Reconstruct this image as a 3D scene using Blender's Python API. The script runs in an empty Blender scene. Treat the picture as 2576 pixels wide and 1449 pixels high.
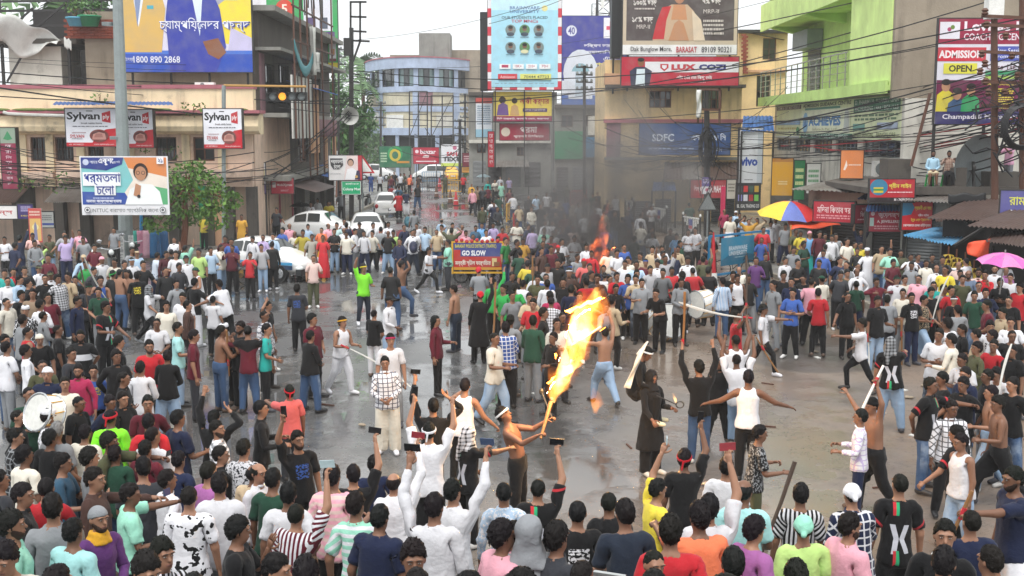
import bpy, math, random
import numpy as np
from mathutils import Matrix, Vector
SC = bpy.context.scene
COL = SC.collection
R = math.radians
# ---------------------------------------------------------------- camera
CAM_H, FPX, CX, CY = 5.3, 2870.0, 1288.0, 724.5      # eye height; focal length in px of a 2576 px wide frame
TILT = math.atan(392.0 / FPX)
cam = bpy.data.cameras.new('camera'); cam_o = bpy.data.objects.new('camera', cam); COL.objects.link(cam_o)
cam.sensor_width = 36; cam.lens = 36 * FPX / 2576; cam.clip_start = .1; cam.clip_end = 3000
cam_o.location = (0, 0, CAM_H); cam_o.rotation_euler = (math.pi / 2 - TILT, 0, 0)
SC.camera = cam_o
# ---------------------------------------------------------------- overcast daylight
W = bpy.data.worlds.new('World'); SC.world = W; W.use_nodes = True
_n, _l = W.node_tree.nodes, W.node_tree.links
_bg = _n['Background']
_sky = _n.new('ShaderNodeTexSky'); _sky.sky_type = 'NISHITA'; _sky.sun_disc = False
_sky.sun_elevation = R(62); _sky.sun_rotation = R(150); _sky.dust_density = 6; _sky.air_density = 1.2
_hs = _n.new('ShaderNodeHueSaturation'); _hs.inputs['Saturation'].default_value = .12; _hs.inputs['Value'].default_value = 1.0
_mx = _n.new('ShaderNodeMix'); _mx.data_type = 'RGBA'; _mx.inputs[0].default_value = .82
_mx.inputs[7].default_value = (8.2, 8.5, 8.7, 1)                  # even cloud layer
_l.new(_sky.outputs[0], _hs.inputs['Color']); _l.new(_hs.outputs[0], _mx.inputs[6]); _l.new(_mx.outputs[2], _bg.inputs[0])
_bg.inputs[1].default_value = .105
sun = bpy.data.lights.new('sun', 'SUN'); sun.energy = 1.5; sun.angle = R(25); sun.color = (1, .97, .93)
sun_o = bpy.data.objects.new('sun', sun); COL.objects.link(sun_o)
sun_o.rotation_euler = (R(28), R(6), R(-30)); sun_o.location = (0, 0, 60)
SC.view_settings.view_transform = 'Standard'; SC.view_settings.look = 'None'
SC.view_settings.exposure = .72; SC.view_settings.gamma = 1.0; SC.view_settings.use_curve_mapping = False
SC.cycles.max_bounces = 6; SC.cycles.diffuse_bounces = 3; SC.cycles.glossy_bounces = 3
SC.cycles.transparent_max_bounces = 12; SC.cycles.volume_bounces = 0; SC.cycles.use_denoising = True
SC.cycles.volume_step_rate = 1.0; SC.cycles.volume_max_steps = 128
rng = random.Random(7)

# ---------------------------------------------------------------- pixel -> place (pixels of the 2576 px wide view)
_ct, _st = math.cos(TILT), math.sin(TILT)
def ray(x, y):
    a, b = (x - CX) / FPX, -(y - CY) / FPX
    return (a, _ct + b * _st, -_st + b * _ct)
def at(x, y, Y):                       # point at distance Y
    d = ray(x, y); t = Y / d[1]
    return (d[0] * t, Y, CAM_H + d[2] * t)
def atX(x, y, X):                      # point on the plane X
    d = ray(x, y); t = X / d[0]
    return (X, d[1] * t, CAM_H + d[2] * t)
def gr(x, y, z=0.):                    # point on the ground (height z)
    d = ray(x, y); t = (z - CAM_H) / d[2]
    return (d[0] * t, d[1] * t, z)
def zat(y, Y): return at(CX, y, Y)[2]
def xat(x, y, Y): return at(x, y, Y)[0]

# ---------------------------------------------------------------- materials
MATS = {}
def srgb(c):
    if isinstance(c, str):
        c = c.lstrip('#'); c = [int(c[i:i + 2], 16) / 255 for i in (0, 2, 4)]
        c = [v / 12.92 if v <= .04045 else ((v + .055) / 1.055) ** 2.4 for v in c]
    return tuple(c[:3])
class NT:
    """tiny node helper"""
    def __init__(s, m): s.m = m; s.t = m.node_tree; s.n = s.t.nodes; s.b = s.n.get('Principled BSDF')
    def new(s, k, **kw):
        n = s.n.new(k)
        for a, v in kw.items(): setattr(n, a, v)
        return n
    def link(s, a, b): s.t.links.new(a, b)
    def math(s, op, a, b=None, c=None, clamp=False):
        n = s.new('ShaderNodeMath', operation=op, use_clamp=clamp)
        for i, v in enumerate((a, b, c)):
            if v is None: continue
            if isinstance(v, (int, float)): n.inputs[i].default_value = v
            else: s.link(v, n.inputs[i])
        return n.outputs[0]
    def mix(s, f, a, b):
        n = s.new('ShaderNodeMix', data_type='RGBA')
        for i, v in ((0, f), (6, a), (7, b)):
            if isinstance(v, (int, float)): n.inputs[i].default_value = v
            elif isinstance(v, tuple): n.inputs[i].default_value = (*v[:3], 1)
            else: s.link(v, n.inputs[i])
        return n.outputs[2]
    def noise(s, scale, detail=3, vec=None, rough=.55, w=0):
        n = s.new('ShaderNodeTexNoise'); n.inputs['Scale'].default_value = scale
        n.inputs['Detail'].default_value = detail; n.inputs['Roughness'].default_value = rough
        if vec is not None: s.link(vec, n.inputs['Vector'])
        return n.outputs['Fac']
    def ramp(s, f, a, b, lo=0., hi=1.):
        n = s.new('ShaderNodeMapRange'); n.inputs[1].default_value = a; n.inputs[2].default_value = b
        n.inputs[3].default_value = lo; n.inputs[4].default_value = hi; s.link(f, n.inputs[0]); return n.outputs[0]
    def bump(s, h, strength=.3, dist=.02):
        n = s.new('ShaderNodeBump'); n.inputs['Strength'].default_value = strength; n.inputs['Distance'].default_value = dist
        s.link(h, n.inputs['Height']); s.link(n.outputs[0], s.b.inputs['Normal'])
    def obj(s): return s.new('ShaderNodeTexCoord').outputs['Object']
    def pos(s): return s.new('ShaderNodeNewGeometry').outputs['Position']
    def map(s, vec, sc):
        n = s.new('ShaderNodeMapping'); n.inputs['Scale'].default_value = sc; s.link(vec, n.inputs[0]); return n.outputs[0]
    def xyz(s, vec):
        n = s.new('ShaderNodeSeparateXYZ'); s.link(vec, n.inputs[0]); return n.outputs
    def col(s, v):
        if isinstance(v, tuple): s.b.inputs['Base Color'].default_value = (*v[:3], 1)
        else: s.link(v, s.b.inputs['Base Color'])
    def rough(s, v):
        if isinstance(v, (int, float)): s.b.inputs['Roughness'].default_value = v
        else: s.link(v, s.b.inputs['Roughness'])
def newmat(name):
    m = bpy.data.materials.new(name); m.use_nodes = True; MATS[name] = m
    return NT(m)
def flat(name, c, rough=.6, metal=0., emit=0.):
    """plain painted material with a little uneven tone and grime"""
    if name in MATS: return MATS[name]
    t = newmat(name); c = srgb(c)
    v = t.obj(); n = t.noise(2.3, 4, v); n2 = t.noise(19., 3, v)
    f = t.math('ADD', t.math('MULTIPLY', n, .6), t.math('MULTIPLY', n2, .4))
    t.col(t.mix(t.ramp(f, .3, .7), tuple(x * .78 for x in c), tuple(min(1, x * 1.12) for x in c)))
    t.rough(rough); t.b.inputs['Metallic'].default_value = metal
    if emit: t.b.inputs['Emission Color'].default_value = (*c, 1); t.b.inputs['Emission Strength'].default_value = emit
    return t.m
def wallmat(name, c, dirt='#3a3630', amt=.5, rough=.85, streak=True, top=None):
    """weathered plaster: mottling, rain streaks running down, dark mould blotches"""
    if name in MATS: return MATS[name]
    t = newmat(name); c = srgb(c); d = srgb(dirt)
    v = t.pos()
    base = t.mix(t.ramp(t.noise(.9, 5, v), .3, .72), tuple(x * .8 for x in c), tuple(min(1, x * 1.1) for x in c))
    st = t.noise(1.0, 5, t.map(v, (2.6, 2.6, .16)), .6)
    bl = t.noise(.55, 7, v, .68)
    m = t.math('MULTIPLY', t.ramp(st, .5, .74), t.ramp(bl, .38, .66))
    m = t.math('MAXIMUM', m, t.ramp(bl, .6, .74))
    m = t.math('MULTIPLY', m, amt * 1.5, clamp=True)
    t.col(t.mix(m, base, d)); t.rough(rough)
    t.bump(t.noise(14, 5, v), .35, .03)
    return t.m
def colmat(name, attr='Col', rough=.5, spec=.3):
    """printed sheet / painted pieces: colour from the mesh's own colour layer"""
    if name in MATS: return MATS[name]
    t = newmat(name)
    a = t.new('ShaderNodeVertexColor', layer_name=attr)
    n = t.noise(1.7, 5, t.pos())
    t.col(t.mix(t.ramp(n, .42, .72, 0, .22), a.outputs[0], (.30, .29, .28))); t.rough(rough)
    t.b.inputs['Specular IOR Level'].default_value = spec
    t.bump(t.noise(2.5, 3, t.pos()), .12, .05)
    return t.m

# ---------------------------------------------------------------- meshes
class MB:
    """collects pieces of ONE mesh (local coordinates of its parent)"""
    def __init__(s): s.v = []; s.f = []; s.c = []
    def add(s, vs, fs, col=None):
        o = len(s.v); s.v.extend([tuple(map(float, p)) for p in vs]); s.f.extend([tuple(i + o for i in f) for f in fs])
        s.c.extend([col] * len(fs)); return s
    def quad(s, a, b, c, d, col=None): return s.add([a, b, c, d], [(0, 1, 2, 3)], col)
    def box(s, x0, x1, y0, y1, z0, z1, col=None):
        return s.add([(x0, y0, z0), (x1, y0, z0), (x1, y1, z0), (x0, y1, z0), (x0, y0, z1), (x1, y0, z1), (x1, y1, z1), (x0, y1, z1)],
                     [(0, 3, 2, 1), (4, 5, 6, 7), (0, 1, 5, 4), (1, 2, 6, 5), (2, 3, 7, 6), (3, 0, 4, 7)], col)
    def bar(s, a, b, w, h=None, col=None, n=4):
        return s.tube([a, b], w / 2 * (1.414 if n == 4 else 1), n, col=col)
    def tube(s, pts, r, n=6, col=None, cap=True, closed=False):
        P = [Vector(p) for p in pts]; k = len(P); vs = []; fs = []
        rs = r if isinstance(r, (list, tuple)) else [r] * k
        up = Vector((0, 0, 1)); prev = None
        for i, p in enumerate(P):
            if closed: d = P[(i + 1) % k] - P[i - 1]
            else: d = (P[min(i + 1, k - 1)] - P[max(i - 1, 0)])
            d = d.normalized() if d.length > 1e-9 else Vector((0, 0, 1))
            if prev is None:
                u = d.cross(up) if abs(d.z) < .95 else d.cross(Vector((1, 0, 0)))
            else: u = prev - d * prev.dot(d)
            u.normalize(); prev = u; w = d.cross(u)
            for j in range(n):
                a = 2 * math.pi * (j + .5) / n
                vs.append(p + (u * math.cos(a) + w * math.sin(a)) * rs[i])
        for i in range(k if closed else k - 1):
            for j in range(n):
                a, b = i * n + j, i * n + (j + 1) % n; e = (i + 1) % k * n
                fs.append((a, b, e + (j + 1) % n, e + j))
        if cap and not closed: fs.append(tuple(range(n - 1, -1, -1))); fs.append(tuple(range((k - 1) * n, k * n)))
        return s.add(vs, fs, col)
    def lathe(s, prof, n=16, c=(0, 0, 0), col=None, ax=2, a0=0, a1=2 * math.pi):
        full = abs(a1 - a0 - 2 * math.pi) < 1e-6; m = n if full else n + 1; vs = []; fs = []
        for r, z in prof:
            for j in range(m):
                a = a0 + (a1 - a0) * j / n; q = [r * math.cos(a), r * math.sin(a), z]
                if ax == 1: q = [q[0], q[2], q[1]]
                if ax == 0: q = [q[2], q[0], q[1]]
                vs.append((q[0] + c[0], q[1] + c[1], q[2] + c[2]))
        for i in range(len(prof) - 1):
            for j in range(n):
                fs.append((i * m + j, i * m + (j + 1) % m, (i + 1) * m + (j + 1) % m, (i + 1) * m + j))
        return s.add(vs, fs, col)
    def prism(s, poly, y0, y1, col=None):          # poly in x,z extruded along y
        k = len(poly)
        vs = [(x, y0, z) for x, z in poly] + [(x, y1, z) for x, z in poly]
        fs = [tuple(range(k)), tuple(range(2 * k - 1, k - 1, -1))] + [(i, i + k, (i + 1) % k + k, (i + 1) % k) for i in range(k)]
        return s.add(vs, fs, col)
    def prismx(s, poly, x0, x1, col=None):         # poly in y,z extruded along x
        k = len(poly)
        vs = [(x0, y, z) for y, z in poly] + [(x1, y, z) for y, z in poly]
        fs = [tuple(range(k - 1, -1, -1)), tuple(range(k, 2 * k))] + [(i, (i + 1) % k, (i + 1) % k + k, i + k) for i in range(k)]
        return s.add(vs, fs, col)
    def ell(s, c, r, n=10, m=6, col=None):
        vs = []; fs = []
        for i in range(m + 1):
            t = math.pi * i / m
            for j in range(n):
                a = 2 * math.pi * j / n
                vs.append((c[0] + r[0] * math.sin(t) * math.cos(a), c[1] + r[1] * math.sin(t) * math.sin(a), c[2] - r[2] * math.cos(t)))
        for i in range(m):
            for j in range(n): fs.append((i * n + j, i * n + (j + 1) % n, (i + 1) * n + (j + 1) % n, (i + 1) * n + j))
        return s.add(vs, fs, col)
    def mesh(s, name, mat=None, smooth=False):
        me = bpy.data.meshes.new(name); me.from_pydata(s.v, [], s.f)
        if any(c is not None for c in s.c):
            a = me.color_attributes.new('Col', 'FLOAT_COLOR', 'CORNER')
            buf = []
            for f, c in zip(s.f, s.c):
                q = (*srgb(c), 1) if c is not None else (.5, .5, .5, 1)
                for _ in f: buf.extend(q)
            a.data.foreach_set('color', buf)
        if mat is not None: me.materials.append(mat if not isinstance(mat, str) else MATS[mat])
        if smooth: me.polygons.foreach_set('use_smooth', [True] * len(me.polygons))
        me.validate(); me.update(); return me
    def build(s, name, mat=None, parent=None, loc=None, smooth=False, rotz=0):
        o = bpy.data.objects.new(name, s.mesh(name, mat, smooth)); COL.objects.link(o)
        if parent is not None: o.parent = parent
        if loc is not None: o.location = loc
        if rotz: o.rotation_euler[2] = rotz
        return o
def tag(o, label=None, cat=None, group=None, kind=None):
    if label: o['label'] = label
    if cat: o['category'] = cat
    if group: o['group'] = group
    if kind: o['kind'] = kind
    return o
def thing(name, label, cat, loc=(0, 0, 0), rotz=0, group=None):
    o = bpy.data.objects.new(name, None); COL.objects.link(o); o.empty_display_size = .2
    o.location = loc; o.rotation_euler[2] = rotz
    return tag(o, label, cat, group)
def dup(root, loc, rotz=0, label=None, scale=None):
    def cp(o, par):
        c = o.copy(); COL.objects.link(c); c.parent = par
        for ch in list(o.children): cp(ch, c)
        return c
    r = cp(root, None); r.location = loc; r.rotation_euler[2] = rotz
    if scale: r.scale = scale
    if label: r['label'] = label
    return r
def text_mesh(body, size=1., align='CENTER', bold=0., sx=1.):
    cu = bpy.data.curves.new('lettering', 'FONT'); cu.body = body; cu.size = size; cu.align_x = align; cu.align_y = 'CENTER'
    cu.offset = bold; cu.resolution_u = 2
    o = bpy.data.objects.new('lettering', cu); me = o.to_mesh()
    vs = [(v.co.x * sx, v.co.y) for v in me.vertices]; fs = [tuple(p.vertices) for p in me.polygons]
    o.to_mesh_clear(); bpy.data.objects.remove(o); bpy.data.curves.remove(cu)
    return vs, fs
class Print:
    """flat print on a board of w x h metres; coordinates 0..1 from the top left; layers 2 mm apart"""
    def __init__(s, w, h, y=-.004): s.w, s.h, s.m, s.y, s.k = w, h, MB(), y, 0
    def _p(s, u, v): return (u * s.w, s.y - s.k * .002, (1 - v) * s.h)
    def poly(s, pts, col): s.k += 1; s.m.add([s._p(*p) for p in pts], [tuple(range(len(pts)))], col); return s
    def rect(s, u0, v0, u1, v1, col): return s.poly([(u0, v1), (u1, v1), (u1, v0), (u0, v0)], col)
    def disc(s, u, v, ru, col, n=18, rv=None):
        rv = rv if rv is not None else ru * s.w / s.h
        return s.poly([(u + ru * math.cos(a), v - rv * math.sin(a)) for a in [2 * math.pi * i / n for i in range(n)]], col)
    def text(s, body, u, v, hh, col, width=None, bold=.0, align='CENTER', shear=0):
        """hh = letter height as a share of the board height; width = wanted width share"""
        if any(ord(c) > 0x900 for c in body):
            if bold > .008 and not shear: s.text(body, u + .004, v + .004 * s.w / s.h, hh, col, width, 0, align)
            bold = 0
        s.k += 1
        vs, fs = text_mesh(body, 1., 'CENTER', bold)
        if not vs: return s
        xs = [p[0] for p in vs]; ys = [p[1] for p in vs]; wx = max(xs) - min(xs); wy = max(ys) - min(ys); mx = (max(xs) + min(xs)) / 2; my = (max(ys) + min(ys)) / 2
        sc = hh * s.h / max(wy, 1e-6); sxx = (width * s.w / max(wx, 1e-6)) if width else sc
        ox = {'CENTER': 0, 'LEFT': wx / 2 * sxx, 'RIGHT': -wx / 2 * sxx}[align]
        s.m.add([((x - mx) * sxx + ox + (y - my) * sc * shear + u * s.w, s.y - s.k * .002, (y - my) * sc + (1 - v) * s.h) for x, y in vs], fs, col)
        return s
    def lines(s, u0, v0, u1, v1, n, col, seed=0):
        """rows of tiny unreadable lettering"""
        r = random.Random(seed + int(u0 * 1000) + int(v0 * 991)); s.k += 1
        dv = (v1 - v0) / n
        for i in range(n):
            u = u0
            while u < u1 - .008:
                wv = min(r.uniform(.015, .06) * (u1 - u0) * 2.2, u1 - u)
                a, b = v0 + i * dv, v0 + i * dv + dv * .55
                s.m.add([s._p(u, b), s._p(u + wv, b), s._p(u + wv, a), s._p(u, a)], [(0, 1, 2, 3)], col); u += wv + .012 * (u1 - u0) * 2
        return s
    def build(s, parent, name='print'): return s.m.build(name, colmat('printed_vinyl'), parent)
# ================================================================= people
# One rest figure per body piece, grown as a smooth surface, then posed with its bones.
def snet(sd, lo, hi, zs=None, h=.022, xs=None, ys=None):
    def ax(a, b, st): return np.arange(a, b + st, st)
    xs = ax(lo[0], hi[0], h) if xs is None else xs; ys = ax(lo[1], hi[1], h) if ys is None else ys
    zs = ax(lo[2], hi[2], h) if zs is None else zs
    X, Y, Z = np.meshgrid(xs, ys, zs, indexing='ij'); F = sd(X, Y, Z); S = F < 0
    nx, ny, nz = F.shape
    acc = np.zeros((nx - 1, ny - 1, nz - 1, 3)); cnt = np.zeros((nx - 1, ny - 1, nz - 1)); G = np.stack([X, Y, Z], -1)
    cor = [(i, j, k) for i in (0, 1) for j in (0, 1) for k in (0, 1)]
    sl = lambda A, c: A[c[0]:c[0] + nx - 1, c[1]:c[1] + ny - 1, c[2]:c[2] + nz - 1]
    for a in cor:
        for ax_ in range(3):
            if a[ax_]: continue
            b = list(a); b[ax_] = 1
            fa, fb = sl(F, a), sl(F, b); m = (fa < 0) != (fb < 0)
            t = np.where(m, fa / np.where(m, fa - fb, 1), 0)[..., None]
            acc += np.where(m[..., None], sl(G, a) * (1 - t) + sl(G, b) * t, 0); cnt += m
    act = cnt > 0; idx = -np.ones(act.shape, int); idx[act] = np.arange(act.sum())
    V = acc[act] / cnt[act][:, None]; Q = []
    for ax_ in range(3):
        o = [(1, 2), (2, 0), (0, 1)][ax_]
        s0 = [slice(1, n - 1) for n in (nx, ny, nz)]; s1 = list(s0)
        s0[ax_] = slice(0, (nx, ny, nz)[ax_] - 1); s1[ax_] = slice(1, (nx, ny, nz)[ax_])
        A, B = S[tuple(s0)], S[tuple(s1)]
        I = np.argwhere(A != B); off = np.array([1, 1, 1]); off[ax_] = 0; I = I + off
        inside = S[I[:, 0], I[:, 1], I[:, 2]]
        e1 = np.zeros(3, int); e1[o[0]] = 1; e2 = np.zeros(3, int); e2[o[1]] = 1
        def g(J): return idx[J[:, 0], J[:, 1], J[:, 2]]
        q = np.stack([g(I - e1 - e2), g(I - e2), g(I), g(I - e1)], 1)
        q[~inside] = q[~inside][:, ::-1]; Q.append(q)
    return V, np.concatenate(Q)
def smin(a, b, k):
    h = np.clip(.5 + .5 * (b - a) / k, 0, 1); return b + (a - b) * h - k * h * (1 - h)
def cap(X, Y, Z, a, b, r0, r1, cut=None):
    a, b = np.array(a, float), np.array(b, float); d = b - a; L2 = d @ d
    t = ((X - a[0]) * d[0] + (Y - a[1]) * d[1] + (Z - a[2]) * d[2]) / L2
    u = np.clip(t, 0, 1)
    D = np.sqrt((X - a[0] - u * d[0]) ** 2 + (Y - a[1] - u * d[1]) ** 2 + (Z - a[2] - u * d[2]) ** 2) - (r0 + (r1 - r0) * u)
    if cut is not None: D = np.maximum(D, (t - cut) * math.sqrt(L2))
    return D
def elp(X, Y, Z, c, r):
    k = np.sqrt(((X - c[0]) / r[0]) ** 2 + ((Y - c[1]) / r[1]) ** 2 + ((Z - c[2]) / r[2]) ** 2); return (k - 1) * min(r)
def loft(X, Y, Z, tab, p=2.3, lo=None, hi=None):
    tab = np.array(tab, float); z = tab[:, 0]
    w = np.interp(Z, z, tab[:, 1]); d = np.interp(Z, z, tab[:, 2]); y0 = np.interp(Z, z, tab[:, 3]) if tab.shape[1] > 3 else 0
    k = (np.abs(X / w) ** p + np.abs((Y - y0) / d) ** p) ** (1 / p)
    D = (k - 1) * np.minimum(w, d)
    D = np.maximum(D, (lo if lo is not None else z[0]) - Z); return np.maximum(D, Z - (hi if hi is not None else z[-1]))
ARM = np.array([math.sin(R(55)), 0, -math.cos(R(55))]); UL, FL = .285, .255
SHO = np.array([.172, .01, 1.372]); ELB = SHO + ARM * UL; WRI = ELB + ARM * FL
HIP = np.array([.088, .0, .90]); KNE = np.array([.094, -.005, .49]); ANK = np.array([.098, .018, .085])
WAIST = np.array([0, .0, 1.0]); NECK = np.array([0, .012, 1.43]); mir = np.array([-1, 1, 1])
TORSO = [(.79, .10, .085, .01), (.86, .165, .115, .01), (.93, .165, .115, .005), (1.04, .142, .1, 0), (1.15, .145, .103, 0), (1.27, .165, .115, 0), (1.35, .16, .1, .008), (1.405, .11, .075, .015), (1.44, .06, .055, .015)]
def sd_head(X, Y, Z, g=0.):
    D = elp(X, Y, Z, (0, .012, 1.612), (.076 + g, .096 + g, .096 + g))
    D = smin(D, elp(X, Y, Z, (0, -.028, 1.535), (.054 + g, .062 + g, .062 + g)), .03)
    return D
def sd_body(X, Y, Z):
    A = np.abs(X); D = loft(X, Y, Z, TORSO)
    D = smin(D, cap(X, Y, Z, (0, .02, 1.36), (0, .002, 1.53), .062, .05), .03)
    D = smin(D, cap(A, Y, Z, SHO - [.02, 0, 0], ELB, .056, .04), .03); D = smin(D, cap(A, Y, Z, ELB, WRI, .041, .026), .02)
    D = smin(D, cap(A, Y, Z, HIP, KNE, .088, .056), .03); D = smin(D, cap(A, Y, Z, KNE, ANK, .054, .037), .02)
    D = smin(D, elp(A, Y, Z, (.096, .025, .36), (.05, .05, .12)), .03)
    D = smin(D, cap(A, Y, Z, ANK + [0, .01, -.04], (.112, -.135, .028), .04, .028), .02)
    H = sd_head(X, Y, Z)
    H = smin(H, cap(X, Y, Z, (0, -.082, 1.612), (0, -.106, 1.578), .008, .015), .012)
    H = smin(H, elp(A, Y, Z, (.032, -.079, 1.632), (.032, .016, .01)), .012)
    H = smin(H, elp(X, Y, Z, (0, -.086, 1.542), (.026, .012, .011)), .008)
    H = np.maximum(H, -elp(A, Y, Z, (.032, -.098, 1.611), (.019, .015, .011)))
    H = smin(H, elp(A, Y, Z, (.079, .018, 1.594), (.01, .022, .032)), .006)
    return smin(D, H, .02)
def sleeves(X, Y, Z, n, r0=.071, r1=.066):
    A = np.abs(X)
    if n <= UL: return cap(A, Y, Z, SHO - [.03, 0, 0], SHO + ARM * (n + .03), r0, r1, cut=1 - .0)
    return smin(cap(A, Y, Z, SHO - [.03, 0, 0], ELB, r0 - .008, .051), cap(A, Y, Z, ELB, SHO + ARM * n, .051, .037, cut=1.), .02)
def shirt_tab(hem, g=0., fl=0.):
    return [(hem - .02, .197 + g + fl, .148 + g + fl, .004), (.92, .184 + g, .138 + g, .002), (1.04, .16 + g, .12 + g, 0), (1.16, .16 + g, .118 + g, 0), (1.27, .174 + g, .124 + g, .002), (1.34, .164 + g * .5, .108 + g * .5, .01), (1.39, .122, .086, .016), (1.44, .07, .067, .014)]
def sd_shirt(sl, hem=.80, fl=0., g=0., collar=0):
    def f(X, Y, Z):
        D = loft(X, Y, Z, shirt_tab(hem, g, fl), lo=hem + .012 * np.sin(X * 40) * (1 if hem > .6 else 0))
        D = smin(D, sleeves(X, Y, Z, sl), .03)
        col_ = np.sqrt(X ** 2 + (Y + .03) ** 2 + (Z - 1.475) ** 2) - .07
        D = np.maximum(D, -col_)
        if collar: D = np.minimum(D, np.sqrt((np.sqrt(X ** 2 + (Y - .008) ** 2) - .066) ** 2 + ((Z - 1.44 + .25 * np.minimum(Y, 0)) * .55) ** 2) - .0125)
        return D
    return f
def sd_tank(X, Y, Z):
    A = np.abs(X); D = loft(X, Y, Z - .022 * np.clip((Z - 1.2) / .15, 0, 1), shirt_tab(.84, .008), lo=.84)
    D = np.maximum(D, -(np.sqrt((A - .212) ** 2 + (Z - 1.36) ** 2) - .082))
    return np.maximum(D, -(np.sqrt(X ** 2 + (Z - 1.475) ** 2 + (Y + .02) ** 2 * .25) - .082))
def sd_pants(ank=.07, th=.104, kn=.08, an=.062):
    def f(X, Y, Z):
        A = np.abs(X)
        D = loft(X, Y, Z, [(.80, .15, .12, .01), (.88, .182, .13, .01), (.96, .17, .125, .006), (1.0, .162, .12, .003)], lo=.78)
        D = smin(D, cap(A, Y, Z, HIP, KNE, th, kn), .03)
        D = smin(D, cap(A, Y, Z, KNE, ANK - [0, 0, .1], kn, an), .02)
        return np.maximum(D, ank - Z)
    return f
def sd_skirt(X, Y, Z): return loft(X, Y, Z, [(.10, .24, .2, .0), (.45, .215, .18, 0), (.8, .2, .155, .005), (.92, .19, .14, .004), (1.03, .165, .125, .0)], lo=.1 + .01 * np.sin(X * 60))
def sd_shoe(X, Y, Z):
    A = np.abs(X); D = smin(cap(A, Y, Z, ANK + [0, .02, -.03], (.114, -.15, .035), .05, .04), cap(A, Y, Z, ANK + [0, 0, -.02], ANK + [0, .005, .03], .05, .046), .02)
    return np.maximum(np.maximum(D, -Z - .002), Z - .115)
def wob(X, Y, Z, a, f): return a * (np.sin(X * f + 1.3 * np.sin(Z * f * .7)) * np.sin(Y * f * .9 + .7) + .6 * np.sin(Z * f * 1.3 + 2 * X * f * .3))
def sd_hair(vol=.012, front=.0, back=0., lump=.003, top=.0):
    def f(X, Y, Z):
        D = elp(X, Y, Z, (0, .016, 1.614 + top * .5), (.077 + vol * .55, .096 + vol, .096 + vol + top)) + wob(X, Y, Z, lump, 95)
        line = 1.670 + front + .006 * np.sin(X * 120) - np.clip((Y + .062) * 1.1, 0, .16 + back)
        return np.maximum(D, line - Z)
    return f
def sd_bald(X, Y, Z):
    D = elp(X, Y, Z, (0, .018, 1.606), (.085, .105, .09)); D = np.maximum(D, 1.60 - np.clip((Y + .03) * .8, 0, .09) - Z)
    return np.maximum(np.maximum(D, Z - 1.658), -(Y + .045))
def sd_long(X, Y, Z):
    D = elp(X, Y, Z, (0, .02, 1.617), (.09, .11, .106)); D = smin(D, loft(X, Y, Z, [(1.36, .075, .03, .09), (1.5, .10, .05, .06), (1.62, .1, .07, .05)]), .02)
    D = D + wob(X, Y, Z, .003, 90); fr = np.maximum(np.abs(X) - .066, Z - 1.66)
    return np.maximum(D, -np.maximum(fr, Y + .02))
def sd_bun(X, Y, Z): return np.minimum(sd_hair(.01, 0, .02)(X, Y, Z), elp(X, Y, Z, (0, .118, 1.6), (.045, .038, .045)))
def sd_beard(X, Y, Z):
    D = smin(elp(X, Y, Z, (0, -.03, 1.53), (.059, .067, .065)), elp(X, Y, Z, (0, .0, 1.56), (.076, .056, .046)), .02)
    D = np.maximum(D, Z - (1.532 + np.clip((np.abs(X) - .022) * 1.3, 0, .06))); return np.maximum(D, Y - .012)
def sd_cap(X, Y, Z):   # peaked cap
    D = np.maximum(elp(X, Y, Z, (0, .014, 1.63), (.094, .112, .094)), 1.648 - Z - .12 * np.maximum(Y, 0))
    br = np.maximum(elp(X, Y, Z, (0, -.115, 1.652), (.08, .085, .012)), Y + .03); return np.minimum(D, br)
def sd_topi(X, Y, Z): return np.maximum(loft(X, Y, Z, [(1.64, .093, .112, .014), (1.70, .09, .108, .012), (1.73, .078, .095, .012)], p=2), 1.646 - Z)
def sd_skull(X, Y, Z): return np.maximum(elp(X, Y, Z, (0, .014, 1.62), (.088, .108, .108)), 1.64 - .4 * np.clip(Y + .05, 0, .2) - Z)
def sd_bandana(X, Y, Z):
    D = np.maximum(elp(X, Y, Z, (0, .014, 1.618), (.091, .11, .107)) + wob(X, Y, Z, .003, 60), 1.643 - .42 * np.clip(Y + .06, 0, .2) - Z)
    return smin(D, elp(X, Y, Z, (.01, .125, 1.575), (.028, .03, .03)), .01)
def sd_band(X, Y, Z):
    D = np.abs(elp(X, Y, Z, (0, .014, 1.62), (.092, .112, .14))) - .006; t = Z - (1.652 - .25 * (Y + .05)); D = np.maximum(D, np.abs(t) - .018)
    return np.minimum(D, np.minimum(elp(X, Y, Z, (.0, .13, 1.607), (.02, .016, .016)), cap(X, Y, Z, (.01, .13, 1.6), (.025, .14, 1.5), .014, .012)))
def sd_turban(X, Y, Z):   # checked scarf wound over head and neck, tail at the back
    D = elp(X, Y, Z, (0, .014, 1.615), (.1, .12, .116)) + wob(X, Y, Z, .004, 50)
    D = smin(D, loft(X, Y, Z, [(1.37, .13, .12, .01), (1.42, .11, .11, .01), (1.55, .085, .09, .02)]), .03)
    D = smin(D, cap(X, Y, Z, (.03, .12, 1.55), (.05, .15, 1.25), .05, .03), .03)
    return np.maximum(D, -elp(X, Y, Z, (0, -.1, 1.602), (.05, .06, .04)))
def sd_hood(X, Y, Z):
    D = elp(X, Y, Z, (0, .02, 1.615), (.108, .13, .12)); D = smin(D, loft(X, Y, Z, [(1.34, .17, .13, .015), (1.42, .13, .11, .02), (1.55, .1, .1, .03)]), .03)
    return np.maximum(D + wob(X, Y, Z, .004, 40), -elp(X, Y, Z, (0, -.11, 1.59), (.065, .08, .085)))
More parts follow.
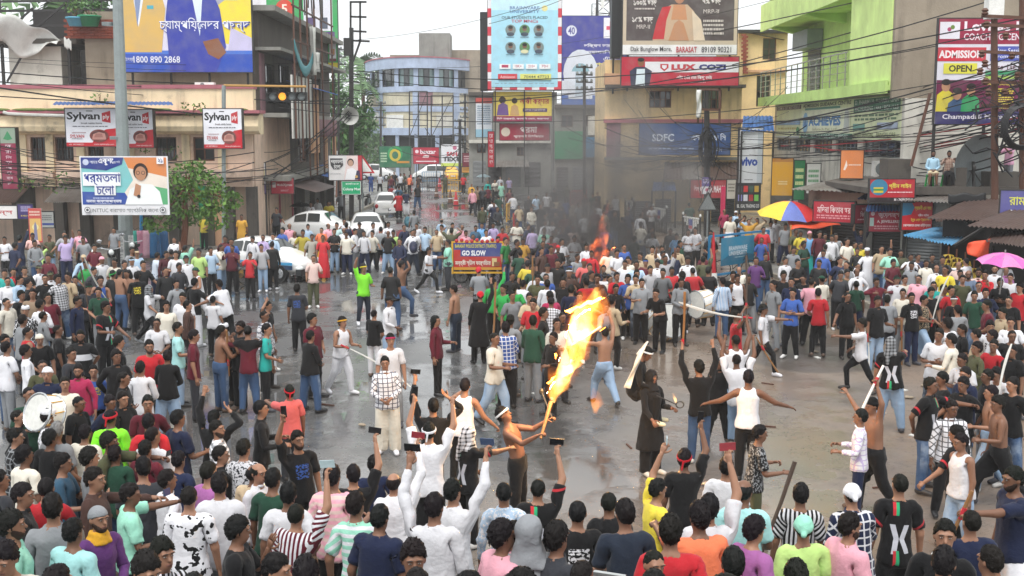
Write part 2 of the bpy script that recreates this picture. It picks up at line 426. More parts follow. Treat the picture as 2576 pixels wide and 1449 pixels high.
def sd_neckscarf(X, Y, Z): return np.maximum(loft(X, Y, Z, [(1.37, .13, .115, .01), (1.43, .1, .095, .01), (1.49, .08, .08, .008)], p=2) + wob(X, Y, Z, .005, 70), 1.375 - Z)
def fine_z(lo, hi): return np.unique(np.round(np.concatenate([np.arange(lo, min(hi, 1.44), .026), np.arange(max(lo, 1.44), hi + .011, .0105)]), 4))
HX = np.unique(np.round(np.concatenate([-np.arange(.12, .66, .022)[::-1], np.arange(-.11, .111, .0105), np.arange(.12, .66, .022)]), 4))
HY = np.arange(-.21, .2, .0145)
HEADBOX = ((-.135, -.21, 1.34), (.135, .2, 1.78))
def T_(sd, lo, hi, h): return snet(sd, lo, hi, h=h)
def decim(V, F, ratio):
    me = bpy.data.meshes.new('t'); me.from_pydata(V.tolist(), [], F.tolist()); o = bpy.data.objects.new('t', me); COL.objects.link(o)
    md = o.modifiers.new('d', 'DECIMATE'); md.ratio = ratio
    m2 = bpy.data.meshes.new_from_object(o.evaluated_get(bpy.context.evaluated_depsgraph_get()))
    v = np.zeros(len(m2.vertices) * 3); m2.vertices.foreach_get('co', v); f = [tuple(p.vertices) for p in m2.polygons]
    bpy.data.objects.remove(o); bpy.data.meshes.remove(me); bpy.data.meshes.remove(m2); return v.reshape(-1, 3), f
def hand(side, grip, n):
    """palm, four unequal fingers bent at the knuckles, thumb from the side of the palm"""
    m = MB(); d = Vector(ARM); s_ = Vector((0, -1, 0)); nn = d.cross(s_); w = Vector(WRI) - d * .012
    pr = [(0, .024, .019), (.03, .032, .017), (.065, .04, .016), (.093, .039, .013)]
    vs = []; k = 6
    for t, a, b in pr:
        for j in range(k):
            th = 2 * math.pi * j / k; vs.append(w + d * t + s_ * (a * math.cos(th)) + nn * (b * math.sin(th)))
    m.add(vs, [(i * k + j, i * k + (j + 1) % k, (i + 1) * k + (j + 1) % k, (i + 1) * k + j) for i in range(3) for j in range(k)] + [tuple(range(3 * k, 4 * k))])
    cur = R(62) if grip else R(17)
    for q, (off, L) in enumerate(((.029, .073), (.01, .083), (-.01, .078), (-.028, .06))):
        p = w + d * .086 + s_ * off; a = cur * .5; pts = [p]; sp = s_ * (off * (.3 if not grip else .05))
        for sg in (.42, .33, .25):
            p = p + (d * math.cos(a) + nn * math.sin(a) + sp).normalized() * L * sg; pts.append(p); a += cur
        m.tube(pts, [.0098, .0092, .0085, .0065], n)
    p = w + d * .025 + s_ * .026; pts = [p]; a = 0
    for dr, L in (((d * .55 + s_ * .8 + nn * .25), .038), ((d * .8 + s_ * .35 + nn * (.9 if grip else .4)), .032), ((d * .8 + nn * (1. if grip else .3)), .026)):
        p = p + dr.normalized() * L; pts.append(p)
    m.tube(pts, [.0125, .011, .0098, .008], n)
    V = np.array(m.v); 
    F = m.f
    if side < 0: V = V * mir; F = [f[::-1] for f in F]
    return V, F
TPL = {}
def add_tpl(k, V, F, lods=(.55, .26, .075)):
    F = np.array(F); L = []
    for r in lods:
        if r == 1: L.append((V, [tuple(f) for f in F.tolist()]))
        else: L.append(decim(V, F, r))
    TPL[k] = L
def tufted(V, F, n, seed, L=.03):
    """short locks standing off the scalp"""
    r = np.random.default_rng(seed); F = [tuple(f) for f in F]; c = np.array([V[list(f)].mean(0) for f in F]); nn = np.array([np.cross(V[f[1]] - V[f[0]], V[f[2]] - V[f[0]]) for f in F]); ar = np.linalg.norm(nn, axis=1); nn /= ar[:, None] + 1e-12
    ok = (nn[:, 2] > -.55); p = ar * ok; pick = r.choice(len(F), n, p=p / p.sum()); vs = []; fs = []
    for i in pick:
        b, d = c[i], nn[i]; fl = r.normal(size=3) * .4 + np.array([0, -.25 if b[1] < 0 else .35, -.35]); fl -= d * (fl @ d); s = np.cross(d, fl); s /= np.linalg.norm(s) + 1e-9; k = L * r.uniform(.6, 1.3); w = .0075; o = len(V) + len(vs)
        m1 = b + d * k * .3 + fl * k * .5; e = b + d * k * .3 + fl * k * 1.1; q = b - d * .004
        vs += [q - s * w, q + s * w, m1 + s * w * .8, m1 - s * w * .8, e]; fs += [(o, o + 1, o + 2, o + 3), (o + 3, o + 2, o + 4)]
    return np.concatenate([V, np.array(vs)]), F + fs
def make_templates():
    V, F = snet(sd_body, None, None, xs=HX, ys=HY, zs=fine_z(-.03, 1.74)); add_tpl('body', V, F, (.3, .125, .04))
    b = ((-.68, -.24, .35), (.68, .24, 1.5))
    for k, sd, lo in (('tee', sd_shirt(.2), .74), ('long', sd_shirt(.5, collar=1), .74), ('polo', sd_shirt(.2, collar=1), .74), ('kurta', sd_shirt(.5, .42, .045, collar=1), .37), ('tunic', sd_shirt(.22, .5, .03), .45), ('coat', sd_shirt(.5, .72, .0, .012), .68), ('loose', sd_shirt(.25, .77, .015, .015), .7)):
        add_tpl(k, *snet(sd, (-.68, -.25, lo), (.68, .25, 1.5), h=.0235))
    add_tpl('tank', *snet(sd_tank, (-.24, -.2, .8), (.24, .2, 1.5), h=.0215))
    for k, sd in (('pants', sd_pants()), ('loosepants', sd_pants(.05, .112, .098, .088)), ('slim', sd_pants(.09, .1, .07, .053)), ('shorts', sd_pants(.5, .112, .095, .09))):
        add_tpl(k, *snet(sd, (-.3, -.22, .02), (.3, .22, 1.04), h=.0255))
    add_tpl('skirt', *snet(sd_skirt, (-.29, -.25, .05), (.29, .25, 1.08), h=.032))
    add_tpl('shoe', *snet(sd_shoe, (-.2, -.24, -.03), (.2, .15, .15), h=.018), (.45, .2, .09))
    for k, sd, h in (('hair', sd_hair(.011, 0, 0, .003, .014), .0125), ('crop', sd_hair(.006, .008, -.02, .0015), .0125), ('mop', sd_hair(.018, -.008, .005, .0035, .016), .013), ('bald', sd_bald, .0125), ('longhair', sd_long, .0135),
                     ('bun', sd_bun, .013), ('beard', sd_beard, .0115), ('cap', sd_cap, .0125), ('topi', sd_topi, .0135), ('skull', sd_skull, .0135), ('bandana', sd_bandana, .0135),
                     ('band', sd_band, .0085), ('turban', sd_turban, .016), ('hood', sd_hood, .017), ('neckscarf', sd_neckscarf, .015)):
        lo, hi = HEADBOX
        if k == 'turban': lo, hi = (-.16, -.2, 1.2), (.16, .23, 1.78)
        if k == 'hood': lo, hi = (-.2, -.2, 1.3), (.2, .23, 1.78)
        add_tpl(k, *snet(sd, lo, hi, h=h), (.8, .4, .15))
    for k, n0, n1, L in (('hair', 300, 90, .014), ('mop', 300, 100, .02), ('crop', 260, 60, .008), ('bun', 160, 60, .014), ('longhair', 200, 80, .02)):
        for i, n in ((0, n0), (1, n1)): TPL[k][i] = tufted(*TPL[k][i], n, i + 5, L)
    e = MB()
    for s in (-1, 1):
        e.ell((s * .032, -.0815, 1.611), (.012, .0095, .0045), 8, 4, (.42, .38, .35)); e.ell((s * .032, -.0865, 1.611), (.0058, .006, .0052), 6, 4, (.012, .008, .006))
        e.tube([(s * .012, -.0955, 1.632), (s * .032, -.0965, 1.637), (s * .052, -.087, 1.631)], [.003, .0042, .0025], 4, (.012, .009, .008))
    e.tube([(-.024, -.0935, 1.5435), (0, -.099, 1.5425), (.024, -.0935, 1.5435)], [.0012, .003, .0012], 4, (.06, .018, .014))
    TPL['eyes'] = [(np.array(e.v), e.f, e.c)]
    for sd_ in (1, -1):
        for g in (0, 1):
            TPL['hand', sd_, g] = [hand(sd_, g, 5), hand(sd_, g, 3), hand(sd_, g, 3)]
make_templates()
def sst(a, b, x): t = np.clip((x - a) / (b - a), 0, 1); return t * t * (3 - 2 * t)
BONES = ['pel', 'chest', 'head', 'uaL', 'faL', 'uaR', 'faR', 'thL', 'shL', 'thR', 'shR', 'ftL', 'ftR']
def weights(V, kind):
    n = len(V); Wt = np.zeros((n, 13))
    if kind == 'head': Wt[:, 2] = 1; return Wt
    x, y, z = V.T; rem = np.ones(n)
    for s, iu, if_ in ((1, 3, 4), (-1, 5, 6)):
        d = ARM * [s, 1, 1]; v = V - SHO * [s, 1, 1]; t = v @ d; dist = np.sqrt(np.maximum((v ** 2).sum(1) - t * t, 0))
        wa = sst(-.035, .085, t) * (1 - sst(.095, .15, dist)) * (s * x > .05)
        wf = sst(UL - .045, UL + .045, t)
        Wt[:, iu] += wa * (1 - wf); Wt[:, if_] += wa * wf; rem = rem - wa
    rem = np.clip(rem, 0, 1)
    hd = sst(1.415, 1.485, z) * rem; Wt[:, 2] += hd; rem = rem - hd
    leg = sst(.96, .80, z) if kind != 'skirt' else sst(.95, .5, z) * .8
    lf = sst(-.035, .035, x) if kind != 'skirt' else sst(-.16, .16, x); kn = sst(.545, .435, z); ft = sst(.12, .06, z) if kind != 'skirt' else 0 * z
    if kind == 'skirt': kn = sst(.62, .3, z)
    for s, w_, it, ih, ic in ((1, lf, 7, 8, 11), (-1, 1 - lf, 9, 10, 12)):
        a = rem * leg * w_; Wt[:, it] += a * (1 - kn); Wt[:, ih] += a * kn * (1 - ft); Wt[:, ic] += a * kn * ft
    rem = rem * (1 - leg); c = sst(.93, 1.12, z)
    Wt[:, 1] += rem * c; Wt[:, 0] += rem * (1 - c)
    return Wt / Wt.sum(1, keepdims=True)
HAIRK = {'hair', 'crop', 'mop', 'longhair', 'bun', 'bald'}
HEADK = {'hair', 'crop', 'mop', 'bald', 'bun', 'beard', 'cap', 'topi', 'skull', 'bandana', 'band', 'eyes', 'longhair'}
WCACHE = {}
def FA(F): return np.array([i for f in F for i in f], np.int32), np.array([len(f) for f in F], np.int32)
def fcat(fs, ns):
    o = np.cumsum([0] + ns[:-1]); return np.concatenate([f[0] + k for f, k in zip(fs, o)]), np.concatenate([f[1] for f in fs])
def tpl(k, lod):
    L = TPL[k]; lod = min(lod, len(L) - 1)
    key = (k, lod)
    if key not in WCACHE:
        V, F = L[lod][0], L[lod][1]
        if isinstance(k, tuple):
            Wt = np.zeros((len(V), 13)); Wt[:, 4 if k[1] > 0 else 6] = 1
        else: Wt = weights(V, 'head' if k in HEADK else 'skirt' if k == 'skirt' else 'body')
        N = np.zeros_like(V)
        fl, ct = FA(F); st = np.concatenate([[0], np.cumsum(ct)[:-1]]); nn = np.cross(V[fl[st + 1]] - V[fl[st]], V[fl[st + 2]] - V[fl[st]])
        np.add.at(N, fl, np.repeat(nn, ct, 0)); F = (fl, ct)
        N /= np.maximum(np.linalg.norm(N, axis=1, keepdims=True), 1e-12)
        WCACHE[key] = (V, F, Wt, N)
    return WCACHE[key]
def rot(ax, a):
    c, s = math.cos(a), math.sin(a)
    return np.array({'x': [[1, 0, 0], [0, c, -s], [0, s, c]], 'y': [[c, 0, s], [0, 1, 0], [-s, 0, c]], 'z': [[c, -s, 0], [s, c, 0], [0, 0, 1]]}[ax])
def align(a, b):
    a = np.array(a, float); b = np.array(b, float); a /= np.linalg.norm(a); b /= np.linalg.norm(b)
    v = np.cross(a, b); c = a @ b
    if c < -.9999: return rot('z', math.pi)
    K = np.array([[0, -v[2], v[1]], [v[2], 0, -v[0]], [-v[1], v[0], 0]]); return np.eye(3) + K + K @ K / (1 + c)
# arm poses: upper arm and forearm directions as (outward, forward, up); third entry 1 = gripping hand
ARMS = {'d': ((.2, .0, -1), (.1, .22, -1), 0), 'D': ((.3, -.12, -1), (.12, .3, -1), 0), 'x': ((.3, .12, -1), (-.9, .42, .06), 0), 'p': ((.3, .8, .35), (-.12, .4, 1), 1), 'P': ((.42, .35, .9), (-.15, .35, 1), 1),
        'f': ((.3, .62, -.5), (-.42, .6, .75), 1), 'h': ((.62, -.2, -.75), (-.62, .3, -.7), 0), 'w': ((.2, 1, -.12), (.02, 1, .03), 1), 'o': ((.8, .25, -.58), (.75, .5, -.3), 0), 'O': ((1, .25, .2), (.5, .45, .9), 1),
        'u': ((.5, .1, .9), (-.15, .25, 1), 1), 'H': ((.85, .25, .5), (-.8, .05, .7), 0), 'g': ((.2, .15, -1), (-.1, 1, .05), 1), 'G': ((.25, .35, -.9), (-.45, .85, .25), 1), 'c': ((.18, .16, -1), (-.55, .62, -.35), 0),
        'n': ((.1, .55, -.75), (-.3, .35, 1), 0), 'b': ((.35, -.45, -.8), (-.5, -.1, -.75), 0), 's': ((.2, .45, -.9), (.1, .8, -.55), 1), 'l': ((.2, -.35, -.9), (.1, .1, -1), 0), 'r': ((.6, .7, .1), (.1, .8, .55), 1), 'e': ((.7, .55, -.2), (-.75, .5, .1), 1), 'k': ((.45, .2, -.9), (.5, .5, -.6), 1)}
LEGS = {'s': (((.03, .02, -1), (.02, -.02, -1)), ((.05, .02, -1), (.03, -.02, -1))), 'a': (((.16, .03, -1), (.1, -.05, -1)), ((.16, .0, -1), (.1, -.03, -1))),
        'w': (((.04, .42, -1), (.02, .05, -1)), ((.04, -.25, -1), (.02, -.62, -1))), 'W': (((.06, .75, -1), (.03, .1, -1)), ((.05, -.45, -1), (.03, -.9, -1))),
        'L': (((.2, .75, -.9), (.05, -.1, -1)), ((.15, -.4, -1), (.08, -.65, -1))), 't': (((.05, 1, -.08), (.05, -.1, -1)), ((.06, 1, -.08), (.05, -.1, -1))),
        'k': (((.1, .75, -.7), (.02, -.55, -.8)), ((.05, -.05, -1), (.0, -.1, -1))), 'q': (((.3, .8, -.5), (.1, -.5, -1)), ((.25, .55, -.6), (.1, -.65, -1))), 'n': (((.1, .15, -1), (.04, -.25, -1)), ((.1, .05, -1), (.04, -.2, -1)))}
def make_bones(arms, legs, lean=0, twist=0, hyaw=0, hpit=0, side=0, mirror=False):
    Rm = np.zeros((13, 3, 3)); Pr = np.zeros((13, 3)); Pp = np.zeros((13, 3))
    I = np.eye(3); bend = rot('x', R(lean)) @ rot('y', R(side))       # lean>0 bends forward (towards -y)
    Rc = rot('z', R(twist)) @ bend; Rp = rot('z', R(twist * .35)) @ rot('x', R(lean * .25))
    Rm[0], Pr[0], Pp[0] = Rp, WAIST, WAIST
    Rm[1], Pr[1], Pp[1] = Rc, WAIST, WAIST
    nk = Rc @ (NECK - WAIST) + WAIST; Rh = rot('z', R(twist + hyaw)) @ rot('x', R(lean * .35 + hpit)) @ rot('y', R(side * .4))
    Rm[2], Pr[2], Pp[2] = Rh, NECK, nk
    info = {}
    tw = rot('z', R(twist))
    for s, iu, if_, a in ((1, 3, 4, arms[0]), (-1, 5, 6, arms[1])):
        A = ARMS[a] if isinstance(a, str) else a
        def dr(q): return tw @ np.array([s * q[0], -q[1], q[2]])
        sh = SHO * [s, 1, 1]; d0 = ARM * [s, 1, 1]
        raise_ = max(0, A[0][2] + .2) * .05
        shp = Rc @ (sh - WAIST) + WAIST + [0, 0, raise_]
        Ru = align(d0, dr(A[0])); Rf = align(d0, dr(A[1]))
        el = shp + Ru @ (d0 * UL)
        Rm[iu], Pr[iu], Pp[iu] = Ru, sh, shp; Rm[if_], Pr[if_], Pp[if_] = Rf, ELB * [s, 1, 1], el
        wr = el + Rf @ (d0 * (FL + .075)); info['L' if s > 0 else 'R'] = (wr, Rf @ d0)
    lg = LEGS[legs] if isinstance(legs, str) else legs
    if mirror: lg = (lg[1], lg[0])
    for s, it, ih, ic, q in ((1, 7, 8, 11, lg[0]), (-1, 9, 10, 12, lg[1])):
        def dr(u): return np.array([s * u[0], -u[1], u[2]])
        hp = HIP * [s, 1, 1]; kn = KNE * [s, 1, 1]; an = ANK * [s, 1, 1]
        hpp = Rp @ (hp - WAIST) + WAIST
        Rt = align(kn - hp, dr(q[0])); knp = hpp + Rt @ (kn - hp); Rs = align(an - kn, dr(q[1])); anp = knp + Rs @ (an - kn)
        Rm[it], Pr[it], Pp[it] = Rt, hp, hpp; Rm[ih], Pr[ih], Pp[ih] = Rs, kn, knp
        pit = math.atan2(q[1][1], -q[1][2]); Rm[ic], Pr[ic], Pp[ic] = rot('z', R(s * 8)) @ rot('x', -pit * .6 if pit < -.2 else 0), an, anp
    return Rm, Pr, Pp, info
def skin(V, Wt, B):
    Rm, Pr, Pp, _ = B; out = np.zeros_like(V)
    for i in range(13):
        w = Wt[:, i]; m = w > 1e-4
        if m.any(): out[m] += w[m, None] * ((V[m] - Pr[i]) @ Rm[i].T + Pp[i])
    return out
def np_mesh(name, V, F, mat, rest=None, colors=None):
    fl, ct = F; me = bpy.data.meshes.new(name); me.vertices.add(len(V)); me.vertices.foreach_set('co', np.asarray(V, np.float32).ravel())
    me.loops.add(len(fl)); me.loops.foreach_set('vertex_index', fl); me.polygons.add(len(ct)); me.polygons.foreach_set('loop_start', np.concatenate([[0], np.cumsum(ct)[:-1]]).astype(np.int32)); me.update(calc_edges=True)
    if rest is not None:
        a = me.attributes.new('rest', 'FLOAT_VECTOR', 'POINT'); a.data.foreach_set('vector', np.asarray(rest, np.float32).ravel())
    if colors is not None:
        a = me.color_attributes.new('Col', 'FLOAT_COLOR', 'CORNER'); c = np.ones((len(fl), 4), np.float32); c[:, :3] = np.repeat(np.array([tuple(q[:3]) for q in colors]), ct, 0); a.data.foreach_set('color', c.ravel())
    me.polygons.foreach_set('use_smooth', [True] * len(me.polygons)); me.materials.append(mat); me.update(); return me
# ---- materials for people
def _cloth(name, fn, rough=.85):
    t = newmat(name); oi = t.new('ShaderNodeObjectInfo'); at_ = t.new('ShaderNodeAttribute', attribute_name='rest')
    c2 = t.new('ShaderNodeAttribute', attribute_name='c2', attribute_type='OBJECT')
    rv = at_.outputs['Vector']; x, y, z = t.xyz(rv)
    base = fn(t, oi.outputs['Color'], c2.outputs['Color'], rv, x, y, z)
    n = t.noise(7, 4, t.obj()); base = t.mix(t.ramp(n, .35, .7, 0, .16), base, t.mix(.5, base, (.02, .02, .02)))
    t.col(base); t.rough(rough); t.b.inputs['Specular IOR Level'].default_value = .2
    t.b.inputs['Sheen Weight'].default_value = .08
    wv = t.math('ADD', t.math('MULTIPLY', t.math('ABSOLUTE', t.math('SUBTRACT', t.noise(4.6, 3, t.map(rv, (1.2, 1, 1.5)), .5), .5)), -3.), t.noise(30, 3, rv)); t.bump(wv, .34, .02)
def stripes(t, v, f, duty): return t.math('GREATER_THAN', t.math('SINE', t.math('MULTIPLY', v, f)), duty)
_cloth('cloth_plain', lambda t, a, b, rv, x, y, z: a)
_cloth('cloth_vstripe', lambda t, a, b, rv, x, y, z: t.mix(stripes(t, x, 150, .0), a, b))
_cloth('cloth_hstripe', lambda t, a, b, rv, x, y, z: t.mix(stripes(t, z, 95, .1), a, b))
_cloth('cloth_check', lambda t, a, b, rv, x, y, z: t.mix(t.math('MULTIPLY', t.math('ADD', stripes(t, x, 105, .35), stripes(t, z, 105, .35)), .5), a, b))
_cloth('cloth_plaid', lambda t, a, b, rv, x, y, z: t.mix(t.math('MULTIPLY', t.math('MAXIMUM', stripes(t, x, 85, .8), stripes(t, z, 85, .8)), .85), a, b))
_cloth('cloth_camo', lambda t, a, b, rv, x, y, z: t.mix(t.math('GREATER_THAN', t.noise(13, 2, t.map(rv, (1, 1, 1.25)), .5), .575), a, b))
_cloth('cloth_floral', lambda t, a, b, rv, x, y, z: t.mix(t.math('GREATER_THAN', t.noise(38, 2, rv, .5), .54), a, b))
def box_mask(t, x, z, x0, x1, z0, z1): return t.math('MULTIPLY', t.math('MULTIPLY', t.math('GREATER_THAN', x, x0), t.math('LESS_THAN', x, x1)), t.math('MULTIPLY', t.math('GREATER_THAN', z, z0), t.math('LESS_THAN', z, z1)))
def _chest(front):
    def f(t, a, b, rv, x, y, z):
        m = t.math('MULTIPLY', box_mask(t, x, z, -.09, .09, 1.12, 1.3), t.math('LESS_THAN' if front else 'GREATER_THAN', y, 0.))
        g = t.math('GREATER_THAN', t.noise(26, 2, t.map(rv, (1, .01, 1.6)), .5), .5)
        return t.mix(t.math('MULTIPLY', m, g), a, b)
    return f
_cloth('cloth_chest', _chest(True)); _cloth('cloth_back', _chest(False))
_cloth('cloth_band', lambda t, a, b, rv, x, y, z: t.mix(box_mask(t, x, z, -1, 1, 1.13, 1.25), a, b))
_cloth('cloth_yoke', lambda t, a, b, rv, x, y, z: t.mix(t.math('GREATER_THAN', t.math('ADD', z, t.math('MULTIPLY', t.math('ABSOLUTE', x), -.5)), 1.2), a, b))
def _jersey(t, a, b, rv, x, y, z):
    ax = t.math('ABSOLUTE', x); dz = t.math('ABSOLUTE', t.math('SUBTRACT', z, 1.06))
    pan = t.math('MULTIPLY', t.math('LESS_THAN', t.math('ABSOLUTE', t.math('SUBTRACT', ax, t.math('ADD', .03, t.math('MULTIPLY', dz, .32)))), .028), t.math('LESS_THAN', dz, .14))
    c = t.mix(t.math('MULTIPLY', pan, .9), a, (.55, .56, .62))
    st = t.math('MAXIMUM', t.math('GREATER_THAN', z, 1.29), t.math('LESS_THAN', z, .95))
    g = t.math('MULTIPLY', st, box_mask(t, x, z, .012, .045, 0, 1.42)); r = t.math('MULTIPLY', st, box_mask(t, x, z, .045, .078, 0, 1.42))
    c = t.mix(g, c, (.03, .36, .16)); c = t.mix(r, c, (.5, .03, .04))
    return t.mix(t.math('MULTIPLY', t.math('GREATER_THAN', ax, .305), t.math('LESS_THAN', ax, .33)), c, (.45, .03, .04))
_cloth('cloth_jersey', _jersey)
def _denim(t, a, b, rv, x, y, z):
    f = t.math('ADD', t.math('MULTIPLY', t.ramp(t.math('ABSOLUTE', t.math('SUBTRACT', z, .6)), .05, .28, 1, 0), t.math('LESS_THAN', y, .02)), 0)
    f = t.math('MULTIPLY', f, t.ramp(t.noise(9, 3, rv), .35, .65))
    return t.mix(t.math('MULTIPLY', f, .45), a, (.42, .5, .6))
_cloth('cloth_denim', _denim)
def _skinmat():
    t = newmat('skin'); oi = t.new('ShaderNodeObjectInfo'); at_ = t.new('ShaderNodeAttribute', attribute_name='rest'); rv = at_.outputs['Vector']; x, y, z = t.xyz(rv)
    n = t.noise(12, 4, rv); c = t.mix(t.ramp(n, .3, .7, 0, .25), oi.outputs['Color'], t.mix(.5, oi.outputs['Color'], (.09, .03, .02)))
    lip = t.math('MULTIPLY', box_mask(t, x, z, -.026, .026, 1.53, 1.553), t.math('LESS_THAN', y, -.075))
    c = t.mix(t.math('MULTIPLY', lip, .5), c, (.16, .05, .045)); t.col(c); t.rough(.48); t.b.inputs['Specular IOR Level'].default_value = .35
_skinmat()
def _hairmat():
    t = newmat('hair'); oi = t.new('ShaderNodeObjectInfo'); rv = t.new('ShaderNodeAttribute', attribute_name='rest').outputs['Vector']
    n = t.noise(60, 3, t.map(rv, (1, .35, .35))); t.col(t.mix(t.ramp(n, .35, .7), oi.outputs['Color'], t.mix(.5, oi.outputs['Color'], (.022, .019, .018))))
    t.rough(.6); t.b.inputs['Specular IOR Level'].default_value = .14; t.bump(n, .7, .01)
_hairmat()
_t = newmat('face_paint'); _t.col(_t.new('ShaderNodeVertexColor', layer_name='Col').outputs[0]); _t.rough(.3)
def _shoemat():
    t = newmat('shoe'); oi = t.new('ShaderNodeObjectInfo'); rv = t.new('ShaderNodeAttribute', attribute_name='rest').outputs['Vector']; x, y, z = t.xyz(rv)
    t.col(t.mix(t.math('LESS_THAN', z, .022), oi.outputs['Color'], t.mix(.55, oi.outputs['Color'], (.3, .29, .28)))); t.rough(.55)
_shoemat()
PAT = {'p': 'cloth_plain', 'v': 'cloth_vstripe', 'h': 'cloth_hstripe', 'k': 'cloth_check', 'q': 'cloth_plaid', 'm': 'cloth_camo', 'f': 'cloth_floral', 'c': 'cloth_chest', 'b': 'cloth_back', 'n': 'cloth_band', 'y': 'cloth_yoke', 'j': 'cloth_jersey', 'd': 'cloth_denim'}
CLOTHN = {'tee': 'shirt', 'polo': 'shirt', 'long': 'shirt', 'loose': 'shirt', 'coat': 'shirt', 'tank': 'vest', 'kurta': 'tunic', 'tunic': 'tunic', 'pants': 'trousers', 'loosepants': 'trousers', 'slim': 'trousers', 'shorts': 'shorts', 'skirt': 'wrap_skirt'}
HEADN = {'band': 'headband', 'cap': 'cap', 'topi': 'prayer_cap', 'skull': 'skullcap', 'bandana': 'bandana', 'turban': 'head_scarf', 'hood': 'hood', 'neckscarf': 'scarf', 'beard': 'beard'}
PEOPLE = []; FAR = []
def person(loc, face=0, h=1.68, girth=1., skin_c=(.16, .075, .045), top=('tee', 'p', (.8, .8, .8), None), low=('pants', 'p', (.02, .02, .025), None), hair='hair', hair_c=(.008, .007, .007),
           head=None, beard=False, arms='dd', legs='s', lean=0, twist=0, hy=0, hp=0, side=0, mirror=False, shoe=(.02, .02, .02), lod=1, label='', group=None, seed=0, z=0., kid=False, eyes=True, scarf=None, merge=False):
    B = make_bones(arms, legs, lean, twist, hy, hp, side, mirror); B_info = B[3]
    rr = random.Random(seed); ph = [rr.uniform(0, 6) for _ in range(4)]
    sc = h / 1.70
    def shape(V, N=None, wr=0):
        V = V.copy(); k = sst(1.40, 1.47, V[:, 2]); V = V + k[:, None] * (V - NECK) * -.065; gx = 1 + (girth - 1) * (1 - k)
        arm_ = sst(.2, .28, np.abs(V[:, 0])); gx = gx * (1 - arm_) + arm_ * (1 + (girth - 1) * .25)
        if girth != 1:
            V[:, 0] = np.where(arm_ > 0, V[:, 0] + np.sign(V[:, 0]) * .0, V[:, 0] * gx); V[:, 1] = V[:, 1] * (1 + (girth - 1) * 1.5 * (1 - k) * (1 - arm_))
        if kid: hd = k[:, None]; V = V * (1 - hd) + hd * ((V - NECK) * 1.18 + NECK)
        if wr and N is not None:
            x_, y_, z_ = V.T
            w = .45 - 1.4 * np.abs(np.sin(z_ * 17 + x_ * 15 * math.sin(ph[0]) + ph[1] + 1.3 * np.sin(x_ * 13 + y_ * 9 + ph[1]))) + .6 * np.abs(np.sin(z_ * 31 - x_ * 27 + ph[2])) + .35 * np.sin(x_ * 47 + y_ * 33 + ph[3])
            V = V + N * (w * wr)[:, None]
        return V
    BV, BF, BW, BN = tpl('body', lod)
    zb, xb = BV[:, 2], np.abs(BV[:, 0]); sh_ = np.zeros(len(BV))          # the body lies well inside its clothes
    if low: sh_ = np.maximum(sh_, (sst(.16, .22, zb) if low[0] not in ('shorts',) else sst(.54, .6, zb)) * (zb < .98))
    if top:
        sl_ = {'tank': -.2, 'tee': .2, 'polo': .2, 'tunic': .22, 'loose': .25}.get(top[0], .5); ta = (BV * [1, 0, 1] - SHO * [1, 0, 1]); ta = (xb - SHO[0]) * ARM[0] + (zb - SHO[2]) * ARM[2]
        sh_ = np.maximum(sh_, (zb > .86) * (sst(1.425, 1.395, zb) if sl_ > 0 else sst(1.36, 1.3, zb)) * (xb < .19)); arm_k = (xb > .15) * (zb > 1.0) * (zb < 1.43) * sst(sl_ - .01, sl_ - .05, ta); sh_ = np.maximum(sh_, arm_k * .55)
    parts = []; P = skin(shape(BV) - BN * (sh_ * .024)[:, None], BW, B)
    Vs, Fs, Rs = [P], [BF], [BV]
    for s, nm in () if merge else ((1, 0), (-1, 1)):
        a = arms[nm]; g = ARMS[a][2] if isinstance(a, str) else a[2]
        HV, HF, HW, _ = tpl(('hand', s, g), lod); Vs.append(skin(HV, HW, B)); Fs.append(HF); Rs.append(HV)
    V = np.concatenate(Vs); rest = np.concatenate(Rs)
    ncol = None; nskin = sum(len(f[1]) for f in Fs)
    if eyes and lod < 2 and not merge:
        EV, EF, EW, _ = tpl('eyes', 0); Vs.append(skin(shape(EV), EW, B)); Fs.append(EF); Rs.append(EV); ncol = [(.1, .05, .03)] * nskin + [c for c in TPL['eyes'][0][2]]; V = np.concatenate(Vs); rest = np.concatenate(Rs)
    Fs = fcat(Fs, [len(q) for q in Vs]); zmin = P[:, 2].min(); fz = np.array([0, 0, -zmin]) if legs != 't' else np.array([0, 0, -P[:, 2].min()])
    tr = lambda Q: (Q + fz) * sc
    Mz = rot('z', R(face)); wl = lambda Q: tr(Q) @ Mz.T + np.array([loc[0], loc[1], z])
    def hnd(sd):
        w, d = B_info[sd]; w = tr(w); return Vector(Mz @ w) + Vector((loc[0], loc[1], z)), Vector(Mz @ d)
    if merge:
        def put(k, col):
            Vp, Fp, Wt, N = tpl(k, lod); FAR.append((wl(skin(shape(Vp), Wt, B)), Fp, col))
        FAR.append((wl(V), Fs, skin_c))
        for g in (low, top):
            if g: put(g[0], tuple((a + b) / 2 for a, b in zip(srgb(g[2]), srgb(g[3]))) if g[3] else srgb(g[2]))
        if hair: put(hair, hair_c)
        if head: put(head[0], srgb(head[2]))
        if shoe is not None: put('shoe', srgb(shoe))
        return {'L': hnd('L'), 'R': hnd('R'), 'fwd': Vector(Mz @ np.array([0, -1, 0])), 'o': None}
    me_ = np_mesh('person', tr(V), Fs, MATS['skin'], rest, ncol)
    if ncol: me_.materials.append(MATS['face_paint']); me_.polygons.foreach_set('material_index', [0] * nskin + [1] * (len(Fs[1]) - nskin))
    o = bpy.data.objects.new('person', me_); COL.objects.link(o)
    o.location = (loc[0], loc[1], z); o.rotation_euler[2] = R(face); o.color = (*skin_c, 1)
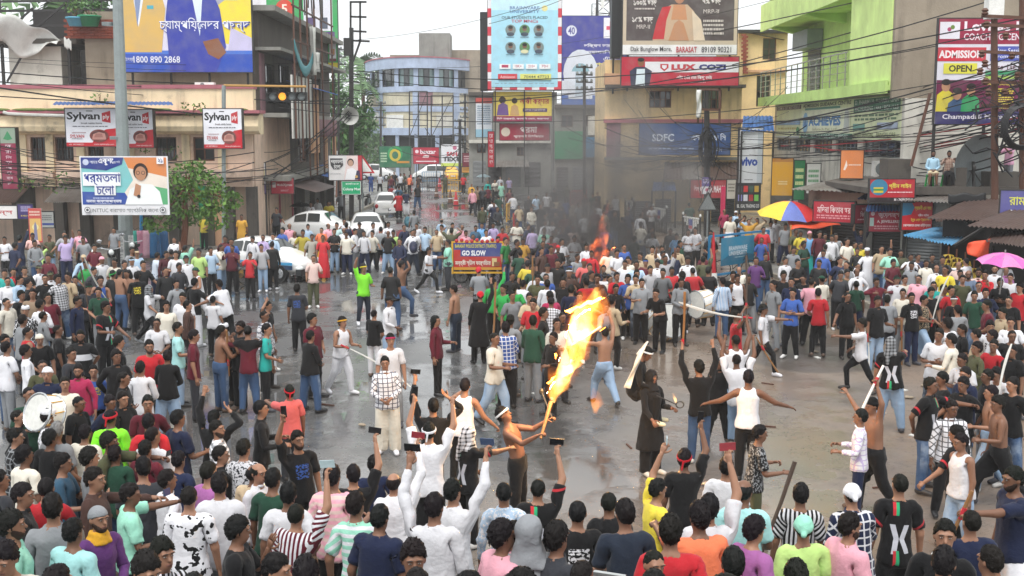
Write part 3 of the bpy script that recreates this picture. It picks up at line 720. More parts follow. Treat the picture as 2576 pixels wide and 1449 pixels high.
    def part(k, name, mat, col, c2=None, wr=0.):
        V, F, Wt, N = tpl(k, lod); S = shape(V, N, wr)
        if CLOTHN.get(k) in ('trousers', 'shorts', 'wrap_skirt') and top: S = S - N * (sst(.8, .86, V[:, 2]) * .032)[:, None]
        if k in HAIRK and lod < 2: S = S + N * (.007 * np.abs(np.sin(V[:, 0] * 130 + ph[0] + 2 * np.sin(V[:, 1] * 60)) * np.sin(V[:, 1] * 110 + ph[1] + V[:, 2] * 50)) - .002)[:, None]
        Q = skin(S, Wt, B)
        cl = TPL[k][0][2] if k == 'eyes' else None
        c = bpy.data.objects.new(name, np_mesh(name, tr(Q), F, MATS[mat], V, cl)); COL.objects.link(c); c.parent = o; c.color = (*col, 1)
        if c2 is not None: c['c2'] = [float(v) for v in c2]
        return c
    if low: part(low[0], CLOTHN[low[0]], PAT[low[1]], srgb(low[2]), srgb(low[3]) if low[3] else None, .006)
    if top: part(top[0], CLOTHN[top[0]], PAT[top[1]], srgb(top[2]), srgb(top[3]) if top[3] else None, .006)
    if hair: part(hair, 'hair', 'hair', hair_c)
    if beard: part('beard', 'beard', 'hair', tuple(v * .13 + .004 for v in skin_c))
    if head: part(head[0], HEADN[head[0]], PAT[head[1]], srgb(head[2]), srgb(head[3]) if len(head) > 3 and head[3] else None)
    if scarf: part('neckscarf', 'scarf', 'cloth_plain', srgb(scarf))
    if shoe is not None: part('shoe', 'shoes', 'shoe', srgb(shoe))
    tag(o, label, 'person', group)
    PEOPLE.append(o); o_info = {'L': hnd('L'), 'R': hnd('R'), 'fwd': Vector(Mz @ np.array([0, -1, 0])), 'o': o}
    return o_info
# ================================================================= setting
def shift(mb, d):
    mb.v = [(x - d[0], y - d[1], z - d[2]) for x, y, z in mb.v]; return mb
def wb(mb, name, mat, par, smooth=False):          # mesh written in world coordinates under a thing that is not rotated
    o = par; d = Vector((0, 0, 0))
    while o is not None: d += o.location; o = o.parent
    return shift(mb, d).build(name, mat, par, smooth=smooth)
# ---- materials
def asphalt():
    t = newmat('wet_asphalt'); v = t.pos()
    big = t.noise(.11, 4, v, .6); mid = t.noise(.55, 5, t.map(v, (1, .8, 1)), .6); fine = t.noise(60, 3, v)
    x, y, z = t.xyz(v)
    mud = t.math('MULTIPLY', t.ramp(big, .3, .55), t.ramp(x, .5, 5.))
    c = t.mix(t.ramp(mid, .3, .7), (.075, .075, .076), (.14, .138, .134)); c = t.mix(t.math('MULTIPLY', t.ramp(fine, .45, .75), .45), c, (.13, .125, .12))
    c = t.mix(t.math('MULTIPLY', mud, .9), c, (.22, .15, .1))
    spots = t.math('GREATER_THAN', t.noise(2.2, 2, v, .4), .73); c = t.mix(t.math('MULTIPLY', spots, .35), c, (.02, .02, .02))
    c = t.mix(t.math('MULTIPLY', t.math('GREATER_THAN', t.noise(22, 2, v, .4), .66), .5), c, (.2, .19, .175)); pat = t.noise(.17, 2, t.map(v, (1, .5, 1)), .3); c = t.mix(t.math('MULTIPLY', t.ramp(pat, .555, .565), .55), c, (.03, .03, .031))
    crk = t.math('LESS_THAN', t.math('ABSOLUTE', t.math('SUBTRACT', t.noise(.8, 6, v, .7), .5)), .0035); c = t.mix(t.math('MULTIPLY', crk, .7), c, (.015, .015, .015)); t.col(c)
    wet = t.math('ADD', t.math('MULTIPLY', t.noise(.3, 5, t.map(v, (1.0, .55, 1)), .6), .75), t.math('MULTIPLY', t.noise(1.7, 4, v), .25))
    pud = t.ramp(wet, .45, .53)                           # 1 = standing water
    dry = t.ramp(x, .5, 6., 0, .26)
    r = t.math('ADD', t.ramp(pud, 0, 1, .33, .035), dry); t.rough(r)
    t.b.inputs['Specular IOR Level'].default_value = .9
    hgt = t.math('MULTIPLY', t.math('ADD', fine, t.math('MULTIPLY', t.noise(9, 4, v), 1.2)), t.ramp(pud, 0, 1, 1, .04)); t.bump(hgt, .5, .012)
    return t.m
asphalt()
def pave():
    t = newmat('pavement'); v = t.pos(); n = t.noise(1.2, 6, v, .65)
    t.col(t.mix(t.ramp(n, .3, .7), (.11, .105, .1), (.24, .23, .21))); t.rough(t.ramp(t.noise(.7, 3, v), .4, .6, .6, .25)); t.bump(t.noise(20, 4, v), .4, .02)
pave()
def glass(name, c=(.02, .025, .03), r=.06):
    t = newmat(name); t.col(c); t.rough(r); t.b.inputs['Specular IOR Level'].default_value = .8
glass('glass_dark'); glass('glass_pale', (.16, .24, .24), .08); glass('car_glass', (.03, .035, .035), .04)
def corr(name, c, rust='#4a2f22', amt=.5):
    t = newmat(name); v = t.obj(); c = srgb(c); n = t.noise(.9, 6, v, .65)
    t.col(t.mix(t.math('MULTIPLY', t.ramp(n, .4, .65), amt), t.mix(t.ramp(t.noise(3, 4, v), .3, .7), tuple(q * .7 for q in c), c), srgb(rust))); t.rough(.5); t.b.inputs['Metallic'].default_value = .2
corr('tin_blue', '#5aa8d8', '#8a97a0', .45); corr('tin_brown', '#5b4a45'); corr('tin_grey', '#8b8782'); corr('tin_deepblue', '#2f63a8', '#6a7a88', .3)
wallmat('plaster_cream', '#ecd8b4', '#46403a', .6); wallmat('plaster_pink', '#e0c4b0', '#4a4039', .5); wallmat('plaster_rosecap', '#b06a74', '#4a3a3a', .4)
wallmat('plaster_white', '#d5d2c8', '#55534d', .5); wallmat('plaster_dark', '#57514b', '#1d1b1a', .7); wallmat('plaster_nearblack', '#2b2827', '#141313', .7)  # the last one is near-black, for the rooftop back wall and shop insides
wallmat('plaster_brown', '#9a8e7d', '#3c352e', .5); wallmat('plaster_lime', '#d6f098', '#a3b272', .35); wallmat('plaster_limedeep', '#c4e488', '#7d9048', .3); wallmat('plaster_yellow', '#efd2a0', '#6a4c30', .55)
wallmat('plaster_blue', '#aebcd4', '#77809a', .4); wallmat('plaster_sand', '#d2cab2', '#7a7460', .4); wallmat('plaster_concrete', '#8d8c86', '#45443f', .6); wallmat('plaster_mauve', '#8d6a72', '#3c3034', .5); wallmat('plaster_orange', '#d3a684', '#75513a', .35)
wallmat('moss', '#6b7a3c', '#2c3018', .8)
for n_, c_, r_ in (('metal_dark', '#2e2c2b', .5), ('metal_grey', '#7e8586', .45), ('pole_grey', '#8b9494', .5), ('metal_rust', '#5b3b2d', .7), ('white_paint', '#e6e6e2', .4), ('wood_brown', '#6a3d26', .6), ('wood_window', '#5a3a2c', .6), ('black_rubber', '#141414', .6), ('cable', '#17161a', .55),
                   ('steel', '#b9bcbb', .25), ('tarp_white', '#cfcfca', .7), ('tarp_blue', '#2f5ea6', .6), ('tarp_black', '#1b1c1e', .55), ('tarp_orange', '#e2502a', .6), ('pvc', '#c9c9c4', .5), ('bamboo', '#b58a4a', .6), ('brick_red', '#8a4330', .85), ('shutter_grey', '#6c6f70', .5), ('shutter_dark', '#3d3a3a', .55), ('blue_paint', '#2c7fae', .45),
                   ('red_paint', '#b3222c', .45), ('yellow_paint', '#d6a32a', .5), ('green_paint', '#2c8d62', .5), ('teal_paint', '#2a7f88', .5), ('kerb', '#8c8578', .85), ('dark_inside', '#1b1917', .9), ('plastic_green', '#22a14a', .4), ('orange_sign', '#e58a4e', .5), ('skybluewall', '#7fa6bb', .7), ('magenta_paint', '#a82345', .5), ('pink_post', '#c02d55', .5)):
    flat(n_, c_, r_, .6 if n_ in ('steel',) else 0)
# ---- ground, kerbs, pavements
g = MB(); NG = 40
g.quad((-400, -60, 0), (400, -60, 0), (400, 900, 0), (-400, 900, 0)); tag(g.build('road', 'wet_asphalt'), kind='structure')
bk = MB(); bk.add([(-14, 13, .004), (14, 13, .004), (14, 3, 1.55), (-14, 3, 1.55), (-14, 3, 0), (14, 3, 0)], [(0, 3, 2, 1), (3, 4, 5, 2), (0, 4, 3), (1, 2, 5)]); tag(bk.build('sloping_bank', 'wet_asphalt'), kind='structure')
def strip(name, pts, z, mat, kerbs=True):
    """raised pavement with a row of separate kerb stones along its road edge; pts = road edge, then back edge"""
    a, b, c, d = [Vector((*p, 0)) for p in pts]
    m = MB(); vs = [(*p.xy, z) for p in (a, b, c, d)] + [(*p.xy, -.05) for p in (a, b, c, d)]
    m.add(vs, [(0, 1, 2, 3), (0, 4, 5, 1), (1, 5, 6, 2), (2, 6, 7, 3), (3, 7, 4, 0)]); o = m.build(name, 'pavement'); tag(o, kind='structure')
    n = max(1, int((b - a).length / 1.1)); dv = (b - a) / n; nd = Vector((-dv.y, dv.x, 0)).normalized()
    if (c - b).dot(nd) > 0: nd = -nd
    L = dv.length * .96
    km = MB(); km.box(0, L, -.13, .05, -.02, z + .03); me = km.mesh('kerb_stone', 'kerb'); ang = math.atan2(dv.y, dv.x)
    if kerbs:
        for i in range(n):
            k = bpy.data.objects.new('kerb_stone', me); COL.objects.link(k); k.parent = o
            p = a + dv * i; k.location = (p.x, p.y, rng.uniform(-.02, .01)); k.rotation_euler[2] = ang + rng.uniform(-.01, .01)
    return o
strip('pavement_right', [(9.9, 38), (6.0, 88), (16, 88), (16, 38)], .14, 'pavement')
strip('pavement_right_near', [(11.6, 20), (10.6, 37.6), (30, 37.6), (30, 20)], .14, 'pavement')
strip('pavement_left', [(-10.3, 120), (-10.0, 56), (-14, 56), (-14, 120)], .14, 'pavement')
strip('pavement_left_near', [(-11.0, 48.5), (-34, 47.6), (-34, 53), (-11.0, 53)], .14, 'pavement')
# ---- building helpers (local: x along the facade, -y towards the street)
def holes_wall(mb, x0, x1, z0, z1, y, th, holes):
    xs = sorted({x0, x1, *[h[0] for h in holes], *[h[1] for h in holes]}); zs = sorted({z0, z1, *[h[2] for h in holes], *[h[3] for h in holes]})
    for i in range(len(xs) - 1):
        run = None
        for k in range(len(zs) - 1):
            mx, mz = (xs[i] + xs[i + 1]) / 2, (zs[k] + zs[k + 1]) / 2
            solid = x0 <= mx <= x1 and z0 <= mz <= z1 and not any(h[0] < mx < h[1] and h[2] < mz < h[3] for h in holes)
            if solid: run = (run[0], zs[k + 1]) if run else (zs[k], zs[k + 1])
            if run and (not solid or k == len(zs) - 2): mb.box(xs[i], xs[i + 1], y, y + th, run[0], run[1]); run = None
def window(par, x0, x1, z0, z1, y, nx=2, nz=2, fm='wood_window', gm='glass_dark', fw=.06, bars=0, open_p=0, name='window'):
    w = thing(name, None, None, (x0, y, z0)); w.parent = par; W_, H_ = x1 - x0, z1 - z0
    f = MB(); f.box(0, W_, -.02, .06, 0, fw); f.box(0, W_, -.02, .06, H_ - fw, H_); f.box(0, fw, -.02, .06, fw, H_ - fw); f.box(W_ - fw, W_, -.02, .06, fw, H_ - fw)
    for i in range(1, nx): f.box(W_ * i / nx - fw / 2, W_ * i / nx + fw / 2, -.015, .05, fw, H_ - fw)
    for i in range(1, nz): f.box(fw, W_ - fw, -.012, .045, H_ * i / nz - fw * .35, H_ * i / nz + fw * .35)
    f.build('frame', fm, w)
    me = MB().box(0, W_ / nx - fw, 0, .012, 0, H_ / nz - fw * .7).mesh('pane', gm)
    for i in range(nx):
        for k in range(nz):
            if open_p and rng.random() < open_p: continue
            p = bpy.data.objects.new('pane', me); COL.objects.link(p); p.parent = w; p.location = (W_ * i / nx + fw / 2, .02 + rng.uniform(0, .006), H_ * k / nz + fw * .35); p.rotation_euler = (rng.uniform(-.01, .01), 0, rng.uniform(-.012, .012))
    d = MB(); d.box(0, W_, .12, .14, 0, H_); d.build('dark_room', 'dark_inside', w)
    for i in range(bars):
        b = MB(); b.bar((0, 0, 0), (0, 0, H_), .025, n=4); q = b.build('window_bar', 'metal_dark', w); q.location = (W_ * (i + 1) / (bars + 1), -.05, 0)
    return w
def shutter(par, x0, x1, z0, z1, y, mat='shutter_grey', step=.11):
    """roller shutter: slats one above another in one sheet"""
    m = MB(); n = int((z1 - z0) / step)
    for i in range(n):
        a, b = z0 + i * (z1 - z0) / n, z0 + (i + 1) * (z1 - z0) / n; c = (a + b) / 2
        m.add([(x0, y + .03, a), (x1, y + .03, a), (x1, y, c), (x0, y, c), (x1, y + .03, b), (x0, y + .03, b)], [(0, 1, 2, 3), (3, 2, 4, 5)])
    return m.build('roller_shutter', mat, par)
def corr_sheet(par, p0, p1, p2, p3, mat, n=14, amp=.035, name='roof_sheet', sheets=1):
    """corrugated sheets between the eave p0-p1 and the ridge p3-p2, laid side by side as separate sheets"""
    p0, p1, p2, p3 = map(Vector, (p0, p1, p2, p3)); nn = (p1 - p0).cross(p3 - p0).normalized(); out = []
    for s in range(sheets):
        u0, u1 = s / sheets, (s + 1) / sheets + .02; m = MB(); vs = []; k = max(4, n // sheets) * 4; j = rng.uniform(-.01, .01); lift = .012 * (s % 2)
        for r in (0, 1):
            for i in range(k + 1):
                u = u0 + (u1 - u0) * i / k; a = p0.lerp(p1, u) if r == 0 else p3.lerp(p2, u)
                if r == 0: a = a + (p0 - p3).normalized() * rng.uniform(0, .0) + (p0 - p3) * j
                vs.append(a + nn * (amp * math.sin(i * math.pi / 2) + lift))
        m.add(vs, [(i, i + 1, k + 2 + i, k + 1 + i) for i in range(k)])
        o = m.build(name, mat if isinstance(mat, str) else mat[s % len(mat)], par, smooth=True); out.append(o)
    return out
def bentsheet(par, name, mat, f, nu=10, nv=8, loc=None):
    """cloth or tarpaulin from a function of (u, v)"""
    m = MB(); vs = [f(i / nu, j / nv) for j in range(nv + 1) for i in range(nu + 1)]
    m.add(vs, [(j * (nu + 1) + i, j * (nu + 1) + i + 1, (j + 1) * (nu + 1) + i + 1, (j + 1) * (nu + 1) + i) for j in range(nv) for i in range(nu)])
    o = m.build(name, mat, par, smooth=True)
    md = o.modifiers.new('thick', 'SOLIDIFY'); md.thickness = .012
    if loc: o.location = loc
    return o
def sign(rect, Y, label, draw, rz=0., depth=.12, name='signboard', cat='sign', group=None, frame='metal_dark', base='#e8e8e6', y_off=0, posts=None):
    x0, y0, x1, y1 = rect; p = at(x0, y1, Y); c, s = math.cos(rz), math.sin(rz); d = ray(x1, y1); a = d[0] / d[1]
    w = (a * p[1] - p[0]) / (c - a * s); h = at(x0, y0, Y)[2] - p[2]
    t = thing(name, label, cat, p, rz, group)
    m = MB(); m.box(0, w, 0, depth, 0, h, base); m.build('board', colmat('board_face'), t)
    if frame:
        f = MB(); q = .035
        f.box(-q, w + q, -.015, depth + .01, -q, 0); f.box(-q, w + q, -.015, depth + .01, h, h + q); f.box(-q, 0, -.015, depth + .01, 0, h); f.box(w, w + q, -.015, depth + .01, 0, h); f.build('frame', frame, t)
    pr = Print(w, h); draw(pr); pr.build(t)
    if posts:
        for u in posts[0]:
            q = MB(); q.bar((u * w, depth + .06, -posts[1]), (u * w, depth + .06, h), .09); q.build('post', 'metal_dark', t)
    return t
# ================================================================= buildings
# ---- cream corner building on the left
YA = 52.; XA = xat(-80, 400, YA)
def la(x): return xat(x, 400, YA) - XA
def za(y): return zat(y, YA)
bA = thing('corner_building', 'cream two-storey building with rose parapet behind the plywood signs', 'building', (XA, YA, 0))
WA = la(634)
m = MB(); hs = [(la(a), la(b), za(405), za(345)) for a, b in ((14, 33), (78, 118), (140, 186), (222, 262), (392, 445), (487, 540))]
holes_wall(m, 0, WA, za(470), za(338), 0, .3, hs); m.box(0, WA, .6, 9, 0, za(290)); m.build('upper_wall', 'plaster_pink', bA)
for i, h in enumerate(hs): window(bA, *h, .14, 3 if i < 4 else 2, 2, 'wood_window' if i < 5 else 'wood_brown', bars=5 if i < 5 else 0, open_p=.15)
for x in (60, 128, 205, 330, 470, 560):
    q = MB(); q.box(la(x) - .18, la(x) + .18, -.12, 0, za(468), za(338)); q.build('pilaster', 'plaster_cream', bA)
m = MB(); m.prismx([(-.75, za(330)), (-.82, za(318)), (-.7, za(292)), (-.3, za(286)), (.3, za(286)), (.3, za(338)), (-.3, za(338))], -.01, WA + .5); m.build('rounded_band', 'plaster_cream', bA)
m = MB(); m.box(-.02, WA + .6, -.95, .3, za(286) + .003, za(278)); m.build('ledge', 'plaster_rosecap', bA)
m = MB(); m.box(-.01, WA + .2, -.35, .25, za(278) + .004, za(224)); m.build('parapet', 'plaster_cream', bA)
m = MB(); m.box(-.03, WA + .25, -.42, .3, za(224) + .003, za(214)); m.build('parapet_cap', 'plaster_rosecap', bA)
m = MB(); m.box(la(150), WA, -.5, .05, za(445), za(425)); m.box(la(-60), la(140), -.45, .05, za(448), za(432)); m.build('string_course', 'plaster_pink', bA)
q = MB(); q.tube([(la(40), -1.0, za(283)), (la(52), -1.02, za(287)), (la(120), -1.0, za(290)), (la(340), -.98, za(296))], .07, 6); q.build('drain_pipe', 'pvc', bA)
for k in range(16):   # moss and stain ledges below the band
    x = rng.uniform(0, WA); q = MB(); q.ell((0, 0, 0), (rng.uniform(.2, .7), .12, .07), 8, 4); o = q.build('moss_patch', 'moss', bA); o.location = (x, -.9, za(278) + .02)
# ground floor: piers, open shops whose dark is put into the back wall's colour, and half-open shutters
m = MB(); m.box(0, WA, 3.2, 3.4, 0, za(470)); m.build('shop_back_wall', 'plaster_nearblack', bA)
for x in (-60, 35, 60, 140, 205, 290, 360, 430, 520, 570, 628):
    q = MB(); q.box(la(x) - .22, la(x) + .22, 0, .5, 0, za(470)); q.build('pier', 'plaster_dark', bA)
for a, b, zt, mt in ((143, 200, 2.4, 'shutter_dark'), (210, 285, 1.6, 'shutter_dark'), (365, 425, 2.7, 'shutter_grey'), (525, 565, 2.6, 'shutter_dark')): shutter(bA, la(a), la(b), zt if zt < 2 else .1, za(476) if zt < 2 else zt, .7, mt)
m = MB(); m.box(la(500), la(515), -.3, .2, .1, 2.9); m.build('green_door_frame', 'green_paint', bA)
m = MB(); m.box(la(516), la(566), .15, .3, .1, 2.6); m.build('side_wall', 'plaster_orange', bA)
for x0, x1, mt in ((-80, 75, 'tin_brown'), (150, 285, 'tin_grey'), (290, 430, 'tin_brown')):
    corr_sheet(bA, (la(x0), -2.0, za(485) - .3), (la(x1), -2.0, za(485) - .35), (la(x1), 0, za(462)), (la(x0), 0, za(462)), mt, 28, .03, 'awning_sheet', 3)
# rooftop floor: dark frame, whitewashed water-tank room, trusses, brick stub
YR = YA + 2.5
bR = thing('rooftop_shack', 'sooty open rooftop floor with whitewashed room above the cream building', 'building', (XA, YR, za(226)))
zr = za(226); lr = lambda x: xat(x, 150, YR) - XA; zz = lambda y: zat(y, YR) - zr
m = MB(); m.box(0, lr(640), 5.5, 5.8, -.3, zz(-5)); m.box(0, lr(640), 0, 5.5, -.4, -.2); m.build('back_wall', 'plaster_nearblack', bR)
m = MB(); m.box(lr(18), lr(150), .2, 2.6, -.2, zz(116)); m.build('whitewashed_room', 'plaster_white', bR)
m = MB(); m.box(-.2, lr(200), -.3, 4, zz(112) + .02, zz(98)); m.box(lr(200), lr(330), .5, 4, zz(104), zz(94)); m.build('roof_slab', 'plaster_dark', bR)
for x in (4, 172, 237, 258, 300, 345, 420, 520, 600):
    q = MB(); q.bar((lr(x), .1, -.2), (lr(x), .1, zz(-12)), .12); q.build('steel_post', 'metal_dark', bR)
for y in (-2, 22, 60): q = MB(); q.bar((0, .05, zz(y + 6)), (lr(420), .05, zz(y)), .1); q.build('roof_beam', 'metal_dark', bR)
for a, b, c, d in ((0, 98, 90, 20), (60, 98, 172, 8), (172, 60, 240, 5), (15, 205, 70, 118), (240, 90, 170, 20)):
    q = MB(); q.bar((lr(a), 0, zz(b)), (lr(c), 0, zz(d)), .08); q.build('truss_member', 'metal_dark', bR)
bm = MB().box(0, .3, 0, .18, 0, .11).mesh('brick', 'brick_red')
for r in range(7):
    for k in range(rng.randint(8, 11)):
        o = bpy.data.objects.new('brick', bm); COL.objects.link(o); o.parent = bR; o.location = (lr(172) + k * .315 + (r % 2) * .15, -.35 + rng.uniform(-.02, .02), zz(98) + r * .125); o.rotation_euler[2] = rng.uniform(-.03, .03)
m = MB(); m.box(lr(300), lr(420), 1.5, 1.7, -.2, zz(110)); m.box(lr(430), lr(640), 1.2, 1.4, -.2, zz(170)); m.build('dark_partition', 'plaster_dark', bR)
def tarp_f(u, v):
    x = lr(0) - .3 + (lr(178) - lr(0)) * u; return (x, -.6 - .35 * math.sin(v * 3 + u * 4) , zz(20 + 78 * u ** 1.3) - v * (1.9 * (1 - u) ** .8 + .35) * (1 - .25 * math.sin(u * 9)) + .1 * math.sin(u * 17 + v * 5))
tp = bentsheet(None, 'tarpaulin', 'tarp_white', tarp_f, 26, 10, (XA, YR, zr)); tag(tp, 'torn white tarpaulin sheet hanging over the rooftop at the left edge', 'tarpaulin')
tp = bentsheet(None, 'tarpaulin', 'tarp_white', lambda u, v: (lr(178) + (lr(196) - lr(178)) * u, -.7, zz(98 + 6 * u) - v * .45 + .05 * math.sin(u * 12)), 10, 4, (XA, YR, zr)); tag(tp, 'narrow torn end of white sheeting beside the rooftop bricks', 'tarpaulin')
# ---- old dark building further along the left side (faces the street)
bB = thing('old_building', 'dark weathered three-storey building with scaffold poles along the left street', 'building', (-11.9, 54.5, 0), R(90))
LB = 21.; HB = 10.9
m = MB(); hs = [(1.2, 3.6, 6.7, 8.6), (4.6, 7.4, 6.7, 8.8), (9, 12, 6.6, 8.6), (14, 17.5, 6.6, 8.6), (1.2, 4, 3.7, 5.6), (9.5, 12.5, 3.6, 5.5), (14.5, 17, 3.6, 5.5)]
holes_wall(m, 0, LB, 3.1, HB, 0, .3, hs); m.box(0, LB, .6, 8, 0, HB - .1); m.build('street_wall', 'plaster_dark', bB)
m = MB(); m.box(-.03, .25, .3, 8.1, 3.1, HB - .02); m.build('end_wall', 'plaster_brown', bB)
m = MB(); m.box(-.3, LB + .3, -.9, .5, HB, HB + .25); m.box(-.2, LB, -1.1, .1, 9.1, 9.25); m.box(-.2, LB, -1.3, .1, 6.0, 6.2); m.box(-.2, LB, -1.3, .1, 3.0, 3.25); m.build('floor_slabs', 'plaster_concrete', bB)
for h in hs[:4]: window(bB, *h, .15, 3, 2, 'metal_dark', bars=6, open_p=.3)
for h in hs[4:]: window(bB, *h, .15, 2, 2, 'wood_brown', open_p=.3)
MB().box(8.2, 9, -.06, .0, 6.3, 9).build('pink_pier', 'plaster_mauve', bB); MB().box(0.1, 1.0, -.07, 0, 3.3, 9).build('pink_pier', 'plaster_mauve', bB)
for i in range(5):   # scalloped fringe of the balcony canopy
    q = MB(); q.prism([(0, 0), (1.3, 0), (1.3, -.35), (1.05, -.95), (.85, -.4), (.65, -.95), (.45, -.4), (.25, -.95), (0, -.35)], -1.42, -1.34); o = q.build('scalloped_fringe', 'plaster_mauve', bB); o.location = (8 + i * 1.31, 0, 6.0)
for x in (8.2, 11.4, 14.6): q = MB(); q.box(x, x + .22, -1.3, -1.1, 3.25, 6.0); q.build('balcony_column', 'plaster_orange', bB)
m = MB(); m.box(.3, 5.6, -1.5, -1.42, 5.0, 8.0); o = m.build('faded_banner', 'tarp_white', bB)
for i in range(6): q = MB(); q.bar((.5 + i, -1.55, 4.9), (.5 + i, -1.55, 8.2), .05); q.build('banner_batten', 'metal_dark', bB)
m = MB(); m.box(6.0, 8.0, -1.45, -1.3, 4.2, 7.8); m.build('boarded_panel', 'plaster_orange', bB)
for x, z0, z1 in ((.5, 5, 16), (2.2, 4, 16), (4.1, 3, 15), (6.2, 3, 16), (8.5, 3, 15.5), (12, 3, 13)): q = MB(); q.bar((x, -1.6, z0), (x, -1.6, z1), .08); q.build('scaffold_pole', 'metal_rust', bB)
for z in (9.6, 11.2, 12.9, 14.4): q = MB(); q.bar((0, -1.62, z), (12.4, -1.62, z + .1), .07); q.build('scaffold_rail', 'metal_rust', bB)
for k in range(9): q = MB(); a = rng.uniform(0, 9); q.bar((a, -1.64, rng.uniform(10.8, 12)), (a + rng.uniform(-2.4, 2.4), -1.64, rng.uniform(13.5, 15.6)), .06); q.build('scaffold_brace', 'metal_dark', bB)
for x0, x1, z, mt in ((9.5, 14, 3.2, 'tarp_blue'), (15, 20.5, 3.3, 'tarp_blue'), (1, 7.5, 3.0, 'tin_brown'), (5.5, 8.5, 7.95, 'tarp_blue')):
    corr_sheet(bB, (x0, -2.4, z - .6), (x1, -2.4, z - .65), (x1, -.2, z), (x0, -.2, z), mt, 20, .02, 'awning_sheet', 2)
m = MB(); m.box(.0, LB, .31, .5, 0, 3.0); m.build('shop_back', 'plaster_nearblack', bB)
for x in (0, 3.2, 6.6, 10, 13.6, 17.2, 20.8): q = MB(); q.box(x, x + .35, -.15, .3, 0, 3.05); q.build('shop_pier', 'magenta_paint' if x in (3.2, 6.6) else 'plaster_dark', bB)
for a, b, mt in ((.4, 3.1, 'shutter_dark'), (3.6, 6.5, 'shutter_grey'), (10.4, 13.4, 'shutter_grey'), (14.1, 17, 'shutter_dark')): shutter(bB, a, b, .1, 2.7, .1, mt)
def rag(par, x, z0, z1, w, sd): return bentsheet(par, 'rag', 'tarp_white', lambda u, v: (x + (u - .5) * w * (1 - .5 * math.sin(v * 3)), -1.75 - .12 * math.sin(u * 7 + sd), z0 + (z1 - z0) * v), 6, 8)
r_ = thing('torn_sheet', 'pale torn cloth draped over the scaffold poles on the old building', 'cloth', (-11.9, 54.5, 0), R(90)); rag(r_, 4.6, 10.6, 8.2, .9, 1); rag(r_, 5.6, 9.4, 8.4, 1.6, 2)
r_ = thing('torn_sheet', 'sagging greenish net strung across the old building front', 'net', (-11.9, 54.5, 0), R(90))
bentsheet(r_, 'net', 'teal_paint', lambda u, v: (-.6 + 5.5 * u, -1.8, 9.6 - 1.1 * math.sin(u * math.pi) - v * .5), 14, 3)
# ---- blue curved building at the end of the street
YC = 140.
bC = thing('curved_building', 'pale blue and sand four-storey building with a rounded front at the street end', 'building', (xat(1055, 400, YC), YC - 4, 0))
cR, n = 9.2, 28
def arc(u): a = R(200 + 140 * u); return (cR * math.cos(a) * .86, 21 * (math.sin(a) + 1))
def curved(name, z0, z1, mat, off=0., u0=0., u1=1., th=.3):
    m = MB(); k = max(2, int(n * (u1 - u0))); vs = []
    for i in range(k + 1):
        x, y = arc(u0 + (u1 - u0) * i / k); vs += [(x * (1 + off), y - off * 9, z0), (x * (1 + off), y - off * 9, z1), (x * (1 + off), y + th + .6, z0), (x * (1 + off), y + th + .6, z1)]
    fs = []
    for i in range(k):
        a, b = 4 * i, 4 * i + 4; fs += [(a, b, b + 1, a + 1), (a + 1, b + 1, b + 3, a + 3), (a, a + 2, b + 2, b)]
    fs += [(0, 1, 3, 2), (4 * k, 4 * k + 2, 4 * k + 3, 4 * k + 1)]
    m.add(vs, fs); return m.build(name, mat, bC)
zc = lambda y: zat(y, YC)
curved('ground_floor_wall', 0, zc(372), 'plaster_concrete', -.02); curved('first_floor_band', zc(340), zc(322), 'plaster_blue', .02)
curved('first_floor_wall', zc(322), zc(282), 'plaster_sand'); curved('mid_band', zc(282), zc(268), 'plaster_blue', .015); curved('second_floor_wall', zc(268), zc(234), 'plaster_sand')
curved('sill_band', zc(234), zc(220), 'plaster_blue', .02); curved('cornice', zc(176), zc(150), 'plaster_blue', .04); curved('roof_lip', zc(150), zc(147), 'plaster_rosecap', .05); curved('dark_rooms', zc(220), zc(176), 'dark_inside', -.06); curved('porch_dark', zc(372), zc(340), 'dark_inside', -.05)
for i in range(9):
    u = i / 8; curved('column', zc(220), zc(176), 'plaster_blue', .0, max(0, u - .014), min(1, u + .014)); curved('lower_column', 0, zc(340), 'plaster_blue', .0, max(0, u - .012), min(1, u + .012))
    if i % 2 == 0: curved('pilaster', zc(322), zc(234), 'plaster_blue', .012, max(0, u - .02), min(1, u + .02))
for i in range(8):
    u = i / 8
    for k in range(3): curved('pane', zc(218), zc(178), 'glass_pale' if i in (3, 4, 5) and k != 1 else 'glass_dark', -.03 + .01 * (k == 1), u + .018 + k * .033, u + .046 + k * .033, .02)
for u0, u1, z0, z1, mt in ((.02, .24, 300, 284, 'white_paint'), (.30, .42, 322, 290, 'white_paint'), (.62, .8, 318, 290, 'plaster_white'), (.5, .6, 232, 268, 'plaster_mauve')): curved('wall_panel', zc(max(z0, z1)), zc(min(z0, z1)), mt, .012, u0, u1)
m = MB(); m.box(xat(1055, 80, YC) - bC.location.x, xat(1133, 80, YC) - bC.location.x, 3, 8, zc(150), zc(85)); m.build('lift_tower', 'plaster_concrete', bC)
m = MB(); m.box(xat(980, 80, YC) - bC.location.x, xat(1056, 80, YC) - bC.location.x, 4, 9, zc(150), zc(138)); m.build('roof_room', 'plaster_brown', bC)
m = MB(); m.box(xat(1120, 80, YC) - bC.location.x, xat(1206, 80, YC) - bC.location.x, 6.5, 18, 0, zc(122)); m.build('rear_block', 'plaster_brown', bC)
def bam(u, v): return (xat(1065 + 22 * u, 300, YC) - bC.location.x, -1.6, zc(236 + 125 * v) + .2 * math.sin(u * 7))
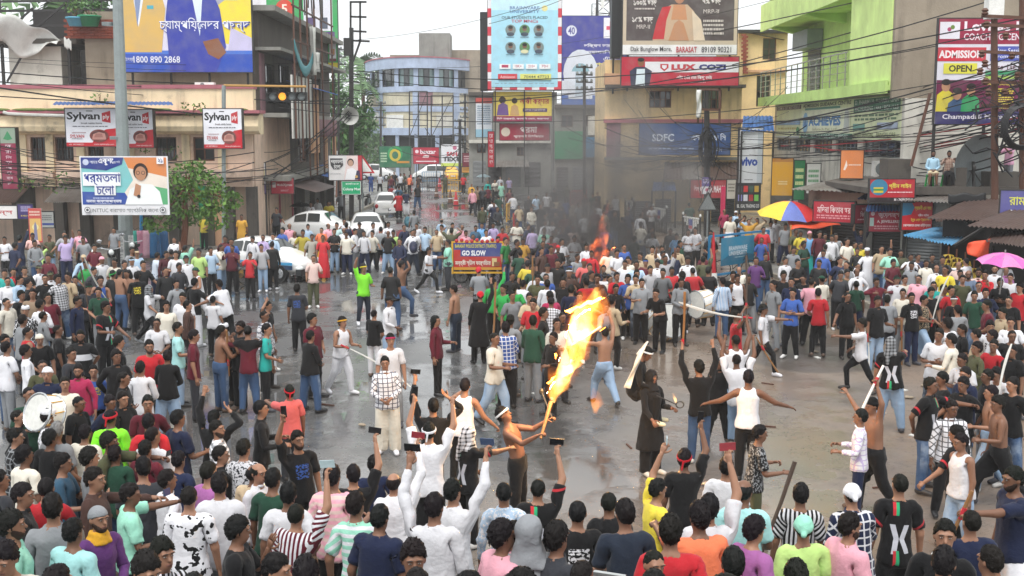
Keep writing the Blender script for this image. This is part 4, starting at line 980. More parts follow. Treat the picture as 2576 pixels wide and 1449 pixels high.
t_ = thing('torn_banner', 'torn green and tan banner hanging down the blue curved building', 'banner', (bC.location.x, YC, 0)); bentsheet(t_, 'sheet', 'green_paint', lambda u, v: (xat(1060 + 38 * u * (1 - .75 * v), 300, YC) - bC.location.x, -1.5 + .2 * math.sin(u * 8), zc(244 + 75 * v)), 8, 10); bentsheet(t_, 'strip', 'plaster_sand', lambda u, v: (xat(1052 + 14 * u, 300, YC) - bC.location.x, -1.6 + .1 * math.sin(v * 9), zc(250 + 112 * v)), 3, 14)
# bare hoarding frames in front of it
for x0, x1, y0, y1, lab in ((1030, 1075, 230, 345, 'bare steel hoarding frame before the blue building, left one'), (1085, 1140, 240, 345, 'bare steel hoarding frame before the blue building, right one')):
    f = thing('hoarding_frame', lab, 'frame', at((x0 + x1) / 2, 430, 132))
    for x in (x0, (x0 + x1) / 2, x1): q = MB(); q.bar(at(x, 430, 132), at(x, y0, 132), .14); wb(q, 'frame_post', 'metal_dark', f)
    for y in np.linspace(y0, y1, 5): q = MB(); q.bar(at(x0, y, 132), at(x1, y, 132), .1); wb(q, 'frame_rail', 'metal_dark', f)
    q = MB(); q.bar(at(x0, y1, 132), at(x1, y0, 132), .08); wb(q, 'frame_brace', 'metal_dark', f)
# ---- far row of low shops on both sides of the street end, right-hand middle row
def block(name, label, x0, x1, ytop, Y, mat, ybase=None, depth=8, wins=(), bands=(), fm='wood_window', shut=()):
    X0 = xat(x0, 400, Y); t = thing(name, label, 'building', (X0, Y, 0)); lx = lambda x: xat(x, 400, Y) - X0; z = lambda y: zat(y, Y)
    hs = [(lx(a), lx(c), z(d), z(b)) for a, b, c, d in wins]; m = MB(); holes_wall(m, 0, lx(x1), 0, z(ytop), 0, .3, hs); m.box(.01, lx(x1) - .01, .45, depth, 0, z(ytop) - .05); m.build('wall', mat, t)
    for h in hs: window(t, *h, .12, 4 if (h[1] - h[0]) > 1.1 else 2, 2, fm, open_p=.1)
    for a, b, c, d, mt, pr in bands: q = MB(); q.box(lx(a), lx(c), -pr, .02, z(d), z(b)); q.build('band', mt, t)
    for a, b, c, d, mt in shut: shutter(t, lx(a), lx(c), max(.05, z(d)), z(b), -.06, mt)
    return t
bD = block('shop_row', 'grey two-storey shop row below the maroon boards mid street', 1180, 1400, 235, 98, 'plaster_concrete', wins=((1200, 360, 1222, 385), (1300, 370, 1318, 392)), bands=((1180, 352, 1400, 360, 'plaster_white', .4), (1180, 232, 1400, 240, 'plaster_dark', .3)), shut=((1190, 405, 1222, 470, 'shutter_grey'), (1230, 405, 1262, 470, 'shutter_dark'), (1272, 408, 1310, 470, 'shutter_grey'), (1320, 408, 1360, 470, 'shutter_dark')))
bE = block('shop_row', 'smoke-dimmed white and green shop block left of the yellow building', 1395, 1545, 270, 84, 'plaster_concrete', wins=((1412, 290, 1440, 320), (1465, 290, 1490, 318)), bands=((1395, 330, 1470, 400, 'green_paint', .25), (1478, 292, 1545, 340, 'plaster_white', .2), (1395, 264, 1545, 272, 'plaster_dark', .5), (1470, 345, 1545, 395, 'blue_paint', .3)), shut=((1400, 420, 1430, 505, 'shutter_dark'), (1440, 420, 1480, 505, 'shutter_grey'), (1490, 415, 1535, 505, 'shutter_dark')))
bF = block('yellow_building', 'yellow ochre building carrying the jewellery and vest hoardings', 1520, 1862, 150, 66.5, 'plaster_yellow', wins=((1631, 228, 1686, 271), (1762, 226, 1812, 274)), bands=((1517, 300, 1866, 309, 'plaster_rosecap', .25), (1520, 214, 1864, 222, 'plaster_dark', .9), (1626, 222, 1691, 227, 'plaster_orange', .25), (1517, 186, 1566, 214, 'plaster_orange', .7), (1520, 395, 1864, 402, 'plaster_concrete', .5), (1525, 310, 1560, 395, 'plaster_mauve', .12)), fm='wood_brown', shut=((1600, 505, 1640, 585, 'shutter_grey'), (1650, 500, 1690, 590, 'shutter_grey'), (1792, 500, 1850, 600, 'shutter_grey')))
bG = block('yellow_tower', 'taller yellow building with barred windows behind the shop sign', 1850, 1972, 82, 74, 'plaster_yellow', wins=((1911, 96, 1944, 150), (1898, 190, 1932, 268)), bands=((1846, 76, 1976, 84, 'metal_dark', .5), (1850, 176, 1972, 182, 'plaster_orange', .2)))
m = MB(); a, b = at(1848, 74, 73.6), at(1975, 100, 73.6); m.add([a, b, (b[0], 82, b[2]), (a[0], 82, a[2] + .3)], [(0, 1, 2, 3)]); wb(m, 'roof_edge', 'metal_dark', bG)
for k in range(20): o = bpy.data.objects.new('brick', bm); COL.objects.link(o); o.parent = bG; p = at(1866 + (k % 2) * 4, 90 + k * 5, 73.5); o.location = (p[0] - bG.location.x, p[1] - bG.location.y, p[2])
for i in range(4): pass
def shed(label, x0, x1, y0, y1, Y, mt, drop=1.3, n=24, sheets=4, name='shed_roof'):
    t = thing(name, label, 'roof', at((x0 + x1) / 2, y1, Y)); a, b = Vector(at(x0, y1, Y)), Vector(at(x1, y1, Y)); c, d = Vector(at(x1 - 4, y0, Y + drop)), Vector(at(x0 + 4, y0, Y + drop)); L = t.location
    corr_sheet(t, a - L, b - L, c - L, d - L, mt, n, .03, 'roof_sheet', sheets)
    for p in (a, b): q = MB(); q.bar(p - L, Vector((p.x, p.y + .05, 0)) - L, .09); q.build('post', 'metal_dark', t)
    return t
shed('rusty brown corrugated awning below the blue banner', 1668, 1862, 408, 452, 63, ('tin_brown', 'tin_grey', 'tin_brown'), 3.2)
shed('low blue sheet awning in the smoke by the yellow building', 1640, 1700, 458, 480, 62, 'tin_deepblue', 2, 8, 2)
shed('grey shop awning far up the street under the red board', 1230, 1330, 400, 420, 96, 'tin_grey', 2.5, 14, 2)
# ---- lime green building on the right (faces the street) and its bare end wall
bH = thing('green_building', 'bright lime green building with steel balcony railing and guidance centre board', 'building', (15.5, 68., 0), R(-90))
LH = 23.
m = MB(); hs = [(.8, 4.2, 4.25, 4.95), (4.9, 8.2, 4.25, 4.95), (8.9, 12.3, 4.25, 4.95), (13, 16.4, 4.25, 4.95), (17.2, 22.2, 4.25, 4.95)]
holes_wall(m, 0, LH, 0, 6.9, 0, .3, hs); m.box(0, LH, .6, 9, 0, 6.85); m.build('lower_wall', 'plaster_white', bH)
for h in hs: window(bH, *h, .1, 5, 2, 'metal_grey', bars=0, open_p=.1)
m = MB(); m.box(0, LH, 1.5, 9, 7.1, 11.3); m.build('balcony_wall', 'plaster_lime', bH)
m = MB(); m.box(-.1, LH + .02, -.9, 1.5, 6.92, 7.12); m.box(-.15, LH + .02, -1.0, -.9, 6.80, 7.3); m.build('balcony_slab', 'plaster_limedeep', bH)
m = MB(); m.box(-.05, LH + .01, -.9, 9, 11.3, 11.6); m.box(-.05, LH + .01, -1.0, -.9, 11.1, 12.6); m.box(0, LH, -.5, 9, 11.6, 15); m.build('upper_floor', 'plaster_lime', bH)
for x in (0.6, 8.2, 17.5): q = MB(); q.prismx([(-.9, 11.3), (1.5, 11.3), (1.5, 10.8), (.6, 10.95)], x, x + .5); q.build('bracket_beam', 'plaster_limedeep', bH)
m = MB(); m.box(17.6, LH + .005, -.85, 1.6, 7.12, 11.3); m.build('solid_bay', 'plaster_lime', bH)
shutter(bH, 1.5, 4.2, 7.15, 10, 1.42); q = MB(); q.box(1.2, 4.5, .6, 1.45, 9.9, 10.9); q.build('shutter_box', 'metal_grey', bH)
for i in range(15): q = MB(); q.bar((.2 + i * 1.22, -.92, 7.3), (.2 + i * 1.22, -.92, 8.75), .05); q.build('railing_post', 'steel', bH)
for z, w in ((7.6, .03), (7.9, .03), (8.2, .03), (8.5, .03), (8.75, .07)): q = MB(); q.bar((0, -.92, z), (17.5, -.92, z), w, n=6); q.build('railing_bar', 'steel', bH)
m = MB(); m.box(LH + .03, LH + .3, -.8, 30, 6.6, 16); m.build('bare_end_wall', 'plaster_brown', bH)
m = MB(); m.box(LH + .02, LH + .33, -.3, 30, 0, 6.6); m.build('whitewashed_end_wall', 'plaster_white', bH)
shutter(bH, .8, 5.2, .1, 2.9, -.05, 'shutter_grey'); shutter(bH, 6.2, 11, .1, 2.9, -.05, 'shutter_dark'); shutter(bH, 12.2, 17, .1, 2.9, -.05, 'shutter_grey')
# ---- single-storey shops in front of it
def shopbox(label, x0, x1, Y, hgt, mat, shut='shutter_dark', rz=-.9, roof='tin_grey', depth=3.2):
    p0 = at(x0, 600, Y); t = thing('roadside_shop', label, 'shop', (p0[0], p0[1], .14), rz)
    d = ray(x1, 600); a = d[0] / d[1]; c, s = math.cos(rz), math.sin(rz); w = (a * p0[1] - p0[0]) / (c - a * s)
    m = MB(); holes_wall(m, 0, w, 0, hgt, 0, .15, [(.2, w - .2, .001, hgt - .7)]); m.box(0, w, .3, depth, 0, hgt); m.build('wall', mat, t)
    if shut: shutter(t, .22, w - .22, .03, hgt - .72, .06, shut)
    corr_sheet(t, (-.2, -.9, hgt - .1), (w + .2, -.9, hgt - .1), (w + .2, depth, hgt + .35), (-.2, depth, hgt + .35), roof, 20, .03, 'roof_sheet', 3)
    return t, w
shopbox('closed bookshop kiosk with dark shutter behind the parasol', 2030, 2190, 46, 3.0, 'plaster_brown')
shopbox('closed jewellery kiosk with a dark shutter in the right-hand row', 2180, 2285, 43, 2.8, 'plaster_concrete', 'shutter_dark', -.55, 'tin_deepblue')
shopbox('kiosk with olive post beneath the bus ticket board', 2265, 2380, 40.5, 2.9, 'plaster_concrete', 'shutter_grey', -.6)
t_, w_ = shopbox('dark fruit stall with hanging bananas by the blue roof', 2370, 2500, 36, 2.6, 'plaster_nearblack', None, -.7, 'tin_brown')
shopbox('snack stall with orange flap at the right edge', 2480, 2640, 33, 2.6, 'plaster_nearblack', None, -.8, 'tin_brown')
m = MB(); a = at(2120, 470, 46); RF = 3.35
rf = thing('flat_roof', 'grimy flat roof over the kiosks where two men sit', 'roof', (13.0, 41.5, 0))
m.box(-.4, 6, -1.4, 4.6, RF - .2, RF); m.build('slab', 'plaster_dark', rf)
m = MB(); m.box(-.5, 6, -1.5, -1.35, RF - .22, RF + .06); m.build('edge_beam', 'plaster_dark', rf)
for x0, x1, y0, y1, Y, in ((2232, 2290, 405, 470, 42.6), (2395, 2430, 430, 480, 40.6), (2490, 2576, 440, 480, 40.4)):
    p = at(x0, y1, Y); o = MB().box(0, at(x1, y1, Y)[0] - p[0], 0, 1, 0, at(x0, y0, Y)[2] - p[2]).build('mossy_block', 'plaster_dark', rf); o.location = (p[0] - 13, p[1] - 41.5, max(p[2], RF))
p = at(2270, 590, 39.2)
t = thing('blue_tin_roof', 'sloping sky blue corrugated roof over the kiosk', 'roof', p); V_ = lambda x, y, Y: Vector(at(x, y, Y)) - Vector(p)
corr_sheet(t, V_(2272, 592, 36.5), V_(2392, 617, 34), V_(2458, 575, 37.5), V_(2370, 568, 40.5), ('tin_blue', 'tin_blue'), 16, .03, 'roof_sheet', 4)
t = thing('patched_tin_roof', 'patched brown and grey tin roof left of the pharmacy board', 'roof', at(2430, 540, 37)); L = t.location
corr_sheet(t, Vector(at(2352, 556, 37.5)) - L, Vector(at(2470, 562, 34.5)) - L, Vector(at(2510, 515, 37)) - L, Vector(at(2385, 512, 41)) - L, ('tin_brown', 'tin_grey', 'tin_brown', 'tin_brown', 'tin_grey'), 16, .03, 'roof_sheet', 5)
m = MB(); m.tube([Vector(at(2400, 618, 33.5)) - L, Vector(at(2520, 545, 35)) - L], .05, 4); m.build('eave_pole', 'metal_dark', t)
bentsheet(t, 'plastic_cover', 'tarp_black', lambda u, v: Vector(at(2385 + 95 * u, 487 + 24 * v + 3 * math.sin(u * 11), 38)) - L, 12, 4)
t = thing('brown_tin_roof', 'rusty brown corrugated roof above the orange flap at the right edge', 'roof', at(2540, 600, 31)); L = t.location
corr_sheet(t, Vector(at(2478, 607, 31.5)) - L, Vector(at(2640, 632, 28)) - L, Vector(at(2650, 580, 31)) - L, Vector(at(2515, 568, 34.5)) - L, 'tin_brown', 20, .03, 'roof_sheet', 4)
t = thing('orange_flap', 'faded orange cloth flap hanging off the snack stall', 'cloth', at(2450, 620, 31.8)); L = t.location
bentsheet(t, 'cloth', 'tarp_orange', lambda u, v: Vector(at(2435 + 55 * u, 612 - 12 * u + (28 + 30 * u) * v, 31.8)) - L + Vector((0, .1 * math.sin(u * 6 + v * 3), 0)), 8, 6)
# ---- far backdrop: low roofs beyond the junction
for i, (x0, x1, yt, Y, mt) in enumerate(((700, 935, 300, 190, 'plaster_concrete'), (1180, 1260, 330, 170, 'plaster_sand'), (1380, 1700, 260, 150, 'plaster_concrete'))):
    block('far_building', ['grey building far back behind the street trees', 'sand coloured building far behind the listing board', 'grey building far behind the smoke'][i], x0, x1, yt, Y, mt)
# ================================================================= signs and hoardings
def torso(P, u, v, s, coat, shirt, skin_='#8a5a3c', r=1.):
    """cropped standing figure in a jacket, flat print; v is the chin line"""
    a = s; b = s * P.w / P.h
    P.poly([(u - .5 * a, v + 2.4 * b), (u + .5 * a, v + 2.4 * b), (u + .62 * a, v + 1.2 * b), (u + .5 * a, v + .35 * b), (u + .18 * a, v + .1 * b), (u - .18 * a, v + .1 * b), (u - .5 * a, v + .35 * b), (u - .62 * a, v + 1.2 * b)], coat)
    P.poly([(u, v + 1.3 * b), (u + .16 * a, v + .1 * b), (u - .16 * a, v + .1 * b)], shirt)
def face(P, u, v, s, skin_='#a06a48', hair='#18120f', glasses=False):
    P.disc(u, v - .02, s * 1.12, hair, rv=s * 1.3 * P.w / P.h); P.disc(u, v + .012, s * .86, skin_, rv=s * 1.08 * P.w / P.h)
    if glasses:
        for q in (-.4, .4): P.disc(u + q * s, v, s * .3, '#2a2320'); P.disc(u + q * s, v, s * .22, skin_)
def d_champ(P):
    P.rect(0, 0, 1, 1, '#dcd9ec'); P.poly([(.62, .62), (1, .75), (1, .1), (.7, .25)], '#f3dc4a'); P.poly([(.8, .9), (1, .9), (1, .62), (.84, .5)], '#c9c4e4')
    P.poly([(.72, .22), (.82, .06), (.95, .0), (1, .0), (1, .03), (.84, .16), (.74, .26)], '#a8a9b8'); P.rect(.80, .08, .9, .2, '#c7c8d4')
    P.rect(0, .76, 1, 1, '#2f52b4'); P.rect(0, .76, 1, .8, '#4a76d0')
    P.poly([(.0, .78), (.30, .78), (.34, .3), (.30, .05), (.22, -.0), (.05, .0), (.0, .12)], '#d8b266'); P.poly([(.13, .5), (.2, .0), (.1, .0), (.1, .22)], '#e9edf4'); P.poly([(.12, .5), (.155, .18), (.105, .2)], '#8294ba'); P.rect(.2, .26, .25, .3, '#3fb0c0')
    P.poly([(.36, 1), (.72, 1), (.8, .72), (.76, .3), (.68, .02), (.38, .0), (.34, .4)], '#3a44a4'); P.poly([(.6, .6), (.64, .0), (.53, .0)], '#e0ecf6'); P.poly([(.62, .66), (.74, .62), (.8, .78), (.74, .86), (.66, .8)], '#8b5a3f')
    P.text('চ্যাম্পিয়েনদর পছন্দ', .64, .48, .17, '#2d3fa0', .70, .03); P.text('চ্যাম্পিয়েনদর পছন্দ', .635, .475, .16, '#f0f2fb', .69, .004)
    P.text('টোল ফ্রি', .05, .86, .06, '#eef1fa', .07); P.text('1800 890 2868', .26, .86, .075, '#e8ecf8', .36, .01)
sign((312, -46, 636, 181), 53.4, 'large blue and yellow hoarding of two suited men above the cream building', d_champ, .02, .25, 'hoarding', 'hoarding', posts=((.05, .35, .65, .95), 2.2))
def d_ply(P):
    P.rect(0, 0, 1, 1, '#e9e9f0'); P.rect(0, .9, 1, 1, '#c4202e'); P.poly([(.52, .9), (1, .9), (1, .52), (.8, .55), (.62, .68)], '#c4202e')
    P.text('Sylvan', .36, .22, .26, '#1c1d22', .66, .03); P.rect(.42, .055, .55, .075, '#1c1d22'); P.poly([(.73, .34), (.9, .38), (.9, .06), (.73, .12)], '#c4202e'); P.text('ply', .815, .23, .14, '#f4f0f0', .13, .02)
    P.text('break nahiin banta', .52, .385, .05, '#3b3d45', .42, .01); P.lines(.14, .46, .85, .5, 1, '#6a6c74')
    P.text('SYLVAN', .22, .73, .09, '#b8272f', .28, .02); P.lines(.12, .63, .4, .66, 1, '#96505a'); P.lines(.12, .79, .33, .82, 1, '#6a6c74')
    P.disc(.66, .72, .19, '#7c3a34', rv=.17); P.disc(.66, .69, .15, '#54211f', rv=.10); P.poly([(.52, .82), (.8, .82), (.78, .66), (.66, .62), (.54, .68)], '#c08a80'); P.poly([(.56, .76), (.74, .76), (.72, .66), (.6, .66)], '#a56a60')
    P.text('www.sylvanply.com', .75, .95, .045, '#f2e4e6', .4); P.text('+91 9873985221', .2, .95, .04, '#f2e4e6', .3)
sign((168, 273, 294, 368), 49.6, 'red and white plywood sign with sofa picture, leftmost of three', d_ply, 0, .3, group=None)
sign((292, 276, 387, 371), 50.2, 'red and white plywood sign half hidden behind the tall grey pole', d_ply, .0, .3)
sign((514, 274, 610, 373), 49.6, 'red and white plywood sign standing alone near the traffic light', d_ply, 0, .3)
t = thing('sign_canopy', 'thin dark sheet canopy over the paired plywood signs', 'canopy', at(280, 262, 49.4)); L = t.location
corr_sheet(t, Vector(at(130, 264, 49)) - L, Vector(at(430, 264, 49)) - L, Vector(at(425, 256, 50.5)) - L, Vector(at(140, 256, 50.5)) - L, 'tin_deepblue', 30, .02, 'canopy_sheet', 3)
def d_rally(P):
    P.rect(0, 0, 1, 1, '#e7e7ea'); P.rect(.015, .02, .985, .82, '#7fc4c6'); P.poly([(.4, .82), (.985, .82), (.985, .02), (.5, .02), (.6, .4)], '#e9ddd0'); P.poly([(.55, .2), (.985, .35), (.985, .02), (.5, .02)], '#d9874e'); P.poly([(.6, .82), (.985, .82), (.985, .55), (.8, .5)], '#5cab77'); P.poly([(.015, .82), (.58, .82), (.5, .62), (.015, .6)], '#2e4fa2'); P.poly([(.015, .2), (.3, .24), (.48, .14), (.5, .02), (.015, .02)], '#2b3c86')
    P.disc(.07, .1, .035, '#c7cfe6'); P.text('আমার', .16, .1, .05, '#dfe3f2', .09); P.text('একুশে', .3, .09, .12, '#f4f4fa', .17, .02); P.text('জুলাই', .42, .1, .05, '#dfe3f2', .08)
    P.poly([(.5, .82), (.93, .82), (.9, .6), (.82, .48), (.68, .46), (.56, .56)], '#eef1f0'); face(P, .69, .28, .075, '#b98564', '#2a1c18', True); P.poly([(.6, .66), (.67, .7), (.69, .5), (.63, .46)], '#b98564'); P.disc(.66, .68, .02, '#2b2b30')
    P.rect(.03, .27, .46, .50, '#eef0f4'); P.rect(.16, .5, .4, .66, '#eef0f4')
    P.text('ধর্মতলা', .25, .39, .2, '#22368e', .42, .035); P.text('চেলা', .28, .57, .15, '#22368e', .2, .035)
    P.text('মমতা বেন্দ্যাপাধ্যায়', .26, .765, .06, '#eef1fa', .4, .01); P.lines(.14, .70, .38, .73, 1, '#c9d2ee'); P.lines(.16, .8, .36, .815, 1, '#c9d2ee')
    P.rect(.88, .02, .96, .13, '#f0f0f2'); P.text('২১', .92, .07, .07, '#2b3c86', .05, .01); P.text('INTTUC বারাসাত সাংগঠিনক জেলা', .5, .91, .085, '#3e4247', .76, .004)
    for u in (.07, .93): P.disc(u, .91, .035, '#4a4d52'); P.disc(u, .91, .027, '#e7e7ea'); P.disc(u, .91, .016, '#4a4d52')
sign((207, 393, 427, 541), 44.6, 'blue and white rally poster of a woman in spectacles tied to the tall pole', d_rally, .01, .06, 'poster', 'poster', frame=None)
def d_vert(P):
    P.rect(0, 0, 1, 1, '#8e2a48'); P.rect(0, 0, 1, .25, '#8fa08e'); P.poly([(.2, .18), (.5, .2), (.8, .18), (.62, .1), (.5, .05), (.38, .1)], '#2e8b57')
    for i, s in enumerate(('েক', 'রা', 'িল', 'য়া', 'আ', 'য়ু', 'র্েব', 'দ')): P.text(s, .5, .30 + i * .088, .05, '#e6d4da', .4, .01)
sign((8, 322, 46, 475), 49.5, 'narrow maroon upright herbal clinic sign with a leaf emblem', d_vert, 0, .3)
def d_ns(P): P.rect(0, 0, 1, 1, '#e6e2e0'); P.text('িরেয়ল ন্স', .5, .5, .5, '#b8202c', .8, .03)
sign((-90, 518, 46, 550), 46.5, 'white shop fascia with bold red lettering at the left edge', d_ns, .0, .2)
def d_pur(P): P.rect(0, 0, 1, 1, '#37296a'); P.lines(.2, .15, .85, .55, 3, '#b9b0dc'); P.text('M: 94331 31103', .55, .8, .12, '#d8c65a', .7, .01)
sign((46, 514, 84, 550), 46.3, 'deep purple shop board with yellow phone number', d_pur, .0, .15)
def d_cloth(P): P.rect(0, 0, 1, 1, '#c2544e'); P.rect(.08, .3, .92, .95, '#d7b06a'); P.disc(.5, .55, .25, '#e6d69a'); P.poly([(.35, .95), (.65, .95), (.6, .5), (.5, .38), (.4, .5)], '#7f7f9a'); P.lines(.1, .08, .9, .25, 2, '#e9c8b8')
sign((75, 524, 108, 610), 46., 'red and gold cloth banner of a shrine figure hanging by the shops', d_cloth, .05, .03, 'banner', 'banner', frame=None)
def d_plain2(P): P.rect(0, 0, 1, 1, '#a9aca8'); P.rect(0, .72, 1, .86, '#3b4a8a'); P.lines(.1, .2, .9, .6, 3, '#6d6f72')
sign((93, 533, 136, 572), 47.4, 'faded grey board with a blue stripe behind the cloth banner', d_plain2, .0, .08)
def d_green(P):
    P.rect(0, 0, 1, 1, '#3fa860'); P.rect(.03, .05, .29, .93, '#e6e4e8'); P.rect(.66, .1, .95, .8, '#e2e2ec'); P.disc(.47, .3, .09, '#d9452e'); P.text('5', .47, .3, .2, '#f2e6d8', .06, .02); P.rect(.35, .55, .62, .9, '#2d7f52'); P.text('েডািমেনা', .48, .8, .12, '#e8f0e8', .2)
    P.rect(.06, .5, .14, .85, '#d98a4a'); P.rect(.18, .5, .26, .85, '#cf9a4a'); P.rect(.7, .5, .78, .75, '#5b4a78'); P.rect(.82, .5, .9, .75, '#4e5668'); P.rect(.8, .82, .97, .97, '#5c3f7a')
sign((600, -12, 850, 100), 74.5, 'green and white grocery hoarding behind the scaffold poles', d_green, 0, .2, 'hoarding', 'hoarding', posts=((.2, .5, .8), 3))
def d_greenv(P): P.rect(0, 0, 1, 1, '#3fa860'); P.rect(.15, .03, .85, .62, '#dfe0e6'); P.rect(.3, .3, .7, .5, '#c98a5a'); P.rect(.15, .62, .85, .72, '#7b2f3e'); P.rect(0, .76, 1, 1, '#e2d23a')
sign((826, 100, 850, 176), 74.4, 'narrow green and yellow strip hoarding at the edge of the old building', d_greenv, 0, .2, 'hoarding', 'hoarding', posts=((.5,), 3))
def d_mobi(P): P.rect(0, 0, 1, 1, '#b3263a'); P.rect(.05, .25, .2, .6, '#e6dcdc'); P.text('MobiXpress', .6, .45, .22, '#f0e2e4', .68, .02); P.text('BARASAT', .6, .8, .13, '#e6c6cc', .35)
sign((683, 449, 739, 487), 55., 'red phone shop sign on the old building', d_mobi, .12, .2)
def d_upr(P): P.rect(0, 0, 1, 1, '#d9d8dc'); P.rect(.1, .2, .9, .55, '#d4c64a'); P.rect(0, .7, 1, 1, '#5a4a80'); P.lines(.15, .05, .85, .18, 1, '#3c3c44'); P.lines(.15, .25, .85, .5, 3, '#7a5a2c')
sign((649, 410, 669, 487), 54.4, 'small upright yellow and white poster left of the red phone sign', d_upr, .05, .1, 'poster', 'poster')
def d_strip(P): P.rect(0, 0, 1, 1, '#3a3f47'); P.disc(.5, .3, .3, '#c2bfc0'); P.lines(.1, .6, .9, .9, 3, '#aab0b6')
sign((582, 400, 612, 462), 53.2, 'dark tilted poster of a portrait below the plywood sign', d_strip, -.2, .1, 'poster', 'poster')
def d_rally2(P):
    P.rect(0, 0, 1, 1, '#e4e2e2'); P.poly([(.45, 1), (1, 1), (1, 0), (.55, 0)], '#e9d6d4'); P.rect(.88, 0, 1, 1, '#b8323c'); face(P, .66, .3, .09, '#c29c86', '#2a1d1a'); P.poly([(.48, .98), (.9, .98), (.84, .62), (.72, .5), (.56, .55)], '#efeff2'); P.poly([(.78, .98), (.95, .98), (.93, .6), (.84, .62)], '#312a4c'); P.disc(.83, .86, .045, '#c9a25e')
    P.poly([(.04, .12), (.42, .12), (.44, .4), (.32, .56), (.14, .56), (.06, .4)], '#2a2a2e'); P.text('ধর্মতলা', .24, .27, .2, '#f2f2f2', .36, .02); P.text('চেলা', .25, .46, .15, '#f2f2f2', .2, .02); P.text('মমতা বেন্দ্যাপাধ্যায়', .2, .76, .06, '#6a6a72', .34)
sign((828, 391, 911, 453), 57.5, 'white rally poster with black lettering block and woman above the green street sign', d_rally2, .0, .06, 'poster', 'poster')
def d_colony(P): P.rect(0, 0, 1, 1, '#e6ece8'); P.rect(.025, .03, .975, .97, '#1d9e6a'); P.text('কেলািন মোড়', .55, .2, .2, '#e9f3ee', .7, .01); P.text('Colony Mor', .52, .62, .27, '#eef6f2', .92, .02)
sign((860, 456, 908, 489), 57.2, 'green street name sign with white lettering on two posts', d_colony, 0, .06, 'street_sign', 'sign', posts=((.1, .92), 2.1))
def d_brain(P):
    P.rect(0, 0, 1, 1, '#e6e6ea')
    for i in range(10):
        v = i / 10; c = '#d0354a' if i % 2 else '#e9e9ee'; P.rect(0, v, .05, v + .1, c); P.rect(.95, v, 1, v + .1, c); P.rect(v, .965, v + .1, 1, c)
    P.rect(.05, .0, .95, .965, '#a8dcf0'); P.rect(.05, .0, .95, .12, '#c6e9f6'); P.text('BRAINWARE', .5, .095, .035, '#4a6ea8', .4, .015); P.text('UNIVERSITY', .5, .135, .035, '#4a6ea8', .4, .015); P.disc(.77, .1, .04, '#e6dc9a')
    P.text('OUR STUDENTS PLACED', .5, .2, .03, '#33475e', .62, .01); P.text('TOP MNCs', .5, .24, .035, '#c03a5c', .36, .012)
    for r in (0, 1):
        for i in range(3):
            u, v = .31 + i * .19, .335 + r * .19; P.disc(u, v, .07, '#7a8a8a' if i != 1 else '#5a8a5a'); P.disc(u, v - .01, .03, '#7a5240'); P.disc(u, v - .028, .032, '#1e1a19', rv=.018); P.disc(u, v + .048, .052, '#d9d6b0' if r and i == 1 else '#3e4a5c', rv=.022); P.lines(u - .06, v + .075, u + .06, v + .095, 1, '#6a8a9c')
    for i in range(4): P.rect(.16 + i * .18, .71, .31 + i * .18, .765, '#eef3f6'); P.text(('1', '10K+', '210+', '70+')[i], .235 + i * .18, .735, .03, '#b8305a', .09, .01)
    P.rect(.14, .82, .4, .885, '#cf2f3c'); P.text('Admission', .27, .853, .03, '#f4e8ea', .2); P.rect(.44, .82, .86, .885, '#dfe07a'); P.text('70444 47723', .66, .853, .032, '#3b4a3c', .34, .01); P.lines(.1, .92, .9, .935, 1, '#8aa4b4')
sign((1227, -2, 1412, 227), 86., 'tall pale blue university hoarding with red checked border and portraits', d_brain, 0, .3, 'hoarding', 'hoarding', posts=((.1, .5, .9), 6))
def d_hosp(P):
    P.rect(0, 0, 1, 1, '#45479a'); P.rect(0, .7, 1, .86, '#dfe3ee'); P.rect(0, .86, 1, 1, '#4a6cb4'); P.disc(.14, .16, .08, '#dfe2f0'); P.text('40', .14, .16, .08, '#45479a', .1, .02); P.rect(.62, .02, .85, .24, '#eceaf2'); P.rect(.71, .06, .76, .2, '#d84a6a'); P.rect(.66, .11, .81, .15, '#d84a6a')
    P.text('দিক্ষণ ভারেতর', .6, .32, .05, '#e8e8f4', .55, .01); P.text('ডায়াগনিস্টক', .6, .39, .05, '#e8e8f4', .5, .01); P.text('এখন', .72, .46, .05, '#e8e8f4', .2, .01); P.text('বারাসাত', .7, .55, .1, '#e6d874', .5, .02)
    P.disc(.28, .62, .26, '#d8dde8', rv=.26); P.disc(.28, .66, .15, '#8fb6c4', rv=.15); P.rect(.1, .6, .46, .9, '#d8dde8'); P.rect(.2, .6, .36, .88, '#b8c6d4')
sign((1413, 40, 1580, 272), 92., 'violet hospital hoarding with a scanner picture behind the smoke', d_hosp, 0, .3, 'hoarding', 'hoarding', posts=((.1, .9), 5))
